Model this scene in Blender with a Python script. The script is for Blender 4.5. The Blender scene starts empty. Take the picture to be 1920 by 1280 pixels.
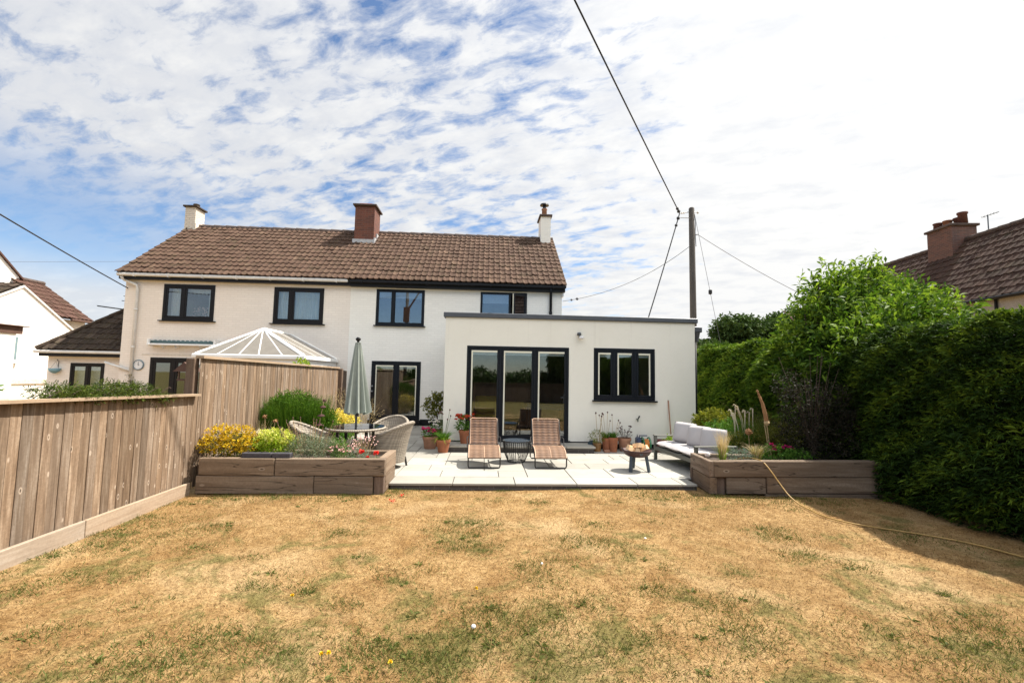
import bpy, math, random
import numpy as np
from mathutils import Vector
R = math.radians
random.seed(7)
rng = np.random.default_rng(7)
scene = bpy.context.scene
COL = scene.collection

# ------------------------------------------------------------------ camera
cam_data = bpy.data.cameras.new('camera')
cam_data.sensor_width = 36.0
cam_data.lens = 16.0
cam_data.clip_start = 0.05
cam_data.clip_end = 2000
cam = bpy.data.objects.new('camera', cam_data)
COL.objects.link(cam)
from mathutils import Matrix
cam.matrix_world = (Matrix.Translation((0, 0, 1.72)) @ Matrix.Rotation(R(-3.3), 4, 'Z')
                    @ Matrix.Rotation(R(94.4), 4, 'X') @ Matrix.Rotation(R(1.06), 4, 'Z'))
scene.camera = cam
scene.view_settings.view_transform = 'Standard'
scene.view_settings.look = 'None'
scene.view_settings.exposure = 1.17
scene.view_settings.gamma = 1.0

# ------------------------------------------------------------------ sun and sky
to_sun = Vector((0.62, 0.20, 1.0)).normalized()
sun_d = bpy.data.lights.new('sun', 'SUN')
sun_d.energy = 4.5
sun_d.angle = R(0.5)
sun_d.color = (1.0, 0.94, 0.85)
sun = bpy.data.objects.new('sun', sun_d)
sun.rotation_euler = to_sun.to_track_quat('Z', 'Y').to_euler()
COL.objects.link(sun)

world = bpy.data.worlds.new('World')
scene.world = world
world.use_nodes = True
wt = world.node_tree
wt.nodes.clear()


class NT:
    """small helper to wire nodes"""
    def __init__(self, tree):
        self.t = tree

    def n(self, kind, **kw):
        nd = self.t.nodes.new(kind)
        for k, v in kw.items():
            setattr(nd, k, v)
        return nd

    def put(self, sock, v):
        if isinstance(v, bpy.types.NodeSocket):
            self.t.links.new(v, sock)
        elif v is not None:
            sock.default_value = v

    def math(self, op, a, b=None, c=None, clamp=False):
        nd = self.n('ShaderNodeMath', operation=op, use_clamp=clamp)
        self.put(nd.inputs[0], a)
        if b is not None: self.put(nd.inputs[1], b)
        if c is not None: self.put(nd.inputs[2], c)
        return nd.outputs[0]

    def noise(self, vec, scale, detail=4, rough=0.55, dist=0.0):
        nd = self.n('ShaderNodeTexNoise')
        self.put(nd.inputs['Vector'], vec)
        nd.inputs['Scale'].default_value = scale
        nd.inputs['Detail'].default_value = detail
        nd.inputs['Roughness'].default_value = rough
        nd.inputs['Distortion'].default_value = dist
        return nd.outputs['Fac']

    def ramp(self, fac, stops, interp='LINEAR'):
        nd = self.n('ShaderNodeValToRGB')
        cr = nd.color_ramp
        cr.interpolation = interp
        while len(cr.elements) < len(stops): cr.elements.new(0.5)
        for e, (p, c) in zip(cr.elements, stops):
            e.position = p
            e.color = (c, c, c, 1) if isinstance(c, (int, float)) else (*c, 1)
        self.put(nd.inputs['Fac'], fac)
        return nd.outputs['Color']

    def mix(self, fac, a, b, mode='MIX'):
        nd = self.n('ShaderNodeMix', data_type='RGBA', blend_type=mode)
        self.put(nd.inputs[0], fac)
        for s, v in ((nd.inputs[6], a), (nd.inputs[7], b)):
            if isinstance(v, (tuple, list)): v = (*v[:3], 1)
            self.put(s, v)
        return nd.outputs[2]

    def mapping(self, vec, scale=(1, 1, 1), rot=(0, 0, 0), loc=(0, 0, 0)):
        nd = self.n('ShaderNodeMapping')
        self.put(nd.inputs['Vector'], vec)
        nd.inputs['Scale'].default_value = scale
        nd.inputs['Rotation'].default_value = rot
        nd.inputs['Location'].default_value = loc
        return nd.outputs[0]


w = NT(wt)
out = w.n('ShaderNodeOutputWorld')
sky = w.n('ShaderNodeTexSky', sky_type='NISHITA')
sky.sun_disc = False
sky.sun_elevation = math.asin(to_sun.z)
sky.sun_rotation = math.atan2(to_sun.x, to_sun.y)
sky.air_density = 1.0
sky.dust_density = 0.1
sky.ozone_density = 4.0
bg = w.n('ShaderNodeBackground')
bg.inputs['Strength'].default_value = 0.072
wt.links.new(sky.outputs[0], bg.inputs['Color'])
tc = w.n('ShaderNodeTexCoord')
sep = w.n('ShaderNodeSeparateXYZ')
wt.links.new(tc.outputs['Generated'], sep.inputs[0])
dx, dy, dz = sep.outputs
zz = w.math('ADD', w.math('MAXIMUM', dz, 0.0), 0.16)
cmb = w.n('ShaderNodeCombineXYZ')
w.put(cmb.inputs[0], w.math('DIVIDE', dx, zz))
w.put(cmb.inputs[1], w.math('DIVIDE', dy, zz))
plane = cmb.outputs[0]
rot = w.mapping(plane, rot=(0, 0, R(24)))
fine = w.noise(w.mapping(rot, scale=(0.8, 1.5, 1)), 9.5, 8, 0.62, 0.3)
puff = w.noise(w.mapping(rot, scale=(0.8, 1.25, 1), loc=(2, 5, 0)), 3.8, 3, 0.5, 0.3)
mid = w.noise(w.mapping(rot, scale=(0.6, 1.3, 1), loc=(3.1, 0.7, 0)), 1.0, 3, 0.5, 0.2)
den = w.math('ADD', w.math('MULTIPLY', fine, 0.52), w.math('ADD', w.math('MULTIPLY', mid, 0.28), w.math('MULTIPLY', puff, 0.20)))
# heavier cloud to the right (east), thinner to the left and low behind the garden
side = w.ramp(w.math('ADD', w.math('MULTIPLY', dx, 0.5), 0.5), [(0.10, 0.015), (0.30, 0.07), (0.50, 0.065), (0.61, 0.085), (0.69, 0.15), (0.80, 0.25)])
back = w.math('MULTIPLY', w.math('MINIMUM', dy, 0.0), w.math('MULTIPLY', w.math('SUBTRACT', 0.75, dz), 0.45))
den = w.math('ADD', den, w.math('ADD', w.math('SUBTRACT', side, 0.02), back))
cover = w.ramp(den, [(0.43, 0.0), (0.49, 0.42), (0.55, 0.92), (0.612, 1.0)])
# clear band low on the left, with a bank of smooth cloud under it
bank_top = w.math('ADD', 0.235, w.math('MULTIPLY', dx, 0.10))
bank_top = w.math('ADD', bank_top, w.math('MULTIPLY', w.math('SUBTRACT', w.noise(w.mapping(plane, scale=(.5, .5, 1)), 0.9, 2), 0.5), 0.10))
bank = w.ramp(w.math('ADD', w.math('MULTIPLY', w.math('SUBTRACT', bank_top, dz), 16.0), 0.35), [(0, 0.0), (1, 0.88)])
low = w.math('MULTIPLY', w.math('MAXIMUM', w.math('SUBTRACT', 0.085, dz), 0.0), 12.0, None, True)
bank = w.math('MULTIPLY', bank, w.math('SUBTRACT', 1.0, w.math('MULTIPLY', low, 0.6)))
gap = w.ramp(w.math('MULTIPLY', w.math('SUBTRACT', 0.36, dz), 7.0), [(0, 0.0), (0.8, 0.85)])
left = w.ramp(w.math('MULTIPLY', dx, -1.0), [(0.34, 0.0), (0.62, 1.0)])
cover = w.math('MULTIPLY', cover, w.math('SUBTRACT', 1.0, w.math('MULTIPLY', gap, left)))
cover = w.math('MAXIMUM', cover, w.math('MULTIPLY', bank, left), clamp=True)
# clouds are brighter towards the sun and whiter where they are thick
sd = w.n('ShaderNodeVectorMath', operation='DOT_PRODUCT')
wt.links.new(tc.outputs['Generated'], sd.inputs[0])
sd.inputs[1].default_value = tuple(to_sun)
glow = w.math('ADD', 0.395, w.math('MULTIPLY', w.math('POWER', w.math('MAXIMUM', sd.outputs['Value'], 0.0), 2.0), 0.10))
# sky glow added overhead and high behind the camera, unseen, to light the facade
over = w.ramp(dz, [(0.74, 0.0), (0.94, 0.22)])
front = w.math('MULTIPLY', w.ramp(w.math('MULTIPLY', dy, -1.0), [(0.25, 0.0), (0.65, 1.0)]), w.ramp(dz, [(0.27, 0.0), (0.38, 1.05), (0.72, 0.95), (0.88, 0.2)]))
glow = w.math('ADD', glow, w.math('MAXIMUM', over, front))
shade = w.noise(w.mapping(rot, scale=(1.2, 2.0, 1), loc=(1, 1, 0)), 4.2, 5, 0.6)
ccol = w.ramp(w.math('ADD', shade, w.math('MULTIPLY', dx, 0.2)), [(0.36, (0.86, 0.88, 0.92)), (0.62, (1.03, 1.03, 1.02))])
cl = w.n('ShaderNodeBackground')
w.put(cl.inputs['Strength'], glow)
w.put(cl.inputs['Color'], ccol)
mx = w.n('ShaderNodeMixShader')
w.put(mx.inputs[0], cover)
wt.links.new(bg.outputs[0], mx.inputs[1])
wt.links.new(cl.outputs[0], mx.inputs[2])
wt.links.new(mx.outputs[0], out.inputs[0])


# ------------------------------------------------------------------ materials
MATS = {}


def new_mat(name):
    m = bpy.data.materials.new(name)
    m.use_nodes = True
    nt = NT(m.node_tree)
    bs = m.node_tree.nodes['Principled BSDF']
    MATS[name] = m
    return m, nt, bs


def obj_coord(nt):
    return nt.n('ShaderNodeTexCoord').outputs['Object']


def tone(nt):
    a = nt.n('ShaderNodeAttribute', attribute_type='GEOMETRY', attribute_name='tone')
    return a.outputs['Fac']


def bump(nt, bs, h, strength=0.3, dist=0.01):
    b = nt.n('ShaderNodeBump')
    b.inputs['Strength'].default_value = strength
    b.inputs['Distance'].default_value = dist
    nt.put(b.inputs['Height'], h)
    nt.t.links.new(b.outputs[0], bs.inputs['Normal'])


def plain(name, col, rough=0.6, metal=0.0, var=0.12, vscale=6.0, bstr=0.0, bscale=60, tone_amt=0.0, spec=0.5):
    m, nt, bs = new_mat(name)
    v = obj_coord(nt)
    f = nt.noise(v, vscale, 4)
    a = tuple(c * (1 - var) for c in col)
    b = tuple(min(1, c * (1 + var)) for c in col)
    c = nt.mix(nt.ramp(f, [(0.3, 0.0), (0.7, 1.0)]), a, b)
    if tone_amt:
        t = nt.ramp(tone(nt), [(0, 1 - tone_amt), (1, 1 + tone_amt * 0.0 + 0.0)])
        c = nt.mix(1.0, c, t, 'MULTIPLY')
    nt.put(bs.inputs['Base Color'], c)
    bs.inputs['Roughness'].default_value = rough
    bs.inputs['Metallic'].default_value = metal
    bs.inputs['Specular IOR Level'].default_value = spec
    if bstr:
        bump(nt, bs, nt.noise(v, bscale, 5), bstr, 0.01)
    return m


def brick_wall(name, col, dirt, bstr=0.5, mortar=None, brick2=None, scale=1.0):
    """painted or bare brickwork on walls lying in the XZ or YZ plane"""
    m, nt, bs = new_mat(name)
    v = obj_coord(nt)
    s = nt.n('ShaderNodeSeparateXYZ')
    nt.put(s.inputs[0], v)
    cb = nt.n('ShaderNodeCombineXYZ')
    nt.put(cb.inputs[0], nt.math('ADD', s.outputs[0], s.outputs[1]))
    nt.put(cb.inputs[1], s.outputs[2])
    br = nt.n('ShaderNodeTexBrick')
    nt.put(br.inputs['Vector'], cb.outputs[0])
    br.inputs['Scale'].default_value = 1.0
    br.inputs['Brick Width'].default_value = 0.225 * scale
    br.inputs['Row Height'].default_value = 0.075 * scale
    br.inputs['Mortar Size'].default_value = 0.008
    br.inputs['Mortar Smooth'].default_value = 0.4
    c1 = col
    c2 = brick2 or tuple(c * 0.94 for c in col)
    br.inputs['Color1'].default_value = (*c1, 1)
    br.inputs['Color2'].default_value = (*c2, 1)
    br.inputs['Mortar'].default_value = (*(mortar or tuple(c * 0.72 for c in col)), 1)
    big = nt.ramp(nt.noise(v, 0.9, 5, 0.6), [(0.35, 0.0), (0.75, 1.0)])
    stain = nt.ramp(nt.noise(nt.mapping(v, scale=(1, 1, 0.35)), 5.0, 6, 0.65), [(0.55, 0.0), (0.72, 1.0)])
    c = nt.mix(nt.math('MULTIPLY', big, 0.35), br.outputs['Color'], dirt)
    c = nt.mix(nt.math('MULTIPLY', stain, 0.22), c, dirt)
    nt.put(bs.inputs['Base Color'], c)
    bs.inputs['Roughness'].default_value = 0.75
    h = nt.math('ADD', nt.math('MULTIPLY', br.outputs['Fac'], -1.0), nt.math('MULTIPLY', nt.noise(v, 45, 4), 0.35))
    bump(nt, bs, h, bstr, 0.012)
    return m


def wood(name, c1, c2, c3, axis='z', scale=1.0, rough=0.85, knots=True, tone_amt=0.5, cracks=0.0):
    m, nt, bs = new_mat(name)
    v = obj_coord(nt)
    t = tone(nt)
    off = nt.n('ShaderNodeCombineXYZ')
    for i in range(3):
        nt.put(off.inputs[i], nt.math('MULTIPLY', t, 17.3 + 9 * i))
    va = nt.n('ShaderNodeVectorMath', operation='ADD')
    nt.put(va.inputs[0], v); nt.put(va.inputs[1], off.outputs[0])
    p = va.outputs[0]
    sc = {'x': (1.1, 16, 16), 'y': (16, 1.1, 16), 'z': (16, 16, 1.1)}[axis]
    g = nt.noise(nt.mapping(p, scale=tuple(s * scale for s in sc)), 1.6, 6, 0.6, 0.6)
    b = nt.noise(nt.mapping(p, scale=tuple(0.25 * s * scale for s in sc)), 1.0, 3)
    col = nt.ramp(g, [(0.25, c1), (0.5, c2), (0.78, c3)])
    tt = nt.ramp(t, [(0.0, 1.0 - tone_amt), (0.5, 0.95), (1.0, 1.0)])
    col = nt.mix(1.0, col, tt, 'MULTIPLY')
    hue = nt.ramp(nt.math('FRACT', nt.math('MULTIPLY', t, 7.13)), [(0.0, (1.0, 1.0, 1.0)), (0.5, (1.0, 0.90, 0.78)), (1.0, (0.90, 0.92, 0.95))])
    col = nt.mix(1.0, col, hue, 'MULTIPLY')
    sp_ = nt.ramp(nt.noise(p, 38, 5, 0.75), [(0.38, 0.0), (0.62, 1.0)])
    col = nt.mix(nt.math('MULTIPLY', sp_, 0.28), col, tuple(c * 0.55 for c in c1))
    col = nt.mix(nt.math('MULTIPLY', nt.ramp(b, [(0.45, 0.0), (0.7, 1.0)]), 0.35), col, c1)
    if knots:
        ks = {'x': (3.0, 0, 6.5), 'y': (0, 3.0, 6.5), 'z': (0, 8.5, 4.2)}[axis]
        vo = nt.n('ShaderNodeTexVoronoi')
        nt.put(vo.inputs['Vector'], nt.mapping(p, scale=ks))
        vo.inputs['Scale'].default_value = 1.15
        gs = nt.n('ShaderNodeSeparateXYZ'); nt.put(gs.inputs[0], vo.outputs['Color'])
        gate = nt.math('GREATER_THAN', gs.outputs[0], 0.72)
        k = nt.math('MULTIPLY', gate, nt.ramp(vo.outputs['Distance'], [(0.05, 1.0), (0.09, 0.0)]))
        col = nt.mix(nt.math('MULTIPLY', k, 0.85), col, tuple(c * 0.32 for c in c1))
        halo = nt.math('MULTIPLY', gate, nt.ramp(vo.outputs['Distance'], [(0.09, 0.0), (0.12, 1.0), (0.19, 0.0)]))
        col = nt.mix(nt.math('MULTIPLY', halo, 0.55), col, tuple(min(1, c * 1.25) for c in c3))
    if cracks:
        cs = {'x': (0.35, 5, 5), 'y': (5, 0.35, 5), 'z': (5, 5, 0.35)}[axis]
        cr = nt.noise(nt.mapping(p, scale=cs), 1.3, 3, 0.5, 0.3)
        line = nt.ramp(nt.math('ABSOLUTE', nt.math('SUBTRACT', cr, 0.5)), [(0.0, 1.0), (0.012, 0.0)])
        col = nt.mix(nt.math('MULTIPLY', line, cracks), col, tuple(c * 0.3 for c in c1))
    nt.put(bs.inputs['Base Color'], col)
    bs.inputs['Roughness'].default_value = rough
    bs.inputs['Specular IOR Level'].default_value = 0.25
    bump(nt, bs, g, 0.35, 0.006)
    return m


def leafy(name, dark, midc, light, trans=0.35, rough=0.5):
    m = bpy.data.materials.new(name)
    m.use_nodes = True
    nt = NT(m.node_tree)
    bs = m.node_tree.nodes['Principled BSDF']
    o = m.node_tree.nodes['Material Output']
    col = nt.ramp(tone(nt), [(0.0, dark), (0.5, midc), (1.0, light)])
    nt.put(bs.inputs['Base Color'], col)
    bs.inputs['Roughness'].default_value = rough + 0.15
    bs.inputs['Specular IOR Level'].default_value = 0.15
    tr = nt.n('ShaderNodeBsdfTranslucent')
    nt.put(tr.inputs['Color'], nt.mix(0.5, col, (1.0, 1.0, 0.35), 'MULTIPLY'))
    mxs = nt.n('ShaderNodeMixShader')
    mxs.inputs[0].default_value = trans
    m.node_tree.links.new(bs.outputs[0], mxs.inputs[1])
    m.node_tree.links.new(tr.outputs[0], mxs.inputs[2])
    m.node_tree.links.new(mxs.outputs[0], o.inputs['Surface'])
    MATS[name] = m
    return m


def glass_mat(name, refl=0.10, tint=(0.86, 0.9, 0.9)):
    m = bpy.data.materials.new(name)
    m.use_nodes = True
    nt = NT(m.node_tree)
    m.node_tree.nodes.remove(m.node_tree.nodes['Principled BSDF'])
    o = m.node_tree.nodes['Material Output']
    tb = nt.n('ShaderNodeBsdfTransparent'); tb.inputs[0].default_value = (*tint, 1)
    gl = nt.n('ShaderNodeBsdfGlossy'); gl.inputs['Roughness'].default_value = 0.0
    gl.inputs[0].default_value = (0.95, 0.97, 1, 1)
    fr = nt.n('ShaderNodeFresnel'); fr.inputs[0].default_value = 1.5
    f = nt.math('ADD', nt.math('MULTIPLY', fr.outputs[0], 1.25), refl, clamp=True)
    b = nt.n('ShaderNodeBump'); b.inputs['Strength'].default_value = 0.02; b.inputs['Distance'].default_value = 0.02
    nt.put(b.inputs['Height'], nt.noise(obj_coord(nt), 1.4, 2))
    nt.t.links.new(b.outputs[0], gl.inputs['Normal'])
    mxs = nt.n('ShaderNodeMixShader')
    nt.put(mxs.inputs[0], f)
    m.node_tree.links.new(tb.outputs[0], mxs.inputs[1])
    m.node_tree.links.new(gl.outputs[0], mxs.inputs[2])
    m.node_tree.links.new(mxs.outputs[0], o.inputs['Surface'])
    MATS[name] = m
    return m


plain('charcoal', (0.0045, 0.006, 0.0095), 0.4, var=0.15, spec=0.3)
plain('near_black', (0.003, 0.003, 0.0035), 0.5, spec=0.3)
plain('black_brown', (0.005, 0.003, 0.003), 0.4, spec=0.3)
plain('coping_grey', (0.085, 0.09, 0.10), 0.45, metal=0.3)
plain('white_paint', (0.80, 0.80, 0.78), 0.4, var=0.04)
plain('gutter_cream', (0.62, 0.60, 0.56), 0.4, var=0.1)
plain('spacer_cream', (0.72, 0.69, 0.55), 0.5, var=0.03)
plain('render_cream', (0.80, 0.765, 0.665), 0.85, var=0.03, vscale=1.3, bstr=0.15, bscale=160)
plain('neighbour_white', (0.86, 0.83, 0.77), 0.85, var=0.03, vscale=1.2, bstr=0.2, bscale=80)
plain('pebbledash', (0.36, 0.335, 0.30), 0.95, var=0.22, vscale=26, bstr=0.7, bscale=70)
plain('plinth_dark', (0.005, 0.005, 0.006), 0.6, spec=0.3)
plain('lead', (0.42, 0.42, 0.43), 0.55, var=0.15, vscale=9)
plain('mortar_cream', (0.6, 0.55, 0.46), 0.9, var=0.2, vscale=14)
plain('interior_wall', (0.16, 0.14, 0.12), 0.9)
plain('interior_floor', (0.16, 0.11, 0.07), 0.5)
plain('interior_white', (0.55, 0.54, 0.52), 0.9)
plain('blind_white', (0.75, 0.77, 0.80), 0.8, var=0.04)
plain('curtain_white', (0.78, 0.77, 0.76), 0.9, var=0.06, vscale=20)
plain('curtain_blue', (0.30, 0.38, 0.46), 0.9, var=0.1, vscale=20)
plain('mustard', (0.55, 0.37, 0.03), 0.8)
plain('blue_cloth', (0.08, 0.12, 0.24), 0.9)
plain('terracotta', (0.30, 0.105, 0.046), 0.8, var=0.22, vscale=7, bstr=0.15)
plain('terracotta_pale', (0.30, 0.15, 0.09), 0.85, var=0.25, vscale=8, bstr=0.15)
plain('pot_dark', (0.10, 0.035, 0.022), 0.8, var=0.25)
plain('pot_orange', (0.24, 0.10, 0.05), 0.8, var=0.2)
plain('glazed_brown', (0.24, 0.12, 0.04), 0.35, var=0.25)
plain('maroon', (0.12, 0.018, 0.018), 0.4)
plain('soil', (0.05, 0.033, 0.022), 0.95, var=0.35, vscale=20, bstr=0.8, bscale=50)
plain('steel_dark', (0.02, 0.02, 0.022), 0.4, metal=0.5)
plain('steel_leg', (0.06, 0.075, 0.09), 0.45, metal=0.4)
plain('bowl_rust', (0.05, 0.018, 0.014), 0.6, var=0.3, vscale=12)
plain('firewood_bark', (0.16, 0.09, 0.05), 0.9, var=0.3, vscale=20)
plain('firewood', (0.72, 0.50, 0.29), 0.8, var=0.15, vscale=18)
plain('table_top', (0.06, 0.07, 0.08), 0.25, metal=0.3)
plain('tube_dark', (0.045, 0.042, 0.04), 0.4, metal=0.6)
plain('piping_pale', (0.55, 0.36, 0.24), 0.6)
plain('sofa_frame', (0.105, 0.105, 0.085), 0.5, var=0.1)
plain('cushion_fabric', (0.44, 0.415, 0.405), 0.95, var=0.05, vscale=5, bstr=0.3, bscale=14)
plain('parasol_fabric', (0.245, 0.275, 0.24), 0.85, var=0.06, vscale=10)
plain('parasol_pole', (0.07, 0.07, 0.07), 0.45, metal=0.5)
plain('broom_wood', (0.35, 0.17, 0.10), 0.6)
plain('hose_yellow', (0.36, 0.22, 0.06), 0.5)
plain('hose_green', (0.02, 0.16, 0.07), 0.5)
plain('hose_orange', (0.62, 0.22, 0.04), 0.5)
plain('navy_plastic', (0.035, 0.05, 0.10), 0.45)
plain('teal_bag', (0.008, 0.03, 0.045), 0.5)
plain('stone_white', (0.72, 0.70, 0.68), 0.7)
plain('ball_pale', (0.62, 0.55, 0.50), 0.8, var=0.2, vscale=30)
plain('dark_block', (0.045, 0.042, 0.05), 0.7, var=0.2, vscale=18)
plain('cable_black', (0.012, 0.012, 0.013), 0.6)
plain('cable_grey', (0.10, 0.10, 0.11), 0.6)
plain('galvanised', (0.35, 0.36, 0.37), 0.45, metal=0.7)
plain('brass_green', (0.10, 0.12, 0.09), 0.4, metal=0.6)
plain('clock_face', (0.72, 0.72, 0.71), 0.5)
plain('clock_rim', (0.16, 0.22, 0.25), 0.4)
plain('basket_blue', (0.18, 0.33, 0.40), 0.6)
plain('awning_stripe', (0.08, 0.13, 0.13), 0.8)
plain('conservatory_glass_wall', (0.40, 0.40, 0.38), 0.2)
plain('tan_ridge', (0.075, 0.052, 0.042), 0.9, var=0.35, vscale=9)
plain('red_cap', (0.34, 0.09, 0.05), 0.85)
plain('timber_brown', (0.09, 0.045, 0.03), 0.8)
plain('bark', (0.08, 0.055, 0.04), 0.95, var=0.35, vscale=18, bstr=0.7)
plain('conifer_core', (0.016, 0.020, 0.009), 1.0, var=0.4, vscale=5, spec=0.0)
plain('petal_red', (0.75, 0.035, 0.02), 0.6, var=0.2)
plain('petal_orange_red', (0.55, 0.06, 0.015), 0.6, var=0.25)
plain('petal_pink', (0.60, 0.015, 0.14), 0.6, var=0.25)
plain('petal_magenta', (0.45, 0.01, 0.12), 0.6, var=0.25)
plain('petal_white', (0.78, 0.74, 0.66), 0.6)
plain('petal_pale_pink', (0.70, 0.44, 0.40), 0.7, var=0.2)
plain('petal_yellow', (0.80, 0.55, 0.02), 0.6)
plain('seed_dark', (0.10, 0.05, 0.04), 0.9, var=0.3)
plain('seed_red', (0.05, 0.016, 0.014), 0.9, var=0.3)
plain('seed_orange', (0.28, 0.145, 0.06), 0.9, var=0.3)
plain('stem_green', (0.10, 0.13, 0.04), 0.8)
plain('stem_tan', (0.42, 0.30, 0.15), 0.8)
plain('slab_joint', (0.07, 0.065, 0.055), 0.95, var=0.2, vscale=10)
plain('white_brick_pale', (0.80, 0.78, 0.72), 0.8, var=0.04)
plain('door_pane_teal', (0.18, 0.26, 0.28), 0.15)
m, nt, bs = new_mat('render_wall')
v = obj_coord(nt)
base = nt.mix(nt.ramp(nt.noise(v, 1.1, 5, 0.6), [(0.3, 0.0), (0.7, 1.0)]), (0.775, 0.74, 0.64), (0.815, 0.78, 0.685))
trow = nt.ramp(nt.noise(nt.mapping(v, scale=(1, 1, 1.6)), 7, 6, 0.7), [(0.48, 0.0), (0.75, 1.0)])
base = nt.mix(nt.math('MULTIPLY', trow, 0.12), base, (0.62, 0.58, 0.50))
run = nt.ramp(nt.noise(nt.mapping(v, scale=(9, 9, 0.28)), 1.0, 5, 0.65), [(0.56, 0.0), (0.70, 1.0)])
sz = nt.n('ShaderNodeSeparateXYZ'); nt.put(sz.inputs[0], v)
topz = nt.ramp(nt.math('MULTIPLY', sz.outputs[2], 1 / 3.0), [(0.62, 0.0), (1.0, 1.0)])
base = nt.mix(nt.math('MULTIPLY', nt.math('MULTIPLY', run, topz), 0.22), base, (0.50, 0.45, 0.37))
spl = nt.math('MULTIPLY', nt.ramp(nt.math('MULTIPLY', sz.outputs[2], 2.2), [(0.12, 1.0), (0.85, 0.0)]), nt.ramp(nt.noise(v, 11, 6, 0.75), [(0.42, 0.0), (0.62, 1.0)]))
base = nt.mix(nt.math('MULTIPLY', spl, 0.30), base, (0.42, 0.36, 0.28))
nt.put(bs.inputs['Base Color'], base)
bs.inputs['Roughness'].default_value = 0.9
bump(nt, bs, nt.math('ADD', nt.noise(v, 150, 4), nt.math('MULTIPLY', nt.noise(v, 9, 4), 0.6)), 0.2, 0.008)
glass_mat('glass', 0.045)
glass_mat('glass_blue', 0.12, (0.80, 0.85, 0.88))
glass_mat('glass_table', 0.05, (0.80, 0.82, 0.80))
brick_wall('brick_cream', (0.82, 0.75, 0.665), (0.70, 0.61, 0.52), 0.22, mortar=(0.72, 0.645, 0.56))
brick_wall('brick_white', (0.86, 0.835, 0.765), (0.78, 0.74, 0.66), 0.2, mortar=(0.77, 0.745, 0.675))
brick_wall('brick_red', (0.17, 0.05, 0.026), (0.08, 0.028, 0.018), 0.5, mortar=(0.15, 0.085, 0.06), brick2=(0.10, 0.032, 0.02))
brick_wall('brick_orange', (0.15, 0.06, 0.04), (0.08, 0.04, 0.03), 0.5, mortar=(0.15, 0.11, 0.085), brick2=(0.085, 0.04, 0.03))
brick_wall('brick_peeling', (0.70, 0.63, 0.53), (0.22, 0.17, 0.14), 0.8)
brick_wall('brick_step', (0.06, 0.05, 0.045), (0.04, 0.035, 0.03), 0.5, mortar=(0.11, 0.10, 0.09), brick2=(0.045, 0.038, 0.035))
wood('fence_wood', (0.125, 0.085, 0.057), (0.265, 0.195, 0.138), (0.50, 0.415, 0.33), 'z', 0.9, tone_amt=0.42)
wood('fence_rail', (0.30, 0.225, 0.16), (0.40, 0.315, 0.235), (0.50, 0.42, 0.335), 'y', 1.0, tone_amt=0.25)
wood('post_brown', (0.10, 0.07, 0.055), (0.15, 0.11, 0.085), (0.22, 0.17, 0.14), 'z', 1.0)
wood('sleeper', (0.13, 0.097, 0.070), (0.215, 0.170, 0.130), (0.335, 0.285, 0.23), 'x', 0.45, tone_amt=0.3, cracks=0.9)
wood('sleeper_side', (0.15, 0.105, 0.075), (0.24, 0.18, 0.13), (0.33, 0.27, 0.21), 'y', 0.45, tone_amt=0.3, cracks=0.8)
wood('pole_wood', (0.065, 0.06, 0.058), (0.105, 0.10, 0.096), (0.155, 0.15, 0.145), 'z', 1.0, knots=False)


def roof_mat(name, cols, lichen=(0.42, 0.34, 0.24), moss=(0.05, 0.045, 0.02)):
    m, nt, bs = new_mat(name)
    v = obj_coord(nt)
    c = nt.ramp(tone(nt), [(i / (len(cols) - 1), k) for i, k in enumerate(cols)])
    sp = nt.ramp(nt.noise(v, 13, 5, 0.7), [(0.56, 0.0), (0.68, 1.0)])
    c = nt.mix(nt.math('MULTIPLY', sp, 0.45), c, lichen)
    dk = nt.ramp(nt.noise(v, 3.2, 5, 0.65), [(0.5, 0.0), (0.75, 1.0)])
    c = nt.mix(nt.math('MULTIPLY', dk, 0.5), c, moss)
    nt.put(bs.inputs['Base Color'], c)
    bs.inputs['Roughness'].default_value = 0.9
    bs.inputs['Specular IOR Level'].default_value = 0.2
    bump(nt, bs, nt.noise(v, 60, 4), 0.4, 0.01)
    return m


roof_mat('roof_tile', [(0.060, 0.034, 0.023), (0.070, 0.040, 0.027), (0.080, 0.046, 0.031), (0.090, 0.053, 0.036), (0.125, 0.076, 0.051)], (0.24, 0.18, 0.11))
roof_mat('roof_tile_dark', [(0.030, 0.021, 0.016), (0.042, 0.030, 0.022), (0.054, 0.038, 0.028), (0.075, 0.054, 0.04)], (0.14, 0.11, 0.07))
roof_mat('roof_tile_umber', [(0.038, 0.021, 0.016), (0.048, 0.026, 0.019), (0.058, 0.032, 0.023), (0.072, 0.041, 0.029)], (0.08, 0.05, 0.036))
roof_mat('roof_tile_red', [(0.07, 0.037, 0.028), (0.085, 0.045, 0.034), (0.10, 0.055, 0.042)], (0.13, 0.08, 0.06))


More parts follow.
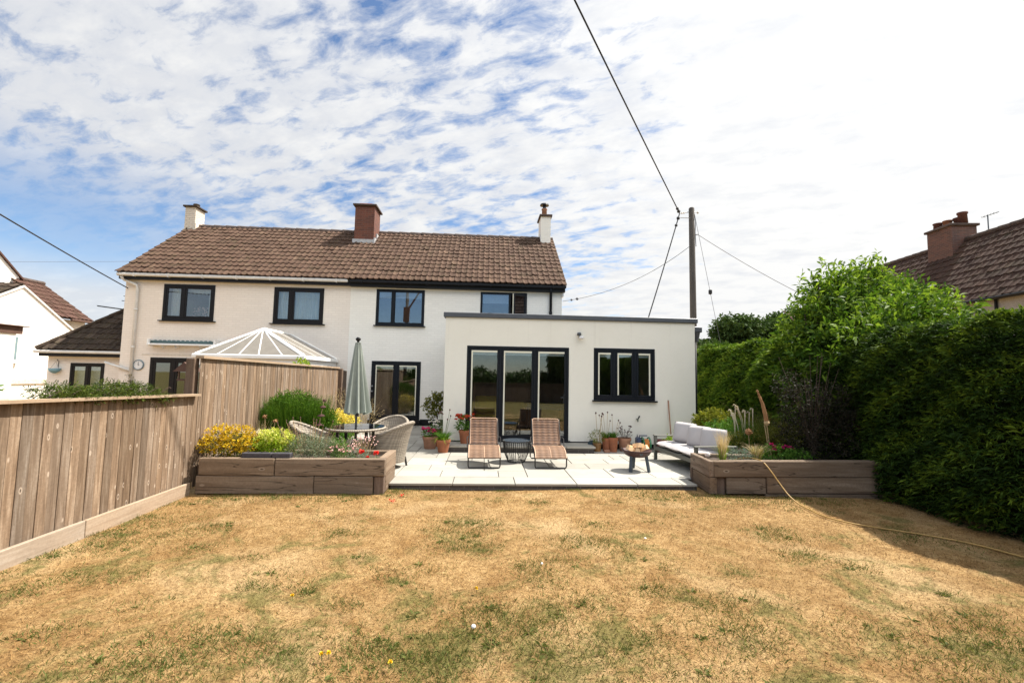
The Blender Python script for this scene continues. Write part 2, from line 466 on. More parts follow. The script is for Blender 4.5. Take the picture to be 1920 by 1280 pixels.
def stripes(name, c1, c2, c3, s1, s2, rough=0.7, axis1='X', axis2='Z'):
    """woven strands: bands across axis2 with long colour streaks"""
    m, nt, bs = new_mat(name)
    v = obj_coord(nt)
    wv = nt.n('ShaderNodeTexWave', wave_type='BANDS', bands_direction=axis2)
    nt.put(wv.inputs['Vector'], v)
    wv.inputs['Scale'].default_value = s2
    wv.inputs['Distortion'].default_value = 0.3
    wu = nt.n('ShaderNodeTexWave', wave_type='BANDS', bands_direction=axis1)
    nt.put(wu.inputs['Vector'], v)
    wu.inputs['Scale'].default_value = s1
    wu.inputs['Distortion'].default_value = 0.6
    k = nt.noise(nt.mapping(v, scale=(2, 2, 40)), 1.0, 3)
    c = nt.mix(nt.ramp(k, [(0.35, 0.0), (0.65, 1.0)]), c1, c2)
    c = nt.mix(nt.math('MULTIPLY', nt.math('MULTIPLY', wv.outputs['Fac'], wu.outputs['Fac']), 0.7), c, c3)
    nt.put(bs.inputs['Base Color'], c)
    bs.inputs['Roughness'].default_value = rough
    bump(nt, bs, nt.math('ADD', wv.outputs['Fac'], wu.outputs['Fac']), 0.6, 0.006)
    return m


stripes('wicker', (0.245, 0.205, 0.16), (0.33, 0.285, 0.225), (0.10, 0.08, 0.06), 9, 11)
stripes('wicker_side', (0.34, 0.29, 0.23), (0.44, 0.385, 0.31), (0.14, 0.115, 0.09), 9, 11, axis1='Y')
stripes('sling_weave', (0.115, 0.056, 0.03), (0.23, 0.125, 0.068), (0.03, 0.018, 0.013), 2.7, 6.5)
stripes('sling_seat', (0.17, 0.094, 0.052), (0.25, 0.145, 0.084), (0.095, 0.052, 0.03), 2.7, 8, axis2='Y')
leafy('leaf_conifer', (0.010, 0.024, 0.004), (0.038, 0.080, 0.010), (0.18, 0.26, 0.025), 0.32)
leafy('leaf_hedge_far', (0.025, 0.06, 0.006), (0.075, 0.14, 0.012), (0.22, 0.30, 0.03), 0.36)
leafy('leaf_tree', (0.014, 0.040, 0.006), (0.062, 0.130, 0.012), (0.25, 0.36, 0.035), 0.45, 0.4)
leafy('leaf_far', (0.025, 0.05, 0.012), (0.05, 0.09, 0.02), (0.09, 0.14, 0.035), 0.2)
leafy('leaf_gold', (0.06, 0.09, 0.01), (0.17, 0.19, 0.02), (0.33, 0.31, 0.03), 0.35)
leafy('leaf_lime', (0.09, 0.19, 0.01), (0.22, 0.34, 0.015), (0.45, 0.52, 0.05), 0.4)
leafy('leaf_reed', (0.02, 0.06, 0.005), (0.055, 0.13, 0.008), (0.14, 0.24, 0.02), 0.3)
leafy('leaf_grey', (0.07, 0.10, 0.05), (0.15, 0.19, 0.11), (0.30, 0.33, 0.24), 0.25)
leafy('leaf_santolina', (0.07, 0.12, 0.08), (0.14, 0.20, 0.15), (0.26, 0.32, 0.25), 0.25)
leafy('leaf_green', (0.03, 0.09, 0.01), (0.07, 0.17, 0.02), (0.16, 0.28, 0.04), 0.35)
leafy('leaf_olive', (0.05, 0.065, 0.012), (0.12, 0.13, 0.02), (0.26, 0.24, 0.04), 0.35)
leafy('leaf_purple', (0.009, 0.009, 0.006), (0.020, 0.018, 0.011), (0.055, 0.046, 0.026), 0.15)
leafy('leaf_dry', (0.25, 0.17, 0.08), (0.42, 0.32, 0.17), (0.62, 0.52, 0.33), 0.3)
leafy('leaf_plume', (0.45, 0.32, 0.16), (0.62, 0.47, 0.27), (0.78, 0.68, 0.50), 0.4)
leafy('leaf_plume_white', (0.50, 0.42, 0.30), (0.68, 0.60, 0.46), (0.80, 0.76, 0.64), 0.3)
leafy('bloom_amber', (0.36, 0.20, 0.008), (0.56, 0.36, 0.012), (0.78, 0.58, 0.04), 0.3)
leafy('bloom_primrose', (0.55, 0.42, 0.04), (0.75, 0.62, 0.10), (0.88, 0.78, 0.28), 0.3)
leafy('bloom_lime', (0.40, 0.46, 0.05), (0.58, 0.60, 0.10), (0.75, 0.74, 0.28), 0.35)


# ------------------------------------------------------------------ mesh helpers
def root_offset(p):
    off = Vector((0, 0, 0))
    while p is not None:
        off = off + p.location
        p = p.parent
    return off


class MB:
    """collects shapes with a tone per face; build() links them as one mesh object"""
    def __init__(self):
        self.v, self.f, self.t, self.tone = [], [], [], 0.5

    def add(self, vs, fs):
        o = len(self.v)
        self.v += [tuple(p) for p in vs]
        for f in fs:
            self.f.append(tuple(i + o for i in f)); self.t.append(self.tone)
        return self

    def box(self, x0, x1, y0, y1, z0, z1, M=None):
        vs = [(x, y, z) for z in (z0, z1) for y in (y0, y1) for x in (x0, x1)]
        if M is not None: vs = [M @ Vector(p) for p in vs]
        return self.add(vs, [(0, 2, 3, 1), (4, 5, 7, 6), (0, 1, 5, 4), (2, 6, 7, 3), (0, 4, 6, 2), (1, 3, 7, 5)])

    def bbox(self, x0, x1, y0, y1, z0, z1, b=0.01, M=None):
        """box with chamfered edges"""
        vs, idx = [], {}
        xs, ys, zs = (x0, x1), (y0, y1), (z0, z1)
        for i in (0, 1):
            for j in (0, 1):
                for k in (0, 1):
                    sx, sy, sz = (b if i == 0 else -b), (b if j == 0 else -b), (b if k == 0 else -b)
                    for ax, p in enumerate(((xs[i], ys[j] + sy, zs[k] + sz), (xs[i] + sx, ys[j], zs[k] + sz), (xs[i] + sx, ys[j] + sy, zs[k]))):
                        idx[(i, j, k, ax)] = len(vs); vs.append(p)
        q = lambda *c: tuple(idx[x] for x in c)
        fs = []
        for i in (0, 1):
            f = [(i, 0, 0, 0), (i, 1, 0, 0), (i, 1, 1, 0), (i, 0, 1, 0)]
            fs.append(q(*(f if i else f[::-1])))
            f = [(0, i, 0, 1), (0, i, 1, 1), (1, i, 1, 1), (1, i, 0, 1)]
            fs.append(q(*(f if i else f[::-1])))
            f = [(0, 0, i, 2), (1, 0, i, 2), (1, 1, i, 2), (0, 1, i, 2)]
            fs.append(q(*(f if i else f[::-1])))
        for i in (0, 1):
            for j in (0, 1):
                fs.append(q((i, j, 0, 0), (i, j, 1, 0), (i, j, 1, 1), (i, j, 0, 1)))
                fs.append(q((i, 0, j, 0), (i, 1, j, 0), (i, 1, j, 2), (i, 0, j, 2)))
                fs.append(q((0, i, j, 1), (1, i, j, 1), (1, i, j, 2), (0, i, j, 2)))
        for i in (0, 1):
            for j in (0, 1):
                for k in (0, 1):
                    fs.append(q((i, j, k, 0), (i, j, k, 1), (i, j, k, 2)))
        if M is not None: vs = [M @ Vector(p) for p in vs]
        return self.add(vs, fs)

    def poly(self, pts):
        return self.add(pts, [tuple(range(len(pts)))])

    def slab(self, pts, off):
        """polygon pts thickened by vector off"""
        n = len(pts)
        o = Vector(off)
        vs = [Vector(p) for p in pts] + [Vector(p) + o for p in pts]
        fs = [tuple(range(n))[::-1], tuple(range(n, 2 * n))] + [(i, (i + 1) % n, n + (i + 1) % n, n + i) for i in range(n)]
        return self.add(vs, fs)

    def tube(self, pts, r, n=8, cap=True):
        pts = [Vector(p) for p in pts]
        rs = r if isinstance(r, (list, tuple)) else [r] * len(pts)
        vs, fs = [], []
        up = None
        for i, p in enumerate(pts):
            d = (pts[min(i + 1, len(pts) - 1)] - pts[max(i - 1, 0)]).normalized()
            if up is None:
                up = Vector((0, 0, 1)) if abs(d.z) < 0.9 else Vector((0, 1, 0))
            a = d.cross(up).normalized()
            b = a.cross(d).normalized()
            up = b
            for k in range(n):
                t = 2 * math.pi * k / n
                vs.append(p + (a * math.cos(t) + b * math.sin(t)) * rs[i])
        for i in range(len(pts) - 1):
            for k in range(n):
                k2 = (k + 1) % n
                fs.append((i * n + k, i * n + k2, (i + 1) * n + k2, (i + 1) * n + k))
        if cap:
            fs.append(tuple(range(n))[::-1])
            fs.append(tuple((len(pts) - 1) * n + k for k in range(n)))
        return self.add(vs, fs)

    def lathe(self, prof, c=(0, 0, 0), n=24, cap0=True, cap1=False):
        vs, fs = [], []
        for r, z in prof:
            for k in range(n):
                t = 2 * math.pi * k / n
                vs.append((c[0] + r * math.cos(t), c[1] + r * math.sin(t), c[2] + z))
        for i in range(len(prof) - 1):
            for k in range(n):
                k2 = (k + 1) % n
                fs.append((i * n + k, i * n + k2, (i + 1) * n + k2, (i + 1) * n + k))
        if cap0: fs.append(tuple(range(n))[::-1])
        if cap1: fs.append(tuple((len(prof) - 1) * n + k for k in range(n)))
        return self.add(vs, fs)

    def ball(self, c, r, n=10, sz=1.0):
        m = max(4, n // 2)
        prof = [(max(0.0005, r * math.sin(math.pi * i / m)), -r * sz * math.cos(math.pi * i / m)) for i in range(m + 1)]
        return self.lathe(prof, c, n)

    def grid(self, P, nu, nv):
        """P: list of nu*nv points, v fastest"""
        fs = [(i * nv + j, (i + 1) * nv + j, (i + 1) * nv + j + 1, i * nv + j + 1) for i in range(nu - 1) for j in range(nv - 1)]
        return self.add(P, fs)

    def build(self, name, mat, parent=None, smooth=False, loc=None):
        me = bpy.data.meshes.new(name)
        off = loc if loc is not None else root_offset(parent)
        vs = [(p[0] - off[0], p[1] - off[1], p[2] - off[2]) for p in self.v]
        me.from_pydata(vs, [], self.f)
        a = me.attributes.new('tone', 'FLOAT', 'FACE')
        a.data.foreach_set('value', np.array(self.t, dtype=np.float32))
        if smooth:
            me.polygons.foreach_set('use_smooth', [True] * len(me.polygons))
        me.materials.append(MATS[mat])
        o = bpy.data.objects.new(name, me)
        COL.objects.link(o)
        if parent is not None: o.parent = parent
        if loc is not None: o.location = loc
        return o


def np_quads(name, V, mat, parent, tones, smooth=False, tri=False):
    """V: (n, k, 3) array of separate k-gons"""
    n, k = V.shape[0], V.shape[1]
    V = V - np.array(root_offset(parent))
    me = bpy.data.meshes.new(name)
    me.vertices.add(n * k)
    me.vertices.foreach_set('co', V.reshape(-1).astype(np.float32))
    me.loops.add(n * k)
    me.loops.foreach_set('vertex_index', np.arange(n * k, dtype=np.int32))
    me.polygons.add(n)
    me.polygons.foreach_set('loop_start', np.arange(0, n * k, k, dtype=np.int32))
    me.polygons.foreach_set('loop_total', np.full(n, k, dtype=np.int32))
    me.update(calc_edges=True)
    a = me.attributes.new('tone', 'FLOAT', 'FACE')
    a.data.foreach_set('value', np.clip(tones, 0, 1).astype(np.float32))
    me.materials.append(MATS[mat])
    o = bpy.data.objects.new(name, me)
    COL.objects.link(o)
    if parent is not None: o.parent = parent
    return o


def unit(a):
    return a / np.maximum(np.linalg.norm(a, axis=-1, keepdims=True), 1e-9)


def leaf_quads(P, D, L, W, curl=0.15):
    """rhombic leaves from base P along D"""
    n = len(P)
    D = unit(D)
    S = unit(np.cross(D, rng.normal(size=(n, 3))))
    L = np.broadcast_to(np.asarray(L, float).reshape(-1, 1), (n, 1))
    W = np.broadcast_to(np.asarray(W, float).reshape(-1, 1), (n, 1))
    drop = np.zeros((n, 3)); drop[:, 2] = -1
    mid = P + D * L * 0.5
    tip = P + D * L + drop * L * curl
    return np.stack([P, mid + S * W * 0.5, tip, mid - S * W * 0.5], axis=1)


def rand_dirs(n):
    return unit(rng.normal(size=(n, 3)))


def leaf_crown(lumps, per_m2, twig, leaves, L, W, up=0.35, shell=0.35):
    """twigs growing out of overlapping lumps; returns quads and tones"""
    V, T = [], []
    for (cx, cy, cz, rx, ry, rz) in lumps:
        n = int(per_m2 * 4 * math.pi * ((rx * ry + ry * rz + rx * rz) / 3))
        d = rand_dirs(n)
        rad = 1 - shell * rng.random((n, 1)) ** 1.5
        c = np.array([cx, cy, cz]) + d * rad * np.array([rx, ry, rz])
        td = unit(d + 0.7 * rng.normal(size=(n, 3)) * 0.6 + np.array([0, 0, up]))
        base_t = rng.random(n) * 0.5 + 0.25
        for k in range(leaves):
            s = (k + 0.5) / leaves
            P = c + td * twig * s
            D = unit(td * 0.7 + rng.normal(size=(n, 3)) * 0.75)
            V.append(leaf_quads(P, D, L * (0.7 + 0.6 * rng.random(n)), W * (0.7 + 0.6 * rng.random(n))))
            T.append(base_t + rng.normal(size=n) * 0.15 + 0.12 * (s - 0.5))
    return np.concatenate(V), np.concatenate(T)


def blades(n, c, rx, ry, h, lean=0.3, width=0.006, hv=0.3, seg=2, droop=0.3):
    """grass-like blades from an elliptic foot; returns quads and tones"""
    a = rng.random(n) * 2 * math.pi
    r = np.sqrt(rng.random(n))
    base = np.stack([c[0] + rx * r * np.cos(a), c[1] + ry * r * np.sin(a), np.full(n, c[2])], 1)
    out = np.stack([np.cos(a), np.sin(a), np.zeros(n)], 1) * (r * lean)[:, None] + rng.normal(size=(n, 3)) * lean * 0.4
    out[:, 2] = 0
    H = h * (1 - hv * rng.random(n))
    side = unit(np.cross(out + 1e-4, np.array([0, 0, 1.0])) + rng.normal(size=(n, 3)) * 0.4)
    V, T = [], []
    t0 = rng.random(n)
    prev = base
    for s in range(seg):
        f1 = (s + 1) / seg
        nxt = base + out * H[:, None] * (f1 ** 1.6) + np.array([0, 0, 1.0]) * (H * (f1 - droop * f1 ** 3 * lean))[:, None]
        w0 = width * (1 - s / seg) * 0.5
        w1 = width * (1 - f1) * 0.5 + 0.0004
        V.append(np.stack([prev + side * w0, prev - side * w0, nxt - side * w1, nxt + side * w1], 1))
        T.append(t0)
        prev = nxt
    return np.concatenate(V), np.concatenate(T)


def tag(o, label=None, cat=None, group=None, kind=None):
    if label: o['label'] = label
    if cat: o['category'] = cat
    if group: o['group'] = group
    if kind: o['kind'] = kind
    return o


def thing(name, loc, label, cat, group=None):
    o = bpy.data.objects.new(name, None)
    o.empty_display_size = 0.1
    COL.objects.link(o)
    o.location = loc
    return tag(o, label, cat, group)


def copy_tree(o, parent=None):
    c = o.copy()
    COL.objects.link(c)
    c.parent = parent
    for ch in list(o.children):
        copy_tree(ch, c)
    return c


def jit(a):
    return random.uniform(-a, a)


# ================================================================== THE SETTING
PZ = 0.08          # top of the patio above the lawn

# ------------------------------------------------------------------ lawn
m, nt, bs = new_mat('lawn_ground')
v = obj_coord(nt)


def lawn_colour(nt, v):
    a = nt.noise(v, 0.55, 4, 0.6, 0.4)
    b = nt.noise(v, 2.0, 6, 0.68, 0.5)
    c = nt.noise(v, 30, 5, 0.75)
    fine = nt.ramp(c, [(0.30, 0.0), (0.70, 1.0)])
    clod = nt.ramp(nt.noise(v, 8.5, 5, 0.7, 0.4), [(0.36, 0.0), (0.66, 1.0)])
    straw = nt.mix(fine, nt.mix(clod, (0.17, 0.095, 0.036), (0.28, 0.168, 0.070)), nt.mix(clod, (0.40, 0.255, 0.105), (0.54, 0.375, 0.180)))
    rust = nt.mix(fine, (0.115, 0.058, 0.020), (0.33, 0.190, 0.070))
    col = nt.mix(nt.ramp(b, [(0.48, 0.0), (0.64, 0.75)]), straw, rust)
    col = nt.mix(nt.ramp(a, [(0.46, 0.0), (0.66, 0.45)]), col, (0.20, 0.115, 0.042))
    pale = nt.noise(nt.mapping(v, loc=(11, 4, 0)), 0.8, 4, 0.6, 0.4)
    col = nt.mix(nt.ramp(pale, [(0.52, 0.0), (0.68, 0.55)]), col, nt.mix(fine, (0.36, 0.245, 0.12), (0.60, 0.45, 0.25)))
    g = nt.noise(nt.mapping(v, loc=(7, 3, 0)), 1.7, 7, 0.74, 0.6)
    sx = nt.n('ShaderNodeSeparateXYZ'); nt.put(sx.inputs[0], v)
    near = nt.math('MULTIPLY', nt.math('SUBTRACT', 4.2, sx.outputs[1]), 0.022)
    col = nt.mix(nt.ramp(nt.math('ADD', g, near), [(0.515, 0.0), (0.62, 0.72)]), col, nt.mix(fine, (0.045, 0.052, 0.012), (0.17, 0.165, 0.05)))
    return col


col = lawn_colour(nt, v)
nt.put(bs.inputs['Base Color'], col)
bs.inputs['Roughness'].default_value = 0.95
bs.inputs['Specular IOR Level'].default_value = 0.1
bump(nt, bs, nt.noise(v, 60, 5, 0.7), 0.9, 0.03)

mb = MB()
N = 60
P = []
for i in range(N + 1):
    for j in range(N + 1):
        x = -6.5 + 14.0 * i / N
        y = -4.0 + 13.0 * j / N
        z = 0.018 * math.sin(x * 1.3 + 0.7 * y) * math.cos(y * 0.9 - x * 0.3) - 0.012
        e = min(i, j, N - i, N - j) / 6
        P.append((x, y, z * min(1, e) - 0.0))
mb.grid(P, N + 1, N + 1)
# ground carries on round the plot to the horizon
for x0, x1, y0, y1 in ((-400, -6.5, -400, 400), (7.5, 400, -400, 400), (-6.5, 7.5, -400, -4.0), (-6.5, 7.5, 9.0, 400)):
    mb.poly([(x0, y0, 0), (x1, y0, 0), (x1, y1, 0), (x0, y1, 0)])
tag(mb.build('lawn', 'lawn_ground'), 'dry straw coloured lawn in front of the patio', kind='structure')

# dry grass blades over the part of the lawn near the camera
m, nt, bs = new_mat('grass_blade')
gcol = lawn_colour(nt, obj_coord(nt))
tcol = nt.ramp(tone(nt), [(0.0, (0.55, 0.50, 0.45)), (0.5, (1.0, 1.0, 1.0)), (1.0, (1.6, 1.6, 1.55))])
nt.put(bs.inputs['Base Color'], nt.mix(1.0, gcol, tcol, 'MULTIPLY'))
bs.inputs['Roughness'].default_value = 0.8
bs.inputs['Specular IOR Level'].default_value = 0.2
trn = nt.n('ShaderNodeBsdfTranslucent'); nt.put(trn.inputs[0], nt.mix(1.0, gcol, tcol, 'MULTIPLY'))
msh = nt.n('ShaderNodeMixShader'); msh.inputs[0].default_value = 0.4
nt.t.links.new(bs.outputs[0], msh.inputs[1]); nt.t.links.new(trn.outputs[0], msh.inputs[2])
nt.t.links.new(msh.outputs[0], m.node_tree.nodes['Material Output'].inputs['Surface'])


def lawn_z(x, y):
    return 0.018 * np.sin(x * 1.3 + 0.7 * y) * np.cos(y * 0.9 - x * 0.3) - 0.012


n = 230000
y = 2.2 + 4.95 * rng.random(n) ** 1.35
x = -4.1 + 10.2 * rng.random(n)
keep = (np.abs(x - 0.1) < 1.16 * y + 0.35) & ~((x < -1.42) & (y > 6.74)) & ~((x > 3.42) & (y > 6.85 - 0.11 * (x - 3.5)))
x, y = x[keep], y[keep]
n = len(x)
a = rng.random(n) * 2 * math.pi
tilt = 0.75 + 0.75 * rng.random(n)
ln = 0.016 + 0.034 * rng.random(n) ** 1.5
D = np.stack([np.cos(a) * np.sin(tilt), np.sin(a) * np.sin(tilt), np.cos(tilt)], 1)
S = np.stack([-np.sin(a), np.cos(a), np.zeros(n)], 1)
B = np.stack([x, y, lawn_z(x, y) - 0.003], 1)
wd = (0.0016 + 0.0014 * rng.random(n))[:, None] * (1 + 0.12 * (y[:, None] - 2))
V = np.stack([B + S * wd, B - S * wd, B + D * ln[:, None]], 1)
tn = rng.random(n) * 0.85
k = 9000   # longer bleached straws lying flat
ys = 2.2 + 4.6 * rng.random(k) ** 1.5; xs = -4.0 + 9.6 * rng.random(k)
ok = (np.abs(xs - 0.1) < 1.16 * ys + 0.35) & ~((xs < -1.42) & (ys > 6.7)) & ~((xs > 3.3) & (ys > 6.6)); xs, ys = xs[ok], ys[ok]; k = len(xs)
a = rng.random(k) * 2 * math.pi; L_ = 0.04 + 0.07 * rng.random(k)
D = np.stack([np.cos(a), np.sin(a), 0.12 + 0.25 * rng.random(k)], 1)
B = np.stack([xs, ys, lawn_z(xs, ys) + 0.004], 1); S = np.stack([-np.sin(a), np.cos(a), np.zeros(k)], 1) * 0.0016
V = np.concatenate([V, np.stack([B + S, B - S, B + D * L_[:, None]], 1)]); tn = np.concatenate([tn, 0.9 + 0.1 * rng.random(k)])
g = np_quads('dry_grass', V, 'grass_blade', None, tn)
tag(g, 'short bleached dry grass blades covering the lawn', 'grass', kind='stuff')

# green weeds and grass that stayed green
weed_spots = [(-1.63,3.22,0.14),(-1.30,3.01,0.16),(-0.74,3.11,0.18),(-0.62,3.04,0.16),(-0.25,5.41,0.30),(-0.31,4.79,0.20),(-0.01,4.75,0.16),(-0.11,5.50,0.25),(-0.16,5.05,0.20),(0.95,4.81,0.20),(0.41,4.29,0.12),(0.50,4.06,0.14),(0.78,4.38,0.16),(1.37,4.81,0.20),(-3.00,5.32,0.22),(-2.76,4.74,0.12),(-3.66,4.85,0.30),(-3.68,5.50,0.35),(-1.38,3.85,0.07),(-1.83,3.93,0.08),(-3.39,6.55,0.25),(-2.10,6.5,0.3),(-1.31,6.95,0.25),(-1.25,7.02,0.2),(2.40,6.9,0.40),(2.61,6.67,0.35),(3.18,6.67,0.30),(1.84,3.53,0.14),(1.79,3.28,0.20),(0.72,3.57,0.25),(0.46,3.33,0.20),(1.08,3.09,0.15),(1.81,3.01,0.20),(1.35,2.70,0.35),(3.72,3.21,0.25),(3.38,2.94,0.40),(3.03,2.84,0.40),(0.08,3.53,0.20),(0.02,3.34,0.25),(-2.13,2.88,0.30),(-1.83,3.01,0.25),(-1.87,2.84,0.30),(-1.02,2.79,0.25),(3.41,2.85,0.30),(0.74,2.95,0.20),(-0.42,2.98,0.25),(-0.22,2.90,0.20),(-1.04,3.63,0.10),(0.22,3.20,0.30),(3.37,5.12,0.25),(1.35,5.40,0.15),(-1.51,5.14,0.15),(0.78,6.42,0.15),(3.18,4.51,0.20),(1.47,3.75,0.20),(-3.55,3.84,0.15),(4.3,6.5,0.3),(5.0,6.4,0.3),(3.75,6.65,0.25),(-2.7,6.6,0.2),(-3.98,6.3,0.14),(-3.98,5.8,0.12),(-4.0,5.2,0.12),(-4.0,4.6,0.1),(-4.02,4.1,0.1),(-3.6,6.68,0.14),(-3.0,6.7,0.12),(-1.9,6.68,0.12),(3.5,6.75,0.14),(4.6,6.7,0.16),(0.3,7.08,0.1),(1.4,7.08,0.1)]
rw = random.Random(19)
n_fixed = len(weed_spots)
for _ in range(90):   # small stray tufts
    yy = 2.4 + 4.4 * rw.random() ** 1.3; xx = rw.uniform(-3.9, min(5.2, 1.1 * yy))
    if abs(xx) < 1.15 * yy and not (xx > 3.3 and yy > 6.4) and not (xx < -1.4 and yy > 6.6): weed_spots.append((xx, yy, rw.uniform(.07, .22)))
Vs, Ts = [], []
for i_w, (sx, sy, sr) in enumerate(weed_spots):
    for _ in range(max(2, int(sr * (24 if i_w < n_fixed else 10)))):
        px, py = sx + random.gauss(0, sr * 0.75), sy + random.gauss(0, sr * 0.55)
        k = random.randint(7, 16)
        big = random.random() < 0.22
        a = rng.random(k) * 2 * math.pi
        tl = (1.0 if big else 0.55) + 0.4 * rng.random(k)
        D = np.stack([np.cos(a) * np.sin(tl), np.sin(a) * np.sin(tl), np.cos(tl)], 1)
        r0 = rng.random((k, 1)) * (0.01 if big else 0.05)
        B = np.array([[px, py, float(lawn_z(np.float64(px), np.float64(py)))]]) + D * np.array([1, 1, 0]) * r0
        Vs.append(leaf_quads(B, D, (0.045 if big else 0.035) * (0.6 + 0.8 * rng.random(k)), (0.013 if big else 0.005) * (0.7 + 0.6 * rng.random(k)), 0.1))
        Ts.append(0.1 + 0.55 * rng.random(k) + (0.1 if big else -0.1))
for i_w, (sx, sy, sr) in enumerate(weed_spots):
    k = int((330 if i_w < n_fixed else 130) * sr / 0.2 * (0.5 + 0.5 * min(1, 4 / sy)))
    px = sx + rng.normal(size=k) * sr * 0.85; py = sy + rng.normal(size=k) * sr * 0.62
    a = rng.random(k) * 2 * math.pi; tl = 0.3 + 0.8 * rng.random(k)
    D = np.stack([np.cos(a) * np.sin(tl), np.sin(a) * np.sin(tl), np.cos(tl)], 1)
    Vs.append(leaf_quads(np.stack([px, py, lawn_z(px, py)], 1), D, 0.022 + 0.035 * rng.random(k), 0.0035 + 0.003 * rng.random(k), 0.1))
    Ts.append(0.1 + 0.6 * rng.random(k))
leafy('leaf_weed', (0.055, 0.068, 0.016), (0.125, 0.145, 0.036), (0.23, 0.225, 0.075), 0.35)
wo = np_quads('green_weeds', np.concatenate(Vs), 'leaf_weed', None, np.concatenate(Ts))
tag(wo, 'patches of green weeds and clover among the dry lawn', 'weeds', kind='stuff')

# ------------------------------------------------------------------ patio
m, nt, bs = new_mat('paving')
v = obj_coord(nt)
c = nt.ramp(tone(nt), [(0.0, (0.265, 0.25, 0.215)), (0.5, (0.31, 0.295, 0.255)), (1.0, (0.36, 0.345, 0.305))])
st = nt.ramp(nt.noise(v, 3.0, 6, 0.7), [(0.5, 0.0), (0.75, 1.0)])
c = nt.mix(nt.math('MULTIPLY', st, 0.5), c, (0.20, 0.185, 0.155))
nt.put(bs.inputs['Base Color'], c)
bs.inputs['Roughness'].default_value = 0.75
bump(nt, bs, nt.noise(v, 30, 4), 0.2, 0.006)


def pave(mb, x0, x1, y0, y1, z0, z1, unit_=0.24, gap_=0.012, seed=11):
    nx, ny = int(round((x1 - x0) / unit_)), int(round((y1 - y0) / unit_))
    used = [[False] * ny for _ in range(nx)]
    sizes = [(3, 2), (2, 3), (4, 2), (2, 2), (3, 3), (2, 1), (1, 2), (1, 1)]
    rr = random.Random(seed)
    for j in range(ny):
        for i in range(nx):
            if used[i][j]: continue
            opts = sizes[:5]
            rr.shuffle(opts)
            for (a, b) in opts + sizes[5:]:
                if i + a <= nx and j + b <= ny and not any(used[i + p][j + q] for p in range(a) for q in range(b)):
                    break
            for p in range(a):
                for q in range(b): used[i + p][j + q] = True
            mb.tone = rr.random()
            dzz = rr.uniform(-0.0015, 0.0015)
            mb.bbox(x0 + i * unit_ + gap_ / 2, x0 + (i + a) * unit_ - gap_ / 2, y0 + j * unit_ + gap_ / 2, y0 + (j + b) * unit_ - gap_ / 2, z0, z1 + dzz, 0.004)


mb = MB()
pave(mb, -1.42, 3.38, 7.12, 7.60, 0.045, PZ)
pave(mb, -1.42, 6.02, 7.60, 10.72, 0.045, PZ, seed=5)
pave(mb, -3.82, -1.42, 7.60, 10.72, 0.045, PZ, seed=8)
pave(mb, -3.82, -0.94, 10.72, 15.04, 0.045, PZ, seed=9)
base = mb.build('patio', 'paving')
tag(base, 'pale stone slab patio in front of the house', kind='structure')
mb = MB()
mb.box(-1.40, 3.36, 7.15, 7.75, -0.1, 0.066)
mb.box(-1.40, 6.05, 7.752, 10.9, -0.1, 0.066)
mb.box(-3.8, -1.40, 7.75, 10.9, -0.1, 0.066)
mb.box(-3.8, -0.8, 10.9, 15.2, -0.1, 0.066)
mb.build('joint_bed', 'slab_joint', base)
mb = MB()
mb.box(-1.38, 3.37, 7.14, 7.149, -0.1, 0.044)
mb.build('brick_edge', 'brick_step', base)


# ================================================================== BUILDING HELPERS
def roof_tiles(O, U, Vd, width, length, name, mat, parent, tw=0.19, gauge=0.33, clip=None, seg=5, hscale=1.0, seed=3):
    """interlocking tiles: O eave corner, U along the eave, Vd up the slope"""
    O, U, Vd = np.array(O, float), np.array(U, float), np.array(Vd, float)
    U /= np.linalg.norm(U); Vd /= np.linalg.norm(Vd)
    Nn = np.cross(U, Vd)
    r = np.random.default_rng(seed)
    ncol, nrow = int(round(width / tw)), int(math.ceil(length / gauge))
    tw = width / ncol
    prof_s = np.linspace(0, 1, seg + 1)
    prof_h = (0.029 * np.exp(-((prof_s - 0.22) / 0.17) ** 2) + 0.006 * np.cos(prof_s * 2 * math.pi)) * hscale
    quads, tones = [], []
    for j in range(nrow):
        v0 = j * gauge
        v1 = min(length, (j + 1) * gauge + 0.05)
        for i in range(ncol):
            u0 = i * tw
            if clip is not None and not clip(u0 + tw / 2, v0 + gauge / 2): continue
            h = r.normal() * 0.005
            sl = r.normal() * 0.010
            us = u0 + prof_s * tw
            lo = O + us[:, None] * U + (v0 + sl) * Vd + (prof_h + 0.034 + h)[:, None] * Nn
            hi = O + us[:, None] * U + v1 * Vd + (prof_h * 0.9 + 0.004 + h * 0.5)[:, None] * Nn
            lip = lo - 0.030 * Nn
            if r.random() < 0.012: sl -= 0.05 * r.random(); h += 0.008
            t = np.clip(r.beta(2.2, 2.6) + (0.25 if r.random() < 0.04 else 0), 0, 1)
            for k in range(seg):
                quads.append((lo[k], lo[k + 1], hi[k + 1], hi[k]))
                quads.append((lip[k], lip[k + 1], lo[k + 1], lo[k]))
                tones += [t, t * 0.8]
    o = np_quads(name, np.array(quads), mat, parent, np.array(tones))
    return o


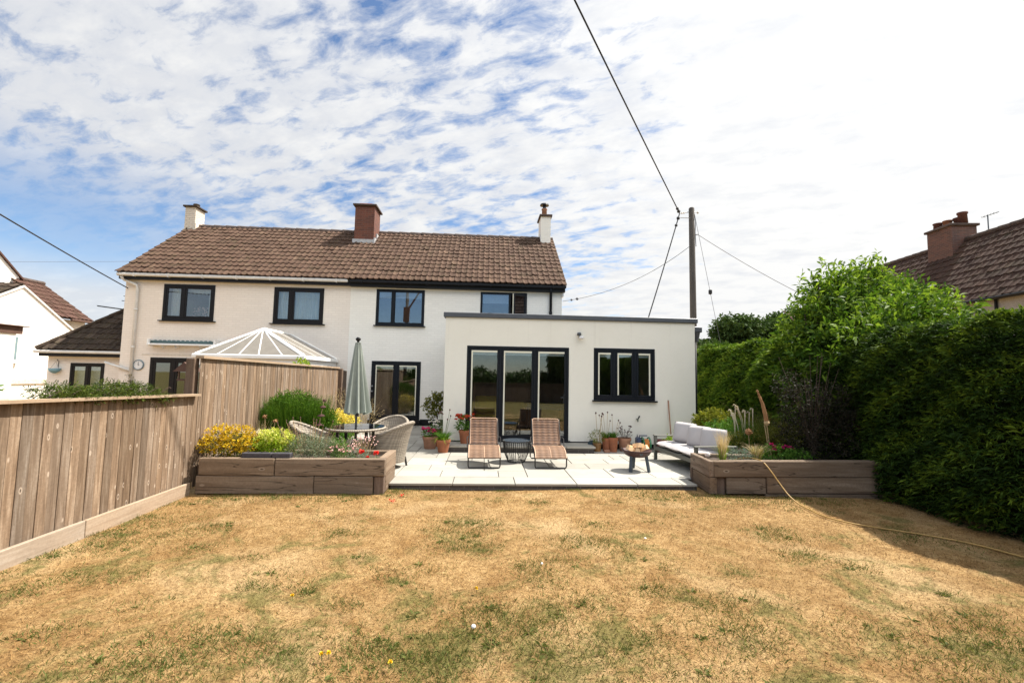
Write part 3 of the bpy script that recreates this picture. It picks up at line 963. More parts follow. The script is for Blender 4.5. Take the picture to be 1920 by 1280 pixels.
def wall_front(x0, x1, z0, z1, y0, y1, holes, mat, parent, name='wall'):
    """wall slab between y0 (outside) and y1 with rectangular holes"""
    mb = MB()
    xs = sorted({x0, x1, *[h[0] for h in holes], *[h[1] for h in holes]})
    zs = sorted({z0, z1, *[h[2] for h in holes], *[h[3] for h in holes]})
    def solid(i, j):
        if i < 0 or j < 0 or i >= len(xs) - 1 or j >= len(zs) - 1: return False
        cx, cz = (xs[i] + xs[i + 1]) / 2, (zs[j] + zs[j + 1]) / 2
        return not any(h[0] < cx < h[1] and h[2] < cz < h[3] for h in holes)
    for i in range(len(xs) - 1):
        for j in range(len(zs) - 1):
            if not solid(i, j): continue
            a, b, c, d = xs[i], xs[i + 1], zs[j], zs[j + 1]
            mb.poly([(a, y0, c), (b, y0, c), (b, y0, d), (a, y0, d)])
            mb.poly([(a, y1, c), (a, y1, d), (b, y1, d), (b, y1, c)])
            if not solid(i - 1, j): mb.poly([(a, y0, c), (a, y0, d), (a, y1, d), (a, y1, c)])
            if not solid(i + 1, j): mb.poly([(b, y0, c), (b, y1, c), (b, y1, d), (b, y0, d)])
            if not solid(i, j - 1): mb.poly([(a, y0, c), (a, y1, c), (b, y1, c), (b, y0, c)])
            if not solid(i, j + 1): mb.poly([(a, y0, d), (b, y0, d), (b, y1, d), (a, y1, d)])
    return mb.build(name, mat, parent)


def frame_unit(parent, name, x0, x1, z0, z1, y, bars, fmat, fw=0.06, sash=0.045, glass='glass', sill=None, spacers=False, hinge=None, bot=None, spacer_sides=None):
    """window or glazed door in a hole; y is the outer face of the frame; bars = x of mullions"""
    f = MB()
    d = 0.07
    bot = fw if bot is None else bot
    f.bbox(x0, x1, y, y + d, z1 - fw, z1, 0.006)
    f.bbox(x0, x1, y, y + d, z0, z0 + bot, 0.006)
    f.bbox(x0, x0 + fw, y, y + d, z0 + bot, z1 - fw, 0.006)
    f.bbox(x1 - fw, x1, y, y + d, z0 + bot, z1 - fw, 0.006)
    for b in bars:
        f.bbox(b - fw / 2, b + fw / 2, y, y + d, z0 + bot, z1 - fw, 0.006)
    edges = [x0 + fw] + [q for b in bars for q in (b - fw / 2, b + fw / 2)] + [x1 - fw]
    lights = [(edges[i], edges[i + 1]) for i in range(0, len(edges), 2)]
    # sash ring inside each light
    for (a, b) in lights:
        s = sash
        za, zb = z0 + bot, z1 - fw
        f.bbox(a, b, y + 0.010, y + d - 0.006, zb - s, zb, 0.006)
        f.bbox(a, b, y + 0.012, y + d - 0.006, za, za + s * 1.2, 0.006)
        f.bbox(a, a + s, y + 0.012, y + d - 0.006, za + s * 1.2, zb - s, 0.006)
        f.bbox(b - s, b, y + 0.012, y + d - 0.006, za + s * 1.2, zb - s, 0.006)
    fo = f.build(name, fmat, parent)
    g = MB()
    for (a, b) in lights:
        g.box(a + sash - 0.005, b - sash + 0.005, y + 0.030, y + 0.036, z0 + bot + sash * 1.2 - 0.005, z1 - fw - sash + 0.005)
    g.build('pane', glass, fo)
    if spacers:
        sp = MB()
        for i, (a, b) in enumerate(lights):
            a2, b2, za, zb = a + sash, b - sash, z0 + bot + sash * 1.2, z1 - fw - sash
            wd = spacers
            sp.box(a2, b2, y + 0.016, y + 0.0285, zb - wd * 1.3, zb)
            side = (spacer_sides or 'l' * 9)[i]
            if side == 'l': sp.box(a2, a2 + wd, y + 0.016, y + 0.0285, za, zb - wd * 1.3)
            else: sp.box(b2 - wd, b2, y + 0.016, y + 0.0285, za, zb - wd * 1.3)
        sp.build('glazing_bead', 'spacer_cream', fo)
        for (a, b) in lights:
            bl = MB(); bl.bbox(a + sash + .002, b - sash - .002, y + 0.075, y + 0.10, z1 - fw - sash - .10, z1 - fw - sash, .004); bl.build('blind', 'blind_white', fo)
    if sill:
        s = MB()
        s.bbox(x0 - sill, x1 + sill, y - 0.075, y + 0.02, z0 - 0.035, z0 - 0.002, 0.005)
        s.build('sill', fmat, fo)
    return fo


def slat_blind(parent, x0, x1, z0, z1, y, mat='blind_white', name='blind'):
    b = MB()
    b.box(x0, x1, y, y + 0.012, z0, z1)
    return b.build(name, mat, parent)


def curtain(parent, x0, x1, z0, z1, y, mat='curtain_white', folds=7, name='curtain'):
    b = MB()
    nn = folds * 6
    P = []
    for i in range(nn + 1):
        x = x0 + (x1 - x0) * i / nn
        yy = y + 0.025 * math.sin(i / 6 * 2 * math.pi)
        P += [(x, yy, z0), (x, yy, z1)]
    b.grid(P, nn + 1, 2)
    return b.build(name, mat, parent, True)


# ================================================================== THE PAIR OF HOUSES
XL, XP, XR = -11.62, -4.50, 2.55       # left end, party line, right end
YF, YB = 15.2, 21.6                    # front and back walls
EZ = 4.72                              # wall top under the eaves
RIDGE_Y, RIDGE_Z = 18.35, 7.42
EAVE_Y, EAVE_Z = 14.93, 4.80
SL = Vector((0, RIDGE_Y - EAVE_Y, RIDGE_Z - EAVE_Z))
SLEN = SL.length

left_house = thing('house', ((XL + XP) / 2, 18.4, PZ), 'cream painted brick house with dark brown window frames and awning', 'house')
right_house = thing('house', ((XP + XR) / 2, 18.4, PZ), 'white painted brick house with flat roofed rendered extension and grey doors', 'house')


def gable_wall(x0, x1, mat, parent):
    mb = MB()
    prof = [(YF + 0.3, PZ), (YB - 0.25, PZ), (YB - 0.25, EZ), (RIDGE_Y, RIDGE_Z - 0.12), (YF + 0.3, EZ + 0.12)]
    mb.slab([(x0, y, z) for y, z in prof], (x1 - x0, 0, 0))
    return mb.build('gable_wall', mat, parent)


# --- left house
holes = [(-10.43, -8.83, 3.32, 4.50), (-6.96, -5.36, 3.31, 4.50), (-10.68, -9.0, PZ, 2.12)]
wall_front(XL, XP, PZ, EZ, YF, YF + 0.28, holes, 'brick_cream', left_house)
gable_wall(XL, XL + 0.25, 'brick_cream', left_house)
mb = MB(); mb.box(XL + 0.25, XP - 0.003, YB - 0.25, YB, PZ, EZ); mb.build('rear_wall', 'brick_cream', left_house)
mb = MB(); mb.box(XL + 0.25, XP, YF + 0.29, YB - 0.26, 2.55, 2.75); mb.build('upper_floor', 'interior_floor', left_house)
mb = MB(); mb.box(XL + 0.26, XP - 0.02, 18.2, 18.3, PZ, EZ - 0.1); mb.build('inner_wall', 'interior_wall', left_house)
wn = frame_unit(left_house, 'window', -10.43, -8.83, 3.32, 4.50, YF - 0.02, [-9.80], 'black_brown', 0.085, 0.055, sill=0.08)
curtain(wn, -10.3, -9.98, 3.4, 4.45, YF + 0.2, folds=4)
curtain(wn, -9.12, -8.9, 3.4, 4.45, YF + 0.2, folds=3)
b = MB()
for i in range(7):
    x0 = -9.76 + i * 0.125
    b.poly([(x0, YF + 0.17, 4.45), (x0 + 0.125, YF + 0.17, 4.45), (x0 + 0.125, YF + 0.17, 4.27), (x0 + 0.0625, YF + 0.17, 4.21), (x0, YF + 0.17, 4.27)])
b.build('valance', 'curtain_white', wn)
b = MB()   # flowers on the inside sill
for i in range(70):
    a = random.random() * 6.28; r = random.random() ** .5
    b.ball((-9.42 + 0.30 * r * math.cos(a), YF + 0.42 + jit(0.08), 3.62 + 0.24 * r * math.sin(a)), random.uniform(0.015, 0.035), 6)
b.build('flower_arrangement', 'petal_pale_pink', wn)
wn = frame_unit(left_house, 'window', -6.96, -5.36, 3.31, 4.50, YF - 0.02, [-6.40], 'black_brown', 0.085, 0.055, sill=0.08)
curtain(wn, -6.85, -5.45, 3.4, 4.45, YF + 0.11, 'blind_white', 12)
wn = frame_unit(left_house, 'patio_door', -10.68, -9.0, PZ, 2.12, YF - 0.02, [-9.95], 'black_brown', 0.10, 0.07)
curtain(wn, -10.15, -9.98, 0.15, 2.0, YF + 0.3, 'curtain_blue', 3)
curtain(wn, -9.75, -9.5, 0.15, 2.0, YF + 0.3, 'curtain_white', 4)
mb = MB(); mb.box(-10.95, -8.6, YF - 0.012, YF + 0.0, 2.20, 2.225); mb.build('lintel_line', 'mortar_cream', left_house)
rl = roof_tiles((XL - 0.14, EAVE_Y, EAVE_Z), (1, 0, 0), SL, XP - XL + 0.14, SLEN, 'roof', 'roof_tile', left_house, seed=3)
mb = MB()
mb.slab([(XL - 0.13, EAVE_Y + 0.02, EAVE_Z - 0.05), (XP, EAVE_Y + 0.02, EAVE_Z - 0.05), (XP, RIDGE_Y, RIDGE_Z - 0.05), (XL - 0.13, RIDGE_Y, RIDGE_Z - 0.05)], (0, 0, 0.035))
mb.slab([(XL - 0.13, 21.77, EAVE_Z), (XP, 21.77, EAVE_Z), (XP, RIDGE_Y + 0.01, RIDGE_Z - 0.01), (XL - 0.13, RIDGE_Y + 0.01, RIDGE_Z - 0.01)], (0, 0, -0.05))
mb.build('roof_deck', 'roof_tile_dark', rl)


def ridge_run(x0, x1, y, z, parent, mat='tan_ridge'):
    mb = MB()
    L = 0.45
    k = int(round(abs(x1 - x0) / L))
    for i in range(k):
        a = x0 + (x1 - x0) * i / k; b_ = x0 + (x1 - x0) * (i + 1) / k
        mb.tone = random.random()
        mb.tube([(a, y, z - 0.035), (b_ - 0.01, y, z - 0.045)], [0.115, 0.105], 10)
    return mb.build('ridge_tile', mat, parent, False)


ridge_run(XL - 0.14, XP, RIDGE_Y, RIDGE_Z, rl)
mb = MB()
mb.bbox(XL - 0.12, XP - 0.04, EAVE_Y - 0.02, EAVE_Y + 0.085, EAVE_Z - 0.115, EAVE_Z - 0.015, 0.025)
for x in np.arange(XL + 0.4, XP - 0.2, 1.05): mb.box(x, x + 0.03, EAVE_Y - 0.028, EAVE_Y + 0.08, EAVE_Z - 0.13, EAVE_Z - 0.01)
mb.build('gutter', 'gutter_cream', left_house)
mb = MB(); mb.box(XL - 0.1, XP - 0.01, EAVE_Y + 0.088, YF - 0.002, EAVE_Z - 0.20, EAVE_Z - 0.07); mb.build('soffit', 'black_brown', left_house)
mb = MB()
mb.tube([(XL + 0.02, EAVE_Y + 0.03, 4.66), (XL + 0.03, YF - 0.12, 4.58), (XL + 0.40, YF - 0.09, 4.42), (XL + 0.42, YF - 0.07, 4.30), (XL + 0.42, YF - 0.07, 0.2)], 0.045, 10)
for z in (3.6, 2.4, 1.2): mb.tube([(XL + 0.42, YF - 0.07, z), (XL + 0.42, YF - 0.07, z + 0.06)], 0.055, 10)
mb.tube([(XL - 0.4, YF - 0.06, 1.93), (XL + 0.40, YF - 0.06, 1.68)], 0.04, 8)
mb.build('downpipe', 'gutter_cream', left_house, True)
# left chimney
c = MB(); c.box(-11.82, -11.43, 18.05, 18.62, 7.0, 8.08); ch = c.build('chimney', 'brick_peeling', left_house)
c = MB(); c.bbox(-11.89, -11.36, 17.98, 18.69, 8.08, 8.15, 0.012); c.build('cap', 'roof_tile_dark', ch)
c = MB(); c.lathe([(0.10, 0), (0.12, 0.14), (0.09, 0.16)], (-11.6, 18.35, 8.15), 12, cap1=True); c.build('chimney_pot', 'roof_tile_dark', ch)
c = MB(); c.box(-11.86, -11.39, 18.02, 18.048, 7.06, 7.20); c.box(-11.428, -11.40, 18.05, 18.5, 7.15, 7.45); c.build('flashing', 'mortar_cream', ch)

# side annex of the left house, hipped roof
wall_front(-14.15, XL - 0.003, PZ, 2.25, 15.62, 15.85, [(-13.44, -12.39, 0.9, 1.90)], 'brick_cream', left_house, 'annex_wall')
mb = MB(); mb.box(-14.15, -13.92, 15.853, 19.6, PZ, 2.25); mb.box(-13.918, XL - 0.003, 19.4, 19.6, PZ, 2.25); mb.build('annex_side_wall', 'brick_cream', left_house)
wn = frame_unit(left_house, 'window', -13.44, -12.39, 0.9, 1.90, 15.60, [-12.9], 'black_brown', 0.07, 0.045, sill=0.06)
slat_blind(wn, -13.38, -12.45, 0.95, 1.85, 15.8, 'blind_white')
pit = math.radians(45)
aO = (-14.32, 15.36, 2.31)
aV = (0, math.cos(pit), math.sin(pit))
ra = roof_tiles(aO, (1, 0, 0), aV, 2.66, 3.1, 'annex_roof', 'roof_tile_dark', left_house, gauge=.27, clip=lambda u, v: u > v * math.cos(pit) + 0.02, hscale=1.1, seed=8)
mb = MB()
hx = 3.1 * math.cos(pit); hz = 2.31 + 3.1 * math.sin(pit)
mb.slab([(-14.3, 15.38, 2.27), (XL - 0.004, 15.38, 2.27), (XL - 0.004, 15.36 + hx, hz - 0.04), (-14.32 + hx, 15.36 + hx, hz - 0.04)], (0, 0, 0.03))
mb.slab([(-14.3, 15.38, 2.27), (-14.32 + hx, 15.36 + hx, hz - 0.04), (-14.32 + hx, 17.7, hz - 0.04), (-14.3, 19.6, 2.27)], (0, 0, 0.03))
mb.build('roof_deck', 'roof_tile_dark', ra)
mb = MB()
for i in range(9):
    a = i / 9; b_ = (i + 1) / 9
    mb.tube([(-14.32 + hx * a, 15.36 + hx * a, 2.33 + (hz - 2.31) * a), (-14.32 + hx * b_, 15.36 + hx * b_, 2.33 + (hz - 2.31) * b_)], [0.08, 0.07], 8)
mb.build('hip_tile', 'roof_tile_dark', ra)
mb = MB(); mb.bbox(-14.36, XL - 0.01, 15.30, 15.39, 2.20, 2.29, 0.02); mb.build('annex_gutter', 'gutter_cream', left_house)
mb = MB(); mb.box(-14.25, XL - 0.01, 15.395, 15.615, 2.10, 2.24); mb.build('annex_fascia', 'black_brown', left_house)

# --- right house
holes = [(-3.66, -2.07, 3.33, 4.54), (-0.21, 1.36, 3.33, 4.54), (-3.72, -2.12, 0.24, 2.15)]
wall_front(XP, XR, PZ, EZ, YF, YF + 0.28, holes, 'brick_white', right_house)
gable_wall(XR - 0.25, XR, 'brick_white', right_house)
mb = MB(); mb.box(XP, XR - 0.25, YB - 0.25, YB, PZ, EZ); mb.build('rear_wall', 'brick_white', right_house)
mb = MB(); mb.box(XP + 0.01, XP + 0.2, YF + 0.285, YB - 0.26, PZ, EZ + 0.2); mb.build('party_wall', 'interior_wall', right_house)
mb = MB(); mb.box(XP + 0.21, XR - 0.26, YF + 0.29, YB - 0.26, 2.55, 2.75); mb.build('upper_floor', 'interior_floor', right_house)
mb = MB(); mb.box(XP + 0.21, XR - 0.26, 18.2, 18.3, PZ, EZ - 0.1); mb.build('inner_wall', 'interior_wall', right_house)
wn = frame_unit(right_house, 'window', -3.66, -2.07, 3.33, 4.54, YF - 0.015, [-3.10], 'charcoal', 0.055, 0.04, glass='glass_blue', sill=0.05)
slat_blind(wn, -3.58, -2.15, 4.26, 4.46, YF + 0.14)
# right upper window with one casement standing open
f = MB()
X0, X1, Z0, Z1, y = -0.21, 1.36, 3.33, 4.54, YF - 0.015
f.bbox(X0, X1, y, y + .07, Z1 - .07, Z1, .006); f.bbox(X0, X1, y, y + .07, Z0, Z0 + .07, .006)
f.bbox(X0, X0 + .07, y, y + .07, Z0 + .07, Z1 - .07, .006); f.bbox(X1 - .07, X1, y, y + .07, Z0 + .07, Z1 - .07, .006)
f.bbox(0.74, 0.82, y, y + .07, Z0 + .07, Z1 - .07, .006)
wn = f.build('window', 'charcoal', right_house)
g = MB(); g.box(X0 + .07, 0.74, y + .03, y + .036, Z0 + .07, Z1 - .07); g.build('pane', 'glass_blue', wn)
slat_blind(wn, X0 + .08, 0.74, 4.18, 4.47, YF + 0.14)
s = MB(); s.bbox(X0 - .05, X1 + .05, y - .075, y + .02, Z0 - .035, Z0 - .002, .005); s.build('sill', 'charcoal', wn)
Mo = Matrix.Translation((1.30, y - 0.005, 0)) @ Matrix.Rotation(R(33), 4, 'Z')
cs = MB()
cw = -0.52
for (a, b_, c1, d1) in ((cw, 0, Z1 - .13, Z1 - .075), (cw, 0, Z0 + .075, Z0 + .13), (cw, cw + .055, Z0 + .13, Z1 - .13), (-.055, 0, Z0 + .13, Z1 - .13)):
    cs.bbox(a, b_, -0.05, 0.0, c1, d1, .005, Mo)
co = cs.build('open_casement', 'charcoal', wn)
g = MB(); g.box(cw + .05, -.05, -.03, -.024, Z0 + .12, Z1 - .12, Mo); g.build('pane', 'glass_blue', co)
g = MB(); g.box(cw - .012, cw - .002, -0.045, 0.0, Z0 + .08, Z1 - .08, Mo); g.build('seal', 'spacer_cream', co)
dr = frame_unit(right_house, 'french_door', -3.72, -2.12, 0.24, 2.15, YF - 0.02, [-2.92], 'charcoal', 0.07, 0.065, spacers=0.032, spacer_sides='lr')
for z in (1.33, 1.16):
    h_ = MB(); h_.tube([(-3.665, YF - 0.02, z), (-3.665, YF - 0.075, z)], 0.022, 8); h_.ball((-3.665, YF - 0.08, z), 0.028, 8)
    h_.build('handle', 'galvanised', dr, True)
mb = MB(); mb.box(XP + 0.9, -3.76, YF - 0.02, YF - 0.002, PZ, 0.24); mb.box(-2.10, -0.96, YF - 0.02, YF - 0.002, PZ, 0.27); mb.bbox(-3.78, -2.08, YF - 0.10, YF - 0.002, PZ + 0.02, 0.235, 0.01)
mb.build('plinth', 'plinth_dark', right_house)
rr_ = roof_tiles((XP, EAVE_Y, EAVE_Z), (1, 0, 0), SL, XR - XP + 0.12, SLEN, 'roof', 'roof_tile', right_house, seed=5)
mb = MB()
mb.slab([(XP, EAVE_Y + 0.02, EAVE_Z - 0.05), (XR + 0.11, EAVE_Y + 0.02, EAVE_Z - 0.05), (XR + 0.11, RIDGE_Y, RIDGE_Z - 0.05), (XP, RIDGE_Y, RIDGE_Z - 0.05)], (0, 0, 0.035))
mb.slab([(XP, 21.77, EAVE_Z), (XR + 0.11, 21.77, EAVE_Z), (XR + 0.11, RIDGE_Y + 0.01, RIDGE_Z - 0.01), (XP, RIDGE_Y + 0.01, RIDGE_Z - 0.01)], (0, 0, -0.05))
mb.build('roof_deck', 'roof_tile_dark', rr_)
ridge_run(XP, XR + 0.12, RIDGE_Y, RIDGE_Z, rr_)
mb = MB()
mb.bbox(XP, XR + 0.1, EAVE_Y - 0.02, EAVE_Y + 0.085, EAVE_Z - 0.12, EAVE_Z - 0.01, 0.025)
for x in np.arange(XP + 0.4, XR - 0.1, 1.05): mb.box(x, x + 0.03, EAVE_Y - 0.028, EAVE_Y + 0.08, EAVE_Z - 0.13, EAVE_Z - 0.005)
mb.build('gutter', 'near_black', right_house)
mb = MB(); mb.box(XP, XR + 0.08, EAVE_Y + 0.088, YF - 0.002, EAVE_Z - 0.22, EAVE_Z - 0.07); mb.build('soffit', 'near_black', right_house)
mb = MB(); mb.tube([(2.14, EAVE_Y + 0.04, 4.68), (2.16, YF - 0.07, 4.50), (2.16, YF - 0.07, 3.1)], 0.045, 10); mb.tube([(2.16, YF - 0.07, 3.83), (2.16, YF - 0.07, 3.92)], 0.056, 10)
mb.build('downpipe', 'charcoal', right_house, True)
mb = MB(); mb.box(XR + 0.002, XR + 0.05, EAVE_Y + 0.2, YF + 0.4, 4.45, 4.72); mb.build('bargeboard', 'white_paint', right_house)
# big shared stack on the party line
c = MB(); c.box(-5.14, -4.40, 17.45, 18.35, 6.5, 8.18); ch = c.build('chimney', 'brick_red', right_house)
c = MB(); c.bbox(-5.22, -4.32, 17.37, 18.43, 8.18, 8.25, 0.01); c.build('cap', 'tan_ridge', ch)
c = MB(); c.bbox(-5.02, -4.52, 17.55, 18.25, 8.25, 8.33, 0.02); c.build('flue_slab', 'red_cap', ch)
c = MB(); c.box(-5.19, -4.35, 17.40, 17.447, 6.62, 6.86); c.box(-4.398, -4.35, 17.45, 18.3, 6.70, 6.95); c.box(-4.398, -4.35, 17.75, 18.3, 6.95, 7.2); c.build('flashing', 'lead', ch)
# slim white stack at the right gable
c = MB(); c.box(2.12, 2.52, 17.95, 18.75, 7.05, 8.22); ch = c.build('chimney', 'brick_white', right_house)
c = MB(); c.bbox(2.06, 2.58, 17.88, 18.82, 8.22, 8.30, 0.01); c.build('cap', 'tan_ridge', ch)
c = MB(); c.lathe([(0.11, 0), (0.10, 0.30), (0.12, 0.32), (0.12, 0.36), (0.07, 0.37)], (2.30, 18.3, 8.30), 14, cap1=True); c.build('chimney_pot', 'terracotta_pale', ch, True)
c = MB(); c.lathe([(0.07, 0), (0.07, 0.16)], (2.30, 18.3, 8.66), 12); c.lathe([(0.19, 0.14), (0.17, 0.20), (0.03, 0.25)], (2.30, 18.3, 8.66), 14, cap1=True); c.build('cowl', 'steel_dark', ch)

# --- flat roofed extension of the right house
EX0, EX1, EY = -0.94, 5.0, 10.6
holes = [(-0.43, 1.96, 0.25, 2.42), (2.55, 4.02, 1.21, 2.43)]
wall_front(EX0, EX1, PZ, 3.07, EY, EY + 0.3, holes, 'render_wall', right_house, 'extension_wall')
mb = MB()
mb.box(EX0, EX0 + 0.3, EY + 0.303, YF - 0.003, PZ, 3.07)
mb.build('extension_side_wall', 'render_cream', right_house)
mb = MB()
mb.box(EX1 - 0.3, EX1, EY + 0.303, YF + 1.5, PZ, 3.07)
mb.build('extension_side_wall', 'render_cream', right_house)
mb = MB(); mb.box(EX0 + 0.02, EX1 - 0.02, EY + 0.02, YF - 0.003, 3.075, 3.10); mb.box(XR + 0.01, EX1 - 0.02, YF, YF + 1.5, 3.075, 3.10); mb.build('flat_roof', 'coping_grey', right_house)
mb = MB(); mb.bbox(EX0 - 0.05, EX1 + 0.06, EY - 0.055, EY + 0.30, 3.072, 3.185, 0.012); mb.box(EX0 - 0.04, EX0 + 0.28, EY + 0.30, YF - 0.003, 3.102, 3.17); mb.box(EX1 - 0.26, EX1 + 0.05, EY + 0.30, YF + 1.5, 3.102, 3.17); mb.build('coping', 'coping_grey', right_house)
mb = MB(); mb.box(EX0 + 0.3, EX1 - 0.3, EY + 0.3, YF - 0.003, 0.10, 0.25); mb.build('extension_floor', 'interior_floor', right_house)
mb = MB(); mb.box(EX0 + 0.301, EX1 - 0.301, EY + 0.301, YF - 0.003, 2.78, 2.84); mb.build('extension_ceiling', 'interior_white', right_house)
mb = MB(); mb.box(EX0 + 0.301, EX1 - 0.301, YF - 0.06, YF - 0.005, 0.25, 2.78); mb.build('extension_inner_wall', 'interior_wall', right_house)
mb = MB(); mb.box(EX0, -0.80, EY - 0.012, EY - 0.002, PZ, 0.20); mb.box(2.50, EX1, EY - 0.012, EY - 0.002, PZ, 0.20); mb.box(-0.8, 2.5, EY - 0.012, EY - 0.002, 0.22, 0.245)
mb.build('extension_plinth', 'plinth_dark', right_house)
dr = frame_unit(right_house, 'bifold_door', -0.43, 1.96, 0.25, 2.42, EY - 0.01, [0.352, 1.16], 'charcoal', 0.055, 0.05, spacers=0.032, bot=0.06, spacer_sides='lll')
h_ = MB(); h_.tube([(1.84, EY - 0.01, 1.25), (1.84, EY - 0.06, 1.25), (1.76, EY - 0.06, 1.25)], 0.012, 8); h_.box(1.825, 1.855, EY - 0.016, EY - 0.01, 1.12, 1.32); h_.build('handle', 'steel_dark', dr)
mb = MB(); mb.bbox(-0.48, 2.0, EY - 0.06, EY - 0.011, 0.232, 0.262, 0.008); mb.build('threshold', 'charcoal', dr)
frame_unit(right_house, 'window', 2.55, 4.02, 1.21, 2.43, EY - 0.01, [3.04, 3.545], 'charcoal', 0.055, 0.055, spacers=0.030, sill=0.035, spacer_sides='llr')
mb = MB()
mb.bbox(EX1 + 0.002, EX1 + 0.20, EY + 0.02, EY + 0.22, 2.86, 3.0, 0.015)
mb.lathe([(0.06, -0.22), (0.10, 0.0)], (EX1 + 0.09, EY + 0.12, 2.86), 4)
mb.build('hopper', 'coping_grey', right_house)
mb = MB(); mb.tube([(EX1 + 0.06, EY + 0.12, 2.72), (EX1 + 0.06, EY + 0.12, 0.1)], 0.04, 10); mb.build('rain_pipe', 'plinth_dark', right_house, True)

# things seen through the glass
ar = thing('armchair', (0.05, 12.3, 0.25), 'mustard yellow chair inside behind the left folding door', 'chair')
b = MB(); b.bbox(-0.25, 0.35, 12.0, 12.6, 0.55, 0.72, 0.04); b.build('seat', 'mustard', ar)
b = MB(); b.bbox(-0.25, 0.35, 12.55, 12.68, 0.72, 1.18, 0.04); b.build('backrest', 'mustard', ar)
for sx in (-0.2, 0.3):
    for sy in (12.06, 12.6):
        b = MB(); b.tube([(sx, sy, 0.25), (sx, sy, 0.56)], 0.018, 6); b.build('leg', 'steel_dark', ar)
tb = thing('dining_table', (1.7, 12.9, 0.25), 'table under a blue cloth inside behind the right folding door', 'table')
b = MB(); b.bbox(1.15, 2.3, 12.4, 13.4, 0.92, 0.98, 0.01); b.box(1.14, 2.31, 12.39, 13.41, 0.84, 0.925); b.build('table_top', 'blue_cloth', tb)
for sx in (1.25, 2.2):
    for sy in (12.5, 13.3):
        b = MB(); b.box(sx - .03, sx + .03, sy - .03, sy + .03, 0.25, 0.84); b.build('leg', 'timber_brown', tb)


# ================================================================== NEIGHBOURING BUILDINGS
# --- far left: white gabled house
nl = thing('house', (-20, 18, 0), 'bright white gabled house with brown roofs at the far left edge', 'house')
mb = MB()
mb.slab([(-17.0, 14.4, 0), (-17.0, 20.7, 0), (-17.0, 20.7, 2.66), (-17.0, 17.54, 4.70), (-17.0, 14.4, 2.85)], (-0.3, 0, 0))
mb.box(-23, -17.3, 14.5, 14.7, 0, 2.7)
mb.build('gable_wall', 'neighbour_white', nl)
sv = Vector((0, 17.54 - 14.15, 4.78 - 2.72))
r1 = roof_tiles((-24.0, 14.15, 2.72), (1, 0, 0), sv, 7.02, sv.length, 'roof', 'roof_tile_dark', nl, tw=0.25, seed=21)
mb = MB(); mb.slab([(-24, 20.9, 2.56), (-17.02, 20.9, 2.56), (-17.02, 17.56, 4.74), (-24, 17.56, 4.74)], (0, 0, 0.05)); mb.slab([(-24, 14.2, 2.70), (-17.02, 14.2, 2.70), (-17.02, 17.5, 4.72), (-24, 17.5, 4.72)], (0, 0, 0.03)); mb.build('roof_deck', 'roof_tile_dark', r1)
mb = MB()
mb.slab([(-16.99, 17.54, 4.73), (-16.99, 20.85, 2.57), (-16.99, 20.85, 2.49), (-16.99, 17.54, 4.65)], (0.04, 0, 0)); mb.slab([(-16.99, 17.54, 4.73), (-16.99, 14.2, 2.74), (-16.99, 14.2, 2.66), (-16.99, 17.54, 4.65)], (0.04, 0, 0))
mb.build('bargeboard', 'gutter_cream', nl)
# cross wing behind with its ridge running away from the camera
mb = MB(); mb.box(-21.2, -17.3, 18.0, 20.6, 0, 3.72); mb.build('wing_wall', 'neighbour_white', nl)
sv = Vector((-2.25, 0, 1.60))
r2 = roof_tiles((-17.04, 18.3, 3.76), (0, 1, 0), sv, 2.4, sv.length, 'wing_roof', 'roof_tile_red', nl, tw=0.20, seed=22, clip=lambda u, v: u > 1.15 * v / sv.length)
mb = MB(); mb.slab([(-17.06, 18.3, 3.72), (-17.06, 20.72, 3.72), (-19.29, 20.72, 5.33), (-19.29, 19.5, 5.33)], (0, 0, 0.02)); mb.slab([(-19.30, 19.5, 5.35), (-19.30, 20.72, 5.35), (-21.4, 20.72, 3.8), (-21.4, 19.5, 3.8)], (0, 0, 0.02)); mb.build('roof_deck', 'roof_tile_dark', r2)
ridge = MB(); ridge.tube([(-19.29, 19.45, 5.37), (-19.29, 20.76, 5.37)], 0.09, 8); ridge.build('ridge_tile', 'tan_ridge', r2)
mb = MB(); mb.tube([(-17.0, 19.6, 3.70), (-17.0, 20.76, 3.70)], 0.05, 8); mb.build('gutter', 'timber_brown', nl)
mb = MB(); mb.tube([(-17.02, 20.66, 3.66), (-17.2, 20.6, 3.4), (-17.2, 20.6, 2.3)], 0.04, 8); mb.build('downpipe', 'timber_brown', nl)
# tall gable beyond
mb = MB(); mb.slab([(-19.2, 13.2, 0), (-19.2, 19.62, 0), (-19.2, 19.62, 5.42), (-19.2, 16.4, 8.2), (-19.2, 13.2, 5.4)], (-0.3, 0, 0)); mb.build('tall_gable_wall', 'neighbour_white', nl)
mb = MB(); mb.slab([(-19.12, 19.75, 5.36), (-19.12, 16.4, 8.30), (-25, 16.4, 8.30), (-25, 19.75, 5.36)], (0, 0, -0.08)); mb.slab([(-19.12, 13.05, 5.3), (-19.12, 16.38, 8.30), (-25, 16.38, 8.30), (-25, 13.05, 5.3)], (0, 0, -0.08)); mb.build('tall_roof', 'roof_tile_red', nl)
mb = MB(); mb.bbox(-16.97, -16.5, 16.2, 17.18, 2.90, 3.16, 0.01); mb.box(-16.99, -16.4, 16.1, 17.30, 3.16, 3.19); mb.build('porch_fascia', 'timber_brown', nl)
mb = MB(); mb.box(-16.995, -16.55, 15.4, 17.0, 0, 2.9); mb.build('porch_wall', 'white_brick_pale', nl)
mb = MB(); mb.bbox(-16.995, -16.93, 17.12, 17.54, 1.93, 2.88, 0.01); mb.bbox(-16.99, -16.88, 17.10, 17.56, 1.86, 1.925, 0.01); wf = mb.build('window', 'white_paint', nl)
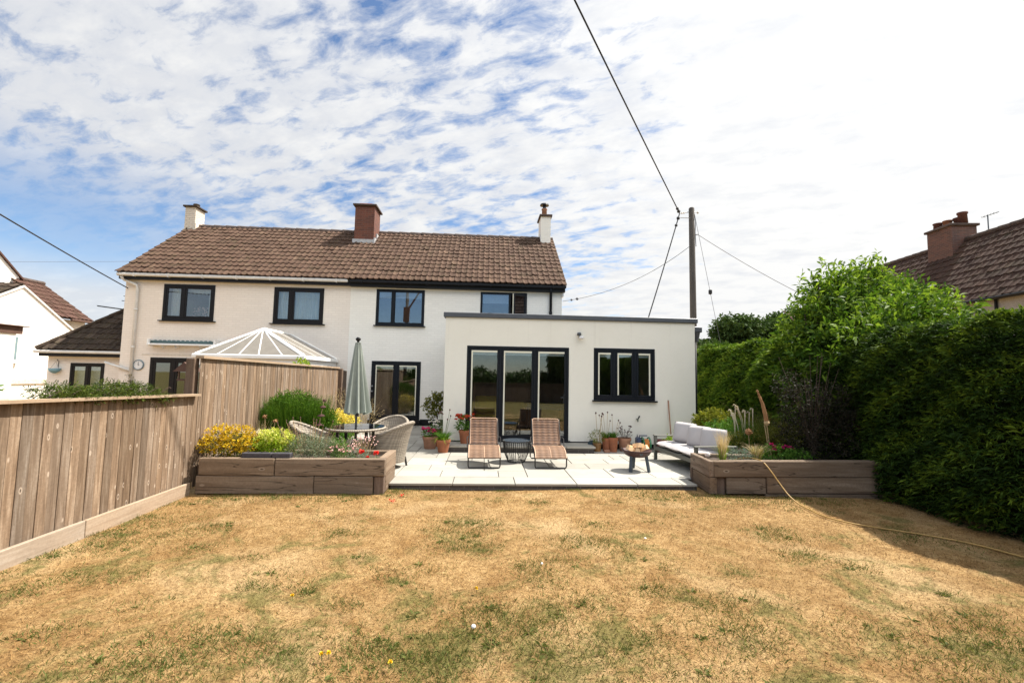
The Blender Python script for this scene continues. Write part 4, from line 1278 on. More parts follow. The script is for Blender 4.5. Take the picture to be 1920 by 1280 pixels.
mb = MB(); mb.box(-16.929, -16.922, 17.19, 17.47, 2.0, 2.81); mb.build('pane', 'door_pane_teal', wf)
mb = MB(); mb.box(-16.999, -16.95, 17.2, 20.6, 1.12, 1.29); mb.build('plinth', 'mortar_cream', nl)

# --- right: long brown roofed bungalow behind the hedge
rot_r = Matrix.Translation((17.2, 15.0, 0)) @ Matrix.Rotation(R(-6.5), 4, 'Z')
nr = thing('house', (17.2, 15.0, 0), 'pebbledashed house with long brown tiled roof behind the right hedge', 'house')
def rp(x, y, z): return tuple(rot_r @ Vector((x, y, z)))
mb = MB(); mb.box(0.25, 0.5, -14, 12, 0, 4.75, rot_r); mb.box(0.5, 7, 11.75, 12, 0, 4.75, rot_r); mb.build('wall', 'pebbledash', nr)
o_ = Vector(rp(0, 12.2, 4.72)); u_ = Vector(rp(0, -14, 4.72)) - o_; s_ = Vector(rp(2.45, 0, 7.80)) - Vector(rp(0, 0, 4.72))
rf = roof_tiles(o_, u_, s_, u_.length, s_.length, 'roof', 'roof_tile_umber', nr, tw=0.27, gauge=0.34, seed=31)
mb = MB(); mb.slab([rp(0.03, 12.2, 4.68), rp(0.03, -14, 4.68), rp(2.45, -14, 7.75), rp(2.45, 12.2, 7.75)], (0, 0, 0.03)); mb.slab([rp(5.2, 12.2, 4.68), rp(5.2, -14, 4.68), rp(2.46, -14, 7.78), rp(2.46, 12.2, 7.78)], (0, 0, -0.04)); mb.build('roof_deck', 'roof_tile_dark', rf)
mb = MB()
for i in range(58):
    y0 = 12.2 - i * 0.45
    mb.tube([rp(2.45, y0, 7.78), rp(2.45, y0 - 0.44, 7.77)], [0.12, 0.11], 8)
mb.build('ridge_tile', 'tan_ridge', rf)
mb = MB(); mb.tube([rp(-0.05, 12.2, 4.66), rp(-0.05, -14, 4.66)], 0.06, 8); mb.build('gutter', 'near_black', nr)
mb = MB(); mb.tube([rp(0.2, -0.6, 4.66), rp(0.22, -0.6, 0.1)], 0.04, 8); mb.build('downpipe', 'plinth_dark', nr)
cm = rot_r @ Matrix.Translation((2.35, 3.25, 0))
c = MB(); c.box(-0.50, 0.50, -0.50, 0.70, 6.5, 8.35, cm); ch = c.build('chimney', 'brick_orange', nr)
c = MB(); c.bbox(-0.58, 0.58, -0.58, 0.78, 8.35, 8.45, 0.015, cm); c.build('cap', 'tan_ridge', ch)
for i, (px, py, hh, mm) in enumerate(((-0.2, 0.48, 0.30, 'pot_dark'), (-0.1, 0.12, 0.30, 'pot_orange'), (0.1, -0.15, 0.33, 'pot_dark'), (0.05, -0.40, 0.48, 'pot_dark'))):
    q = cm @ Vector((px, py, 8.47))
    c = MB(); c.lathe([(0.17, 0), (0.15, hh * 0.8), (0.18, hh * 0.85), (0.18, hh), (0.12, hh)], q, 14, cap1=True); c.build('chimney_pot', mm, ch, True)
c = MB(); c.slab([(-0.60, -0.67, 6.95), (-0.60, 0.77, 6.95), (-0.60, 0.77, 6.75), (-0.60, -0.67, 6.75)], (0.045, 0, 0)); c.slab([(-0.58, -0.68, 6.85), (0.1, -0.68, 7.65), (0.1, -0.68, 7.45), (-0.58, -0.68, 6.65)], (0, 0.055, 0))
c.v = [tuple(cm @ Vector(p)) for p in c.v]; c.build('flashing', 'lead', ch)
ae = thing('tv_aerial', rp(2.6, 2.0, 7.7), 'thin television aerial on the ridge right of the brick chimney', 'aerial')
c = MB(); b0 = Vector(rp(2.6, 2.0, 7.6)); c.tube([b0, b0 + Vector((0, 0, 0.95))], 0.02, 6); c.build('mast', 'steel_leg', ae)
c = MB(); t0 = b0 + Vector((0, 0, .9)); c.tube([t0 + Vector((-.03, .2, 0)), t0 + Vector((0.07, -.35, 0.05))], 0.012, 5)
for k in range(5):
    p = t0 + Vector((-.02 + .015 * k, .15 - .1 * k, 0.008 * k)); c.tube([p + Vector((-.1, 0, 0)), p + Vector((.1, 0, 0))], 0.008, 4)
c.build('antenna', 'steel_leg', ae)

# --- little roof glimpsed beyond the tree
fr_ = thing('house', (21.5, 26, 0), 'distant red roofed house glimpsed left of the large green bush', 'house')
mb = MB(); mb.box(19.9, 26, 26.3, 32, 0, 4.1); mb.build('wall', 'pebbledash', fr_)
sv = Vector((0.0, 3.0, 2.3)); roof_tiles((19.7, 26.0, 4.1), (1, 0, 0), sv, 7, sv.length, 'roof', 'roof_tile_red', fr_, tw=0.3, gauge=0.4, seed=33)

# ================================================================== CONSERVATORY of the left house
cv = thing('conservatory', (-6.6, 14, PZ), 'white framed glass conservatory with pyramid roof behind the tall fence', 'conservatory')
CX0, CX1, CY0, CY1 = -7.66, -4.86, 12.5, 15.18
EZc, AZ = 2.16, 2.93
A = Vector((-6.36, 13.35, AZ)); A2 = Vector((-6.36, CY1, AZ))
c00, c10, c01, c11 = Vector((CX0, CY0, EZc)), Vector((CX1, CY0, EZc)), Vector((CX0, CY1, EZc)), Vector((CX1, CY1, EZc))
fr = MB()
for a, b in ((c00, A), (c10, A)): fr.tube([a, b], 0.055, 6)
fr.tube([A, A2], 0.06, 6)
for t in (0.2, 0.4, 0.58, 0.8):
    fr.tube([c00.lerp(c10, t), A], 0.028, 6)
for t in (0.35, 0.65):
    p = c10.lerp(c11, t); fr.tube([p, A.lerp(A2, (p.y - A.y) / (A2.y - A.y)) if p.y > A.y else A], 0.028, 6)
    p = c00.lerp(c01, t); fr.tube([p, A.lerp(A2, (p.y - A.y) / (A2.y - A.y)) if p.y > A.y else A], 0.028, 6)
fr.tube([c11, A2], 0.05, 6); fr.tube([c01, A2], 0.05, 6)
fr.build('roof_bars', 'white_paint', cv)
g = MB()
up = Vector((0, 0, 0.01))
g.slab([c00 + up, c10 + up, A + up], (0, 0, 0.016)); g.slab([c10 + up, c11 + up, A2 + up, A + up], (0, 0, 0.016)); g.slab([c01 + up, c00 + up, A + up, A2 + up], (0, 0, 0.016))
plain('polycarbonate', (0.20, 0.18, 0.15), 0.25, var=0.08)
g.build('roof_panels', 'polycarbonate', cv)
e = MB()
e.bbox(CX0 - .06, CX1 + .06, CY0 - .08, CY0 + .03, EZc - .10, EZc + .015, .02)
e.bbox(CX1 - .03, CX1 + .08, CY0 + .03, CY1, EZc - .10, EZc + .015, .02); e.bbox(CX0 - .08, CX0 + .03, CY0 + .03, CY1, EZc - .10, EZc + .015, .02)
e.build('gutter', 'white_paint', cv)
e = MB()
for x in (CX0 + .04, -7.2, -6.75, -5.95, -5.2, CX1 - .04): e.box(x - .05, x + .05, CY0, CY0 + .07, 0.7, EZc - .1)
for y in (13.1, 13.9, 14.6, 15.12): e.box(CX1 - .07, CX1, y - .05, y + .05, 0.7, EZc - .1)
e.box(CX0 + .02, CX1 - .07, CY0 + .002, CY0 + .068, EZc - .28, EZc - .102); e.box(CX1 - .068, CX1 - .002, CY0 + .075, CY1, EZc - .22, EZc - .102)
e.build('wall_frame', 'white_paint', cv)
e = MB(); e.box(CX0 + .05, CX1 - .07, CY0 + .02, CY0 + .03, .7, EZc - .28); e.box(CX1 - .04, CX1 - .03, CY0 + .08, CY1, .7, EZc - .22); e.build('pane', 'glass', cv)
e = MB(); e.box(CX0, CX1, CY0, CY0 + .1, 0, .7); e.box(CX1 - .1, CX1, CY0 + .1, CY1, 0, .7); e.build('dwarf_wall', 'brick_cream', cv)

# things on the left house wall
aw = thing('awning', (-9.65, 15.1, 2.58), 'rolled up striped awning fixed above the brown patio door', 'awning')
c = MB(); c.tube([(-10.62, 15.06, 2.60), (-8.6, 15.06, 2.60)], 0.055, 10); c.build('roller', 'awning_stripe', aw, True)
c = MB(); c.bbox(-10.66, -8.58, 14.93, 15.0, 2.50, 2.56, 0.01); c.box(-10.66, -10.60, 14.95, 15.19, 2.48, 2.70); c.box(-8.64, -8.58, 14.95, 15.19, 2.48, 2.70); c.build('front_rail', 'white_paint', aw)
for x in (-10.35, -9.95, -9.2, -8.8):
    c = MB(); c.tube([(x, 15.17, 2.52), (x + 0.14, 15.02, 2.42), (x + 0.30, 15.0, 2.52)], 0.022, 6); c.build('folding_arm', 'gutter_cream', aw)
c = MB()
for i in range(14): c.ball((-10.5 + i * 0.14, 15.10, 2.655), 0.05, 8, 0.5)
c.build('scalloped_edge', 'awning_stripe', aw)
ck = thing('wall_clock', (-11.02, 15.19, 1.87), 'round pale wall clock beside the brown patio door', 'clock')
Mc = Matrix.Translation((-11.02, 15.195, 1.87)) @ Matrix.Rotation(R(90), 4, 'X')
c = MB(); c.lathe([(0.165, 0), (0.165, 0.03), (0.15, 0.045), (0.135, 0.03)], (0, 0, 0), 28); c.v = [tuple(Mc @ Vector(p)) for p in c.v]; c.build('rim', 'clock_rim', ck, True)
c = MB(); c.lathe([(0.138, 0.026), (0.001, 0.028)], (0, 0, 0), 28, cap0=False); c.v = [tuple(Mc @ Vector(p)) for p in c.v]; c.build('dial', 'clock_face', ck)
c = MB(); c.box(-.006, .006, -0.02, .09, .032, .036); c.box(-.005, .045, -.005, .005, .037, .04)
for k in range(12):
    a = k * math.pi / 6; c.box(.115 * math.cos(a) - .005, .115 * math.cos(a) + .005, .115 * math.sin(a) - .005, .115 * math.sin(a) + .005, .029, .031)
c.v = [tuple(Mc @ Vector(p)) for p in c.v]; c.build('hands', 'steel_dark', ck)
hb = thing('hanging_basket', (-13.82, 15.5, 1.62), 'blue wall basket hanging from a hook on the annex', 'basket')
c = MB(); c.lathe([(0.03, -0.15), (0.12, -0.09), (0.16, 0.0), (0.15, 0.01)], (-13.82, 15.5, 1.70), 14, cap1=True); c.build('bowl', 'basket_blue', hb, True)
c = MB(); c.tube([(-13.82, 15.615, 1.75), (-13.80, 15.60, 1.95), (-13.78, 15.52, 2.0), (-13.76, 15.5, 1.95)], 0.008, 6)
c.tube([(-13.95, 15.5, 1.71), (-13.80, 15.5, 1.93), (-13.69, 15.5, 1.71)], 0.004, 4); c.build('hook', 'steel_dark', hb)
ae = thing('tv_aerial', (-11.75, 16.1, 3.7), 'dark television aerial at the left corner above the annex roof', 'aerial')
c = MB(); c.tube([(-11.64, 15.9, 3.2), (-11.9, 15.9, 3.25), (-11.95, 15.9, 3.9)], 0.02, 6); c.build('mast', 'steel_dark', ae)
c = MB(); c.tube([(-13.0, 15.9, 3.82), (-11.8, 15.9, 3.68)], 0.02, 5)
for k in range(9): c.tube([(-12.9 + k * .11, 15.75, 3.81 - .013 * k), (-12.9 + k * .11, 16.05, 3.81 - .013 * k)], 0.012, 4)
c.build('antenna', 'steel_dark', ae)
c = MB(); c.tube([(-12.25, 15.9, 4.02), (-11.85, 15.9, 3.97)], 0.01, 4); c.tube([(-12.2, 15.9, 4.18), (-11.9, 15.9, 4.15)], 0.01, 4); c.tube([(-11.98, 15.9, 3.8), (-12.02, 15.9, 4.2)], 0.01, 4); c.build('rod', 'steel_dark', ae)

# ================================================================== FENCES
def board_run(mb, p0, p1, z0a, z0b, z1a, z1b, face, bw=0.105):
    """feather-edge boards from p0 to p1 (xy), overlapping, thick edge standing proud on the +face side"""
    p0, p1 = Vector((*p0, 0)), Vector((*p1, 0))
    L = (p1 - p0).length; d = (p1 - p0) / L
    nrm = Vector((d.y, -d.x, 0)) * face
    k = int(L / bw)
    for i in range(k):
        a = i * bw; b_ = a + bw * 1.18
        t0, t1 = a / L, min(1, b_ / L)
        za, zb = z0a + (z0b - z0a) * t0, z0a + (z0b - z0a) * t1
        ta, tb = z1a + (z1b - z1a) * t0 + jit(0.004), z1a + (z1b - z1a) * t1
        mb.tone = random.random()
        off = jit(0.002)
        q0 = p0 + d * a; q1 = p0 + d * min(L, b_)
        th0, th1 = 0.011 + off, 0.006 + off
        A_, B_ = q0 + nrm * th0, q1 + nrm * th1
        vs = [(q0.x, q0.y, za), (q1.x, q1.y, zb), (B_.x, B_.y, zb), (A_.x, A_.y, za), (q0.x, q0.y, ta), (q1.x, q1.y, tb), (B_.x, B_.y, tb), (A_.x, A_.y, ta)]
        mb.add(vs, [(0, 1, 2, 3), (4, 7, 6, 5), (0, 4, 5, 1), (1, 5, 6, 2), (2, 6, 7, 3), (3, 7, 4, 0)])


lf = thing('fence', (-4.14, 3, 0), 'low feather-edge timber fence on the left, overhung by a creeper', 'fence')
mb = MB(); board_run(mb, (-4.14, -6.0), (-4.17, 6.925), 0.15, 0.13, 1.59, 1.36, 1); mb.build('boards', 'fence_wood', lf)
mb = MB(); mb.slab([(-4.20, -6, 1.588), (-4.20, 6.86, 1.358), (-4.08, 6.86, 1.358), (-4.08, -6, 1.588)], (0, 0, 0.030)); mb.build('capping_rail', 'fence_rail', lf)
for i, y0 in enumerate((-6.0, -3.0, 0.0, 3.0, 5.1)):
    y1 = (-3.0, 0.0, 3.0, 5.1, 6.78)[i]
    mb = MB(); mb.tone = random.random(); mb.bbox(-4.135, -4.095, y0 + .004, y1 - .004, -0.06, 0.152, 0.005); mb.build('gravel_board', 'fence_rail', lf)
mb = MB()
for z in (0.35, 0.85, 1.25): mb.box(-4.24, -4.175, -6, 6.8, z, z + .07)
mb.build('rear_rail', 'post_brown', lf)
tf = thing('fence', (-4.3, 10.5, 0), 'tall weathered timber fence behind the left flower bed', 'fence')
mb = MB(); board_run(mb, (-4.17, 6.93), (-4.44, 14.1), 0.05, 0.05, 1.90, 1.86, 1); mb.build('boards', 'fence_wood', tf)
mb = MB(); mb.slab([(-4.24, 6.93, 1.902), (-4.51, 14.1, 1.862), (-4.39, 14.1, 1.862), (-4.12, 6.93, 1.902)], (0, 0, 0.04)); mb.build('capping_rail', 'fence_rail', tf)
mb = MB(); mb.bbox(-4.34, -4.22, 6.88, 7.0, 0, 1.90, 0.008); mb.build('post', 'post_brown', tf)
mb = MB(); mb.bbox(-4.45, -4.33, 14.10, 14.24, 0, 1.86, 0.008); mb.build('post', 'post_brown', tf)
mb = MB()
board_run(mb, (-4.44, 14.24), (-4.49, 15.18), 0.05, 0.05, 1.82, 1.80, 1); mb.build('end_boards', 'post_brown', tf)
bf = thing('bird_feeder', (-4.75, 7.2, 1.72), 'small dark bird table standing behind the low fence', 'bird table')
mb = MB(); mb.tube([(-4.95, 7.9, 0), (-4.95, 7.9, 1.55)], 0.03, 8); mb.build('post', 'timber_brown', bf)
mb = MB(); mb.slab([(-5.12, 7.8, 1.70), (-4.95, 7.8, 1.86), (-4.78, 7.8, 1.70)], (0, 0.25, 0)); mb.box(-5.06, -4.84, 7.82, 8.03, 1.55, 1.58); mb.box(-5.05, -5.03, 7.83, 7.85, 1.58, 1.71); mb.box(-4.87, -4.85, 7.83, 7.85, 1.58, 1.71); mb.build('roof', 'timber_brown', bf)

# creeper over the low fence
pv = thing('creeper', (-4.2, 5.3, 1.45), 'leafy green creeper spilling over the top of the low fence', 'creeper')
lumps = [(-4.24, 4.72 + i * 0.135, 1.475 + 0.02 * math.sin(i * 1.7) + (0.035 if 4 < i < 10 else 0) - 0.010 * i, 0.13, 0.13, 0.035 + (0.035 if 4 < i < 10 else 0)) for i in range(12)]
V, T = leaf_crown(lumps, 900, 0.075, 6, 0.042, 0.008, up=0.1)
leafy('leaf_creeper', (0.02, 0.04, 0.006), (0.055, 0.085, 0.012), (0.13, 0.16, 0.025), 0.25)
np_quads('foliage', V, 'leaf_creeper', pv, T)
mb = MB()
for i in range(8):
    y0 = 4.6 + i * .22; mb.tube([(-4.2, y0, 1.40), (-4.12, y0 + .1, 1.5), (-4.2, y0 + .25, 1.48)], 0.006, 5)
mb.build('stem', 'bark', pv)
rs = thing('rose', (-4.5, 3.95, 1.5), 'straggly rose with pink buds showing above the low fence', 'shrub')
V, T = leaf_crown([(-4.5, 4.0, 1.53, .1, .22, .08), (-4.5, 4.35, 1.5, .1, .12, .05)], 120, 0.08, 4, 0.05, 0.025); np_quads('foliage', V, 'leaf_green', rs, T)
mb = MB()
for p in ((-4.45, 4.0, 1.62), (-4.5, 4.18, 1.60), (-4.45, 4.4, 1.56), (-4.42, 4.25, 1.55)): mb.ball(p, 0.022, 8)
mb.build('flower_heads', 'petal_pink', rs)
mb = MB()
for y in (3.9, 4.1, 4.35): mb.tube([(-4.5, y, 0), (-4.52, y + .05, .8), (-4.48, y, 1.55)], 0.008, 5)
mb.build('stem', 'bark', rs)
pl = thing('climber', (-4.5, 12.2, 1.9), 'sprig of green climber peeping over the tall fence', 'climber')
V, T = leaf_crown([(-4.42, 11.3, 1.93, .08, .3, .07)], 260, 0.08, 4, 0.06, 0.03); np_quads('foliage', V, 'leaf_lime', pl, T)
mb = MB(); mb.tube([(-4.55, 11.3, 0), (-4.52, 11.3, 1.0), (-4.47, 11.3, 1.92)], 0.01, 5); mb.build('stem', 'bark', pl)
cp = thing('climber', (-11.1, 15.1, 0.1), 'thin climber growing against the white downpipe', 'climber')
V, T = leaf_crown([(-11.15, 15.06, 1.25, .12, .05, .3)], 200, 0.08, 4, 0.05, 0.02); np_quads('foliage', V, 'leaf_olive', cp, T)
mb = MB(); mb.tube([(-11.1, 15.1, 0.05), (-11.12, 15.08, .8), (-11.15, 15.06, 1.4)], 0.01, 5); mb.build('stem', 'bark', cp)

# ================================================================== RAISED BEDS
lb = thing('raised_bed', (-2.8, 7.1, 0), 'left raised bed of weathered timber sleepers full of flowering plants', 'raised bed')
def sleeper(parent, x0, x1, y0, y1, z0, z1, mat='sleeper', M=None):
    mb = MB(); mb.tone = random.random(); mb.bbox(x0, x1, y0, y1, z0, z1, 0.008, M); return mb.build('sleeper', mat, parent)
sleeper(lb, -4.0, -2.965, 6.77, 6.89, 0.255, 0.495); sleeper(lb, -2.955, -1.412, 6.775, 6.89, 0.255, 0.495)
sleeper(lb, -4.03, -2.41, 6.775, 6.89, 0.0, 0.248); sleeper(lb, -2.40, -1.575, 6.77, 6.89, 0.0, 0.248)
sleeper(lb, -1.565, -1.425, 6.80, 6.90, -0.02, 0.246, 'post_brown')
sleeper(lb, -1.53, -1.415, 6.893, 7.62, 0.258, 0.497, 'sleeper_side'); sleeper(lb, -1.538, -1.42, 6.905, 7.60, 0.0, 0.25, 'sleeper_side')
sleeper(lb, -3.36, -1.535, 7.50, 7.62, 0.258, 0.493); sleeper(lb, -3.36, -1.545, 7.50, 7.62, 0.0, 0.25)
sleeper(lb, -3.36, -3.25, 7.63, 10.6, 0.0, 0.25, 'sleeper_side')
mb = MB()
for (x0, x1, y0, y1, z) in ((-4.1, -1.54, 6.89, 7.5, .43), (-4.3, -3.36, 7.5, 13.9, .22)):
    nx, ny = int((x1 - x0) / .12), int((y1 - y0) / .12)
    P = [(x0 + (x1 - x0) * i / nx, y0 + (y1 - y0) * j / ny, z + jit(.018)) for i in range(nx + 1) for j in range(ny + 1)]
    mb.grid(P, nx + 1, ny + 1)
mb.build('soil', 'soil', lb)
for x0, x1, lab in ((-3.44, -3.03, 'longer dark block lying on the left bed edge below the amber flowers'), (-3.02, -2.76, 'shorter dark block lying on the left bed edge below the lime plant')):
    mb = MB(); mb.bbox(x0, x1, 6.80, 6.90, 0.494, 0.565, 0.008); tag(mb.build('edging_block', 'dark_block'), lab, 'block')

rb = thing('raised_bed', (4.6, 7.1, 0), 'right raised bed of timber sleepers in the shade of the hedge', 'raised bed')
MR = Matrix.Translation((3.43, 6.86, 0)) @ Matrix.Rotation(R(-5.0), 4, 'Z')
MRt = MR @ Matrix.Rotation(R(-1.3), 4, 'Y')
sleeper(rb, 0.085, 2.8, -0.012, 0.13, 0.255, 0.49, 'sleeper', MRt)
sleeper(rb, 0.27, 0.86, 0.01, 0.13, 0.0, 0.246, 'sleeper', MRt); sleeper(rb, 0.87, 2.75, 0.0, 0.13, 0.012, 0.248, 'sleeper', MRt)
sleeper(rb, 0.85, 2.8, 0.02, 0.13, -0.22, 0.004, 'sleeper', MRt)
sleeper(rb, 0.13, 0.26, 0.05, 0.16, -0.02, 0.248, 'post_brown', MR)
sleeper(rb, 0.0, 0.08, 0.0, 0.78, 0.255, 0.492, 'sleeper_side', MR); sleeper(rb, 0.012, 0.12, 0.0, 0.70, 0.0, 0.248, 'sleeper_side', MR); sleeper(rb, 0.0, 0.115, 0.705, 0.80, -0.02, 0.248, 'post_brown', MR)
sleeper(rb, 0.125, 1.05, 0.68, 0.79, 0.255, 0.489, 'sleeper', MR)
sleeper(rb, 1.055, 1.16, 0.68, 1.9, 0.255, 0.489, 'sleeper_side', MR); sleeper(rb, 1.055, 1.16, 0.69, 3.9, 0.0, 0.25, 'sleeper_side', MR)
mb = MB()
for (x0, x1, y0, y1, z) in ((0.12, 2.9, 0.13, 0.7, .43), (1.16, 2.9, 0.7, 4.0, .36)):
    nx, ny = int((x1 - x0) / .12), int((y1 - y0) / .12)
    P = [tuple(MR @ Vector((x0 + (x1 - x0) * i / nx, y0 + (y1 - y0) * j / ny, z + jit(.018)))) for i in range(nx + 1) for j in range(ny + 1)]
    mb.grid(P, nx + 1, ny + 1)
mb.build('soil', 'soil', rb)
mb = MB(); mb.ball((3.57, 7.18, 0.535), 0.043, 14); tag(mb.build('stone_ball', 'ball_pale', None, True), 'pale round ball resting on the corner of the right raised bed', 'ball')


# ================================================================== PLANTS
def foliage(parent, mat, lumps, per, twig, nl, L, W, up=0.35, shell=0.5, name='foliage', tb=0.0):
    V, T = leaf_crown(lumps, per, twig, nl, L, W, up, shell)
    return np_quads(name, V, mat, parent, T + tb)


def blade_tuft(parent, mat, n, c, rx, ry, h, lean=0.3, width=0.006, hv=0.3, droop=0.3, name='blades', seg=3):
    V, T = blades(n, c, rx, ry, h, lean, width, hv, seg, droop)
    return np_quads(name, V, mat, parent, T)


def stems(parent, tips, foot, r=0.004, mat='stem_green', spread=0.3, name='stem'):
    mb = MB()
    for t in tips:
        f = (foot[0] + (t[0] - foot[0]) * spread, foot[1] + (t[1] - foot[1]) * spread, foot[2])
        mid_ = ((f[0] * .6 + t[0] * .4), (f[1] * .6 + t[1] * .4), (f[2] + t[2]) / 2)
        mb.tube([f, mid_, t], r, 5)
    return mb.build(name, mat, parent)


def bloom(mb, c, r, n=9):
    """ragged flower head of small petals"""
    for k in range(n):
        a = random.random() * 6.283; e = random.uniform(-0.2, 1.0)
        d = Vector((math.cos(a) * math.cos(e), math.sin(a) * math.cos(e), math.sin(e)))
        s = d.cross(Vector((jit(1), jit(1), jit(1)))).normalized()
        c_ = Vector(c); mb.tone = random.random()
        mb.add([c_, c_ + d * r * .6 + s * r * .5, c_ + d * r + Vector((0, 0, jit(r * .2))), c_ + d * r * .6 - s * r * .5], [(0, 1, 2, 3)])


# --- left bed
p = thing('flowering_shrub', (-3.8, 7.15, .43), 'amber yellow flowering shrub at the left end of the left bed', 'shrub')
foliage(p, 'leaf_olive', [(-3.85, 7.16, .60, .33, .25, .17), (-3.55, 7.14, .60, .22, .22, .16)], 320, .08, 5, .045, .014)
foliage(p, 'bloom_amber', [(-3.92, 7.14, .77, .20, .22, .12), (-3.66, 7.12, .74, .22, .24, .16), (-3.98, 7.04, .63, .16, .16, .10), (-3.48, 7.08, .66, .14, .2, .12), (-3.75, 7.02, .60, .2, .12, .08)], 520, .05, 5, .024, .020, name='flower_heads')
p = thing('feather_grass', (-3.42, 7.25, .43), 'tan wispy feather grass against the tall fence beside the amber shrub', 'grass')
blade_tuft(p, 'leaf_plume', 160, (-3.44, 7.25, .43), .06, .05, .62, .25, .006, .35)
p = thing('flowering_shrub', (-3.13, 7.15, .43), 'bright lime green plant with pale yellow flower heads in the left bed', 'shrub')
foliage(p, 'leaf_lime', [(-3.14, 7.15, .60, .28, .22, .18)], 520, .09, 6, .055, .015, up=1.2)
foliage(p, 'bloom_lime', [(-3.12, 7.12, .78, .22, .2, .08), (-3.3, 7.1, .70, .1, .14, .06), (-2.95, 7.1, .72, .1, .14, .07)], 650, .04, 5, .022, .020, name='flower_heads')
p = thing('lavender', (-2.62, 7.15, .43), 'silvery green lavender with thin stems in the middle of the left bed', 'shrub')
foliage(p, 'leaf_grey', [(-2.68, 7.15, .58, .24, .24, .17), (-2.42, 7.12, .56, .20, .22, .15)], 620, .10, 6, .045, .007, up=1.3)
tp = [(-2.62 + jit(.42), 7.12 + jit(.2), .78 + random.random() * .25) for _ in range(34)]
stems(p, tp, (-2.6, 7.15, .5), .0025, 'stem_tan', .6)
mb = MB()
for t in tp: mb.ball((t[0], t[1], t[2] + .012), .009, 6, 2.2)
mb.build('flower_heads', 'seed_dark', p)
p = thing('herb', (-2.2, 7.2, .43), 'small mid green herb between the lavender and the pink flowers', 'herb')
foliage(p, 'leaf_green', [(-2.2, 7.2, .55, .13, .14, .12)], 620, .08, 5, .05, .009, up=1.3)
blade_tuft(p, 'leaf_plume_white', 90, (-2.12, 7.3, .43), .14, .08, .5, .55, .004, .4, .6, 'seed_stems')
p = thing('thrift', (-2.08, 7.05, .43), 'low plant with pale pink flower heads in the left bed', 'flowers')
foliage(p, 'leaf_green', [(-2.08, 7.05, .47, .18, .14, .06)], 600, .05, 4, .035, .006, up=1.0)
mb = MB()
tp = [(-2.08 + jit(.19), 7.05 + jit(.14), .545 + random.random() * .10) for _ in range(34)]
for t in tp: bloom(mb, t, .022, 10)
mb.build('flower_heads', 'petal_pale_pink', p); stems(p, tp, (-2.08, 7.05, .45), .002, 'stem_green', .8)
p = thing('santolina', (-1.86, 7.0, .43), 'rounded grey green cushion plant beside the red poppies', 'shrub')
foliage(p, 'leaf_santolina', [(-1.86, 7.02, .50, .14, .13, .09)], 900, .05, 5, .022, .007, up=0.8)
p = thing('flowering_herb', (-1.85, 7.3, .43), 'airy plant with tiny cream flowers behind the santolina', 'flowers')
tp = [(-1.85 + jit(.2), 7.3 + jit(.1), .60 + random.random() * .16) for _ in range(50)]
stems(p, tp, (-1.85, 7.3, .45), .0018, 'stem_tan', .4)
mb = MB()
for t in tp: mb.ball(t, .011, 6)
mb.build('flower_heads', 'petal_pale_pink', p)
for (x, y, z, s, lab) in ((-1.80, 6.98, .575, .05, 'red poppy nearer the santolina in the left bed'), (-1.585, 6.97, .555, .05, 'red poppy at the right corner of the left bed'), (-1.71, 6.95, .50, .032, 'small red poppy low between the two larger ones')):
    p = thing('poppy', (x, y, .43), lab, 'flower', 'red poppies in the left bed')
    mb = MB(); bloom(mb, (x, y, z - .01), s, 26); mb.build('flower_head', 'petal_red', p)
    stems(p, [(x, y, z)], (x + .01, y, .43), .003); V, T = blades(26, (x, y, .42), .04, .04, .10, .6, .014, .3, 2); np_quads('leaves', V, 'leaf_green', p, T)
p = thing('reed_clump', (-3.75, 9.3, .22), 'tall dense clump of dark green upright rushes against the fence', 'shrub')
V1, T1 = blades(5200, (-3.72, 9.25, .22), .62, .40, 1.12, .16, .012, .35, 3, .2)
np_quads('blades', V1, 'leaf_reed', p, T1)
foliage(p, 'leaf_reed', [(-3.95, 9.2, .72, .34, .3, .42), (-3.5, 9.2, .74, .36, .3, .42), (-3.2, 9.25, .62, .28, .28, .36), (-3.75, 9.3, .95, .4, .3, .30)], 330, .16, 7, .10, .012, up=2.6, shell=.4, name='shoots')
p = thing('seed_stalk', (-3.3, 8.8, .22), 'stalk with dark red layered seed whorls in front of the rushes', 'flower')
mb = MB()
for z, r in ((.75, .07), (.92, .075), (1.08, .06), (1.2, .035)): mb.lathe([(r * .3, -.02), (r, 0), (r * .5, .03)], (-3.08 + (z - .75) * .18, 8.8, z), 10, cap1=True)
mb.build('whorls', 'seed_red', p); stems(p, [(-3.0, 8.8, 1.24)], (-3.14, 8.8, .22), .006, 'stem_tan', 0)
p = thing('seed_stalk', (-3.95, 8.4, .22), 'pair of drooping tan seed heads left of the rushes', 'flower')
mb = MB(); 
for c_ in ((-3.86, 8.35, .93), (-3.68, 8.35, .86)):
    mb.ball(c_, .026, 8)
    for q in range(26): bloom(mb, Vector(c_) + Vector(rng.normal(size=3)).normalized() * .02, .03, 2)
mb.build("seed_heads", "seed_orange", p, True)
V, T = blades(60, (-3.93, 8.35, .55), .05, .05, .45, 1.2, .014, .3, 4, .9); np_quads('blades', V, 'leaf_plume_white', p, T); stems(p, [(-3.86, 8.35, .92), (-3.68, 8.35, .85)], (-3.8, 8.35, .22), .005, 'stem_tan')
p = thing('flowering_shrub', (-3.25, 10.8, .22), 'bushy primrose yellow flowering shrub behind the round table', 'shrub')
foliage(p, 'leaf_gold', [(-3.25, 10.8, .48, .36, .3, .24)], 260, .08, 5, .05, .015)
foliage(p, 'bloom_primrose', [(-3.35, 10.75, .70, .26, .25, .18), (-3.08, 10.7, .60, .24, .24, .20), (-3.5, 10.7, .55, .16, .2, .16)], 520, .05, 5, .03, .022, name='flower_heads')
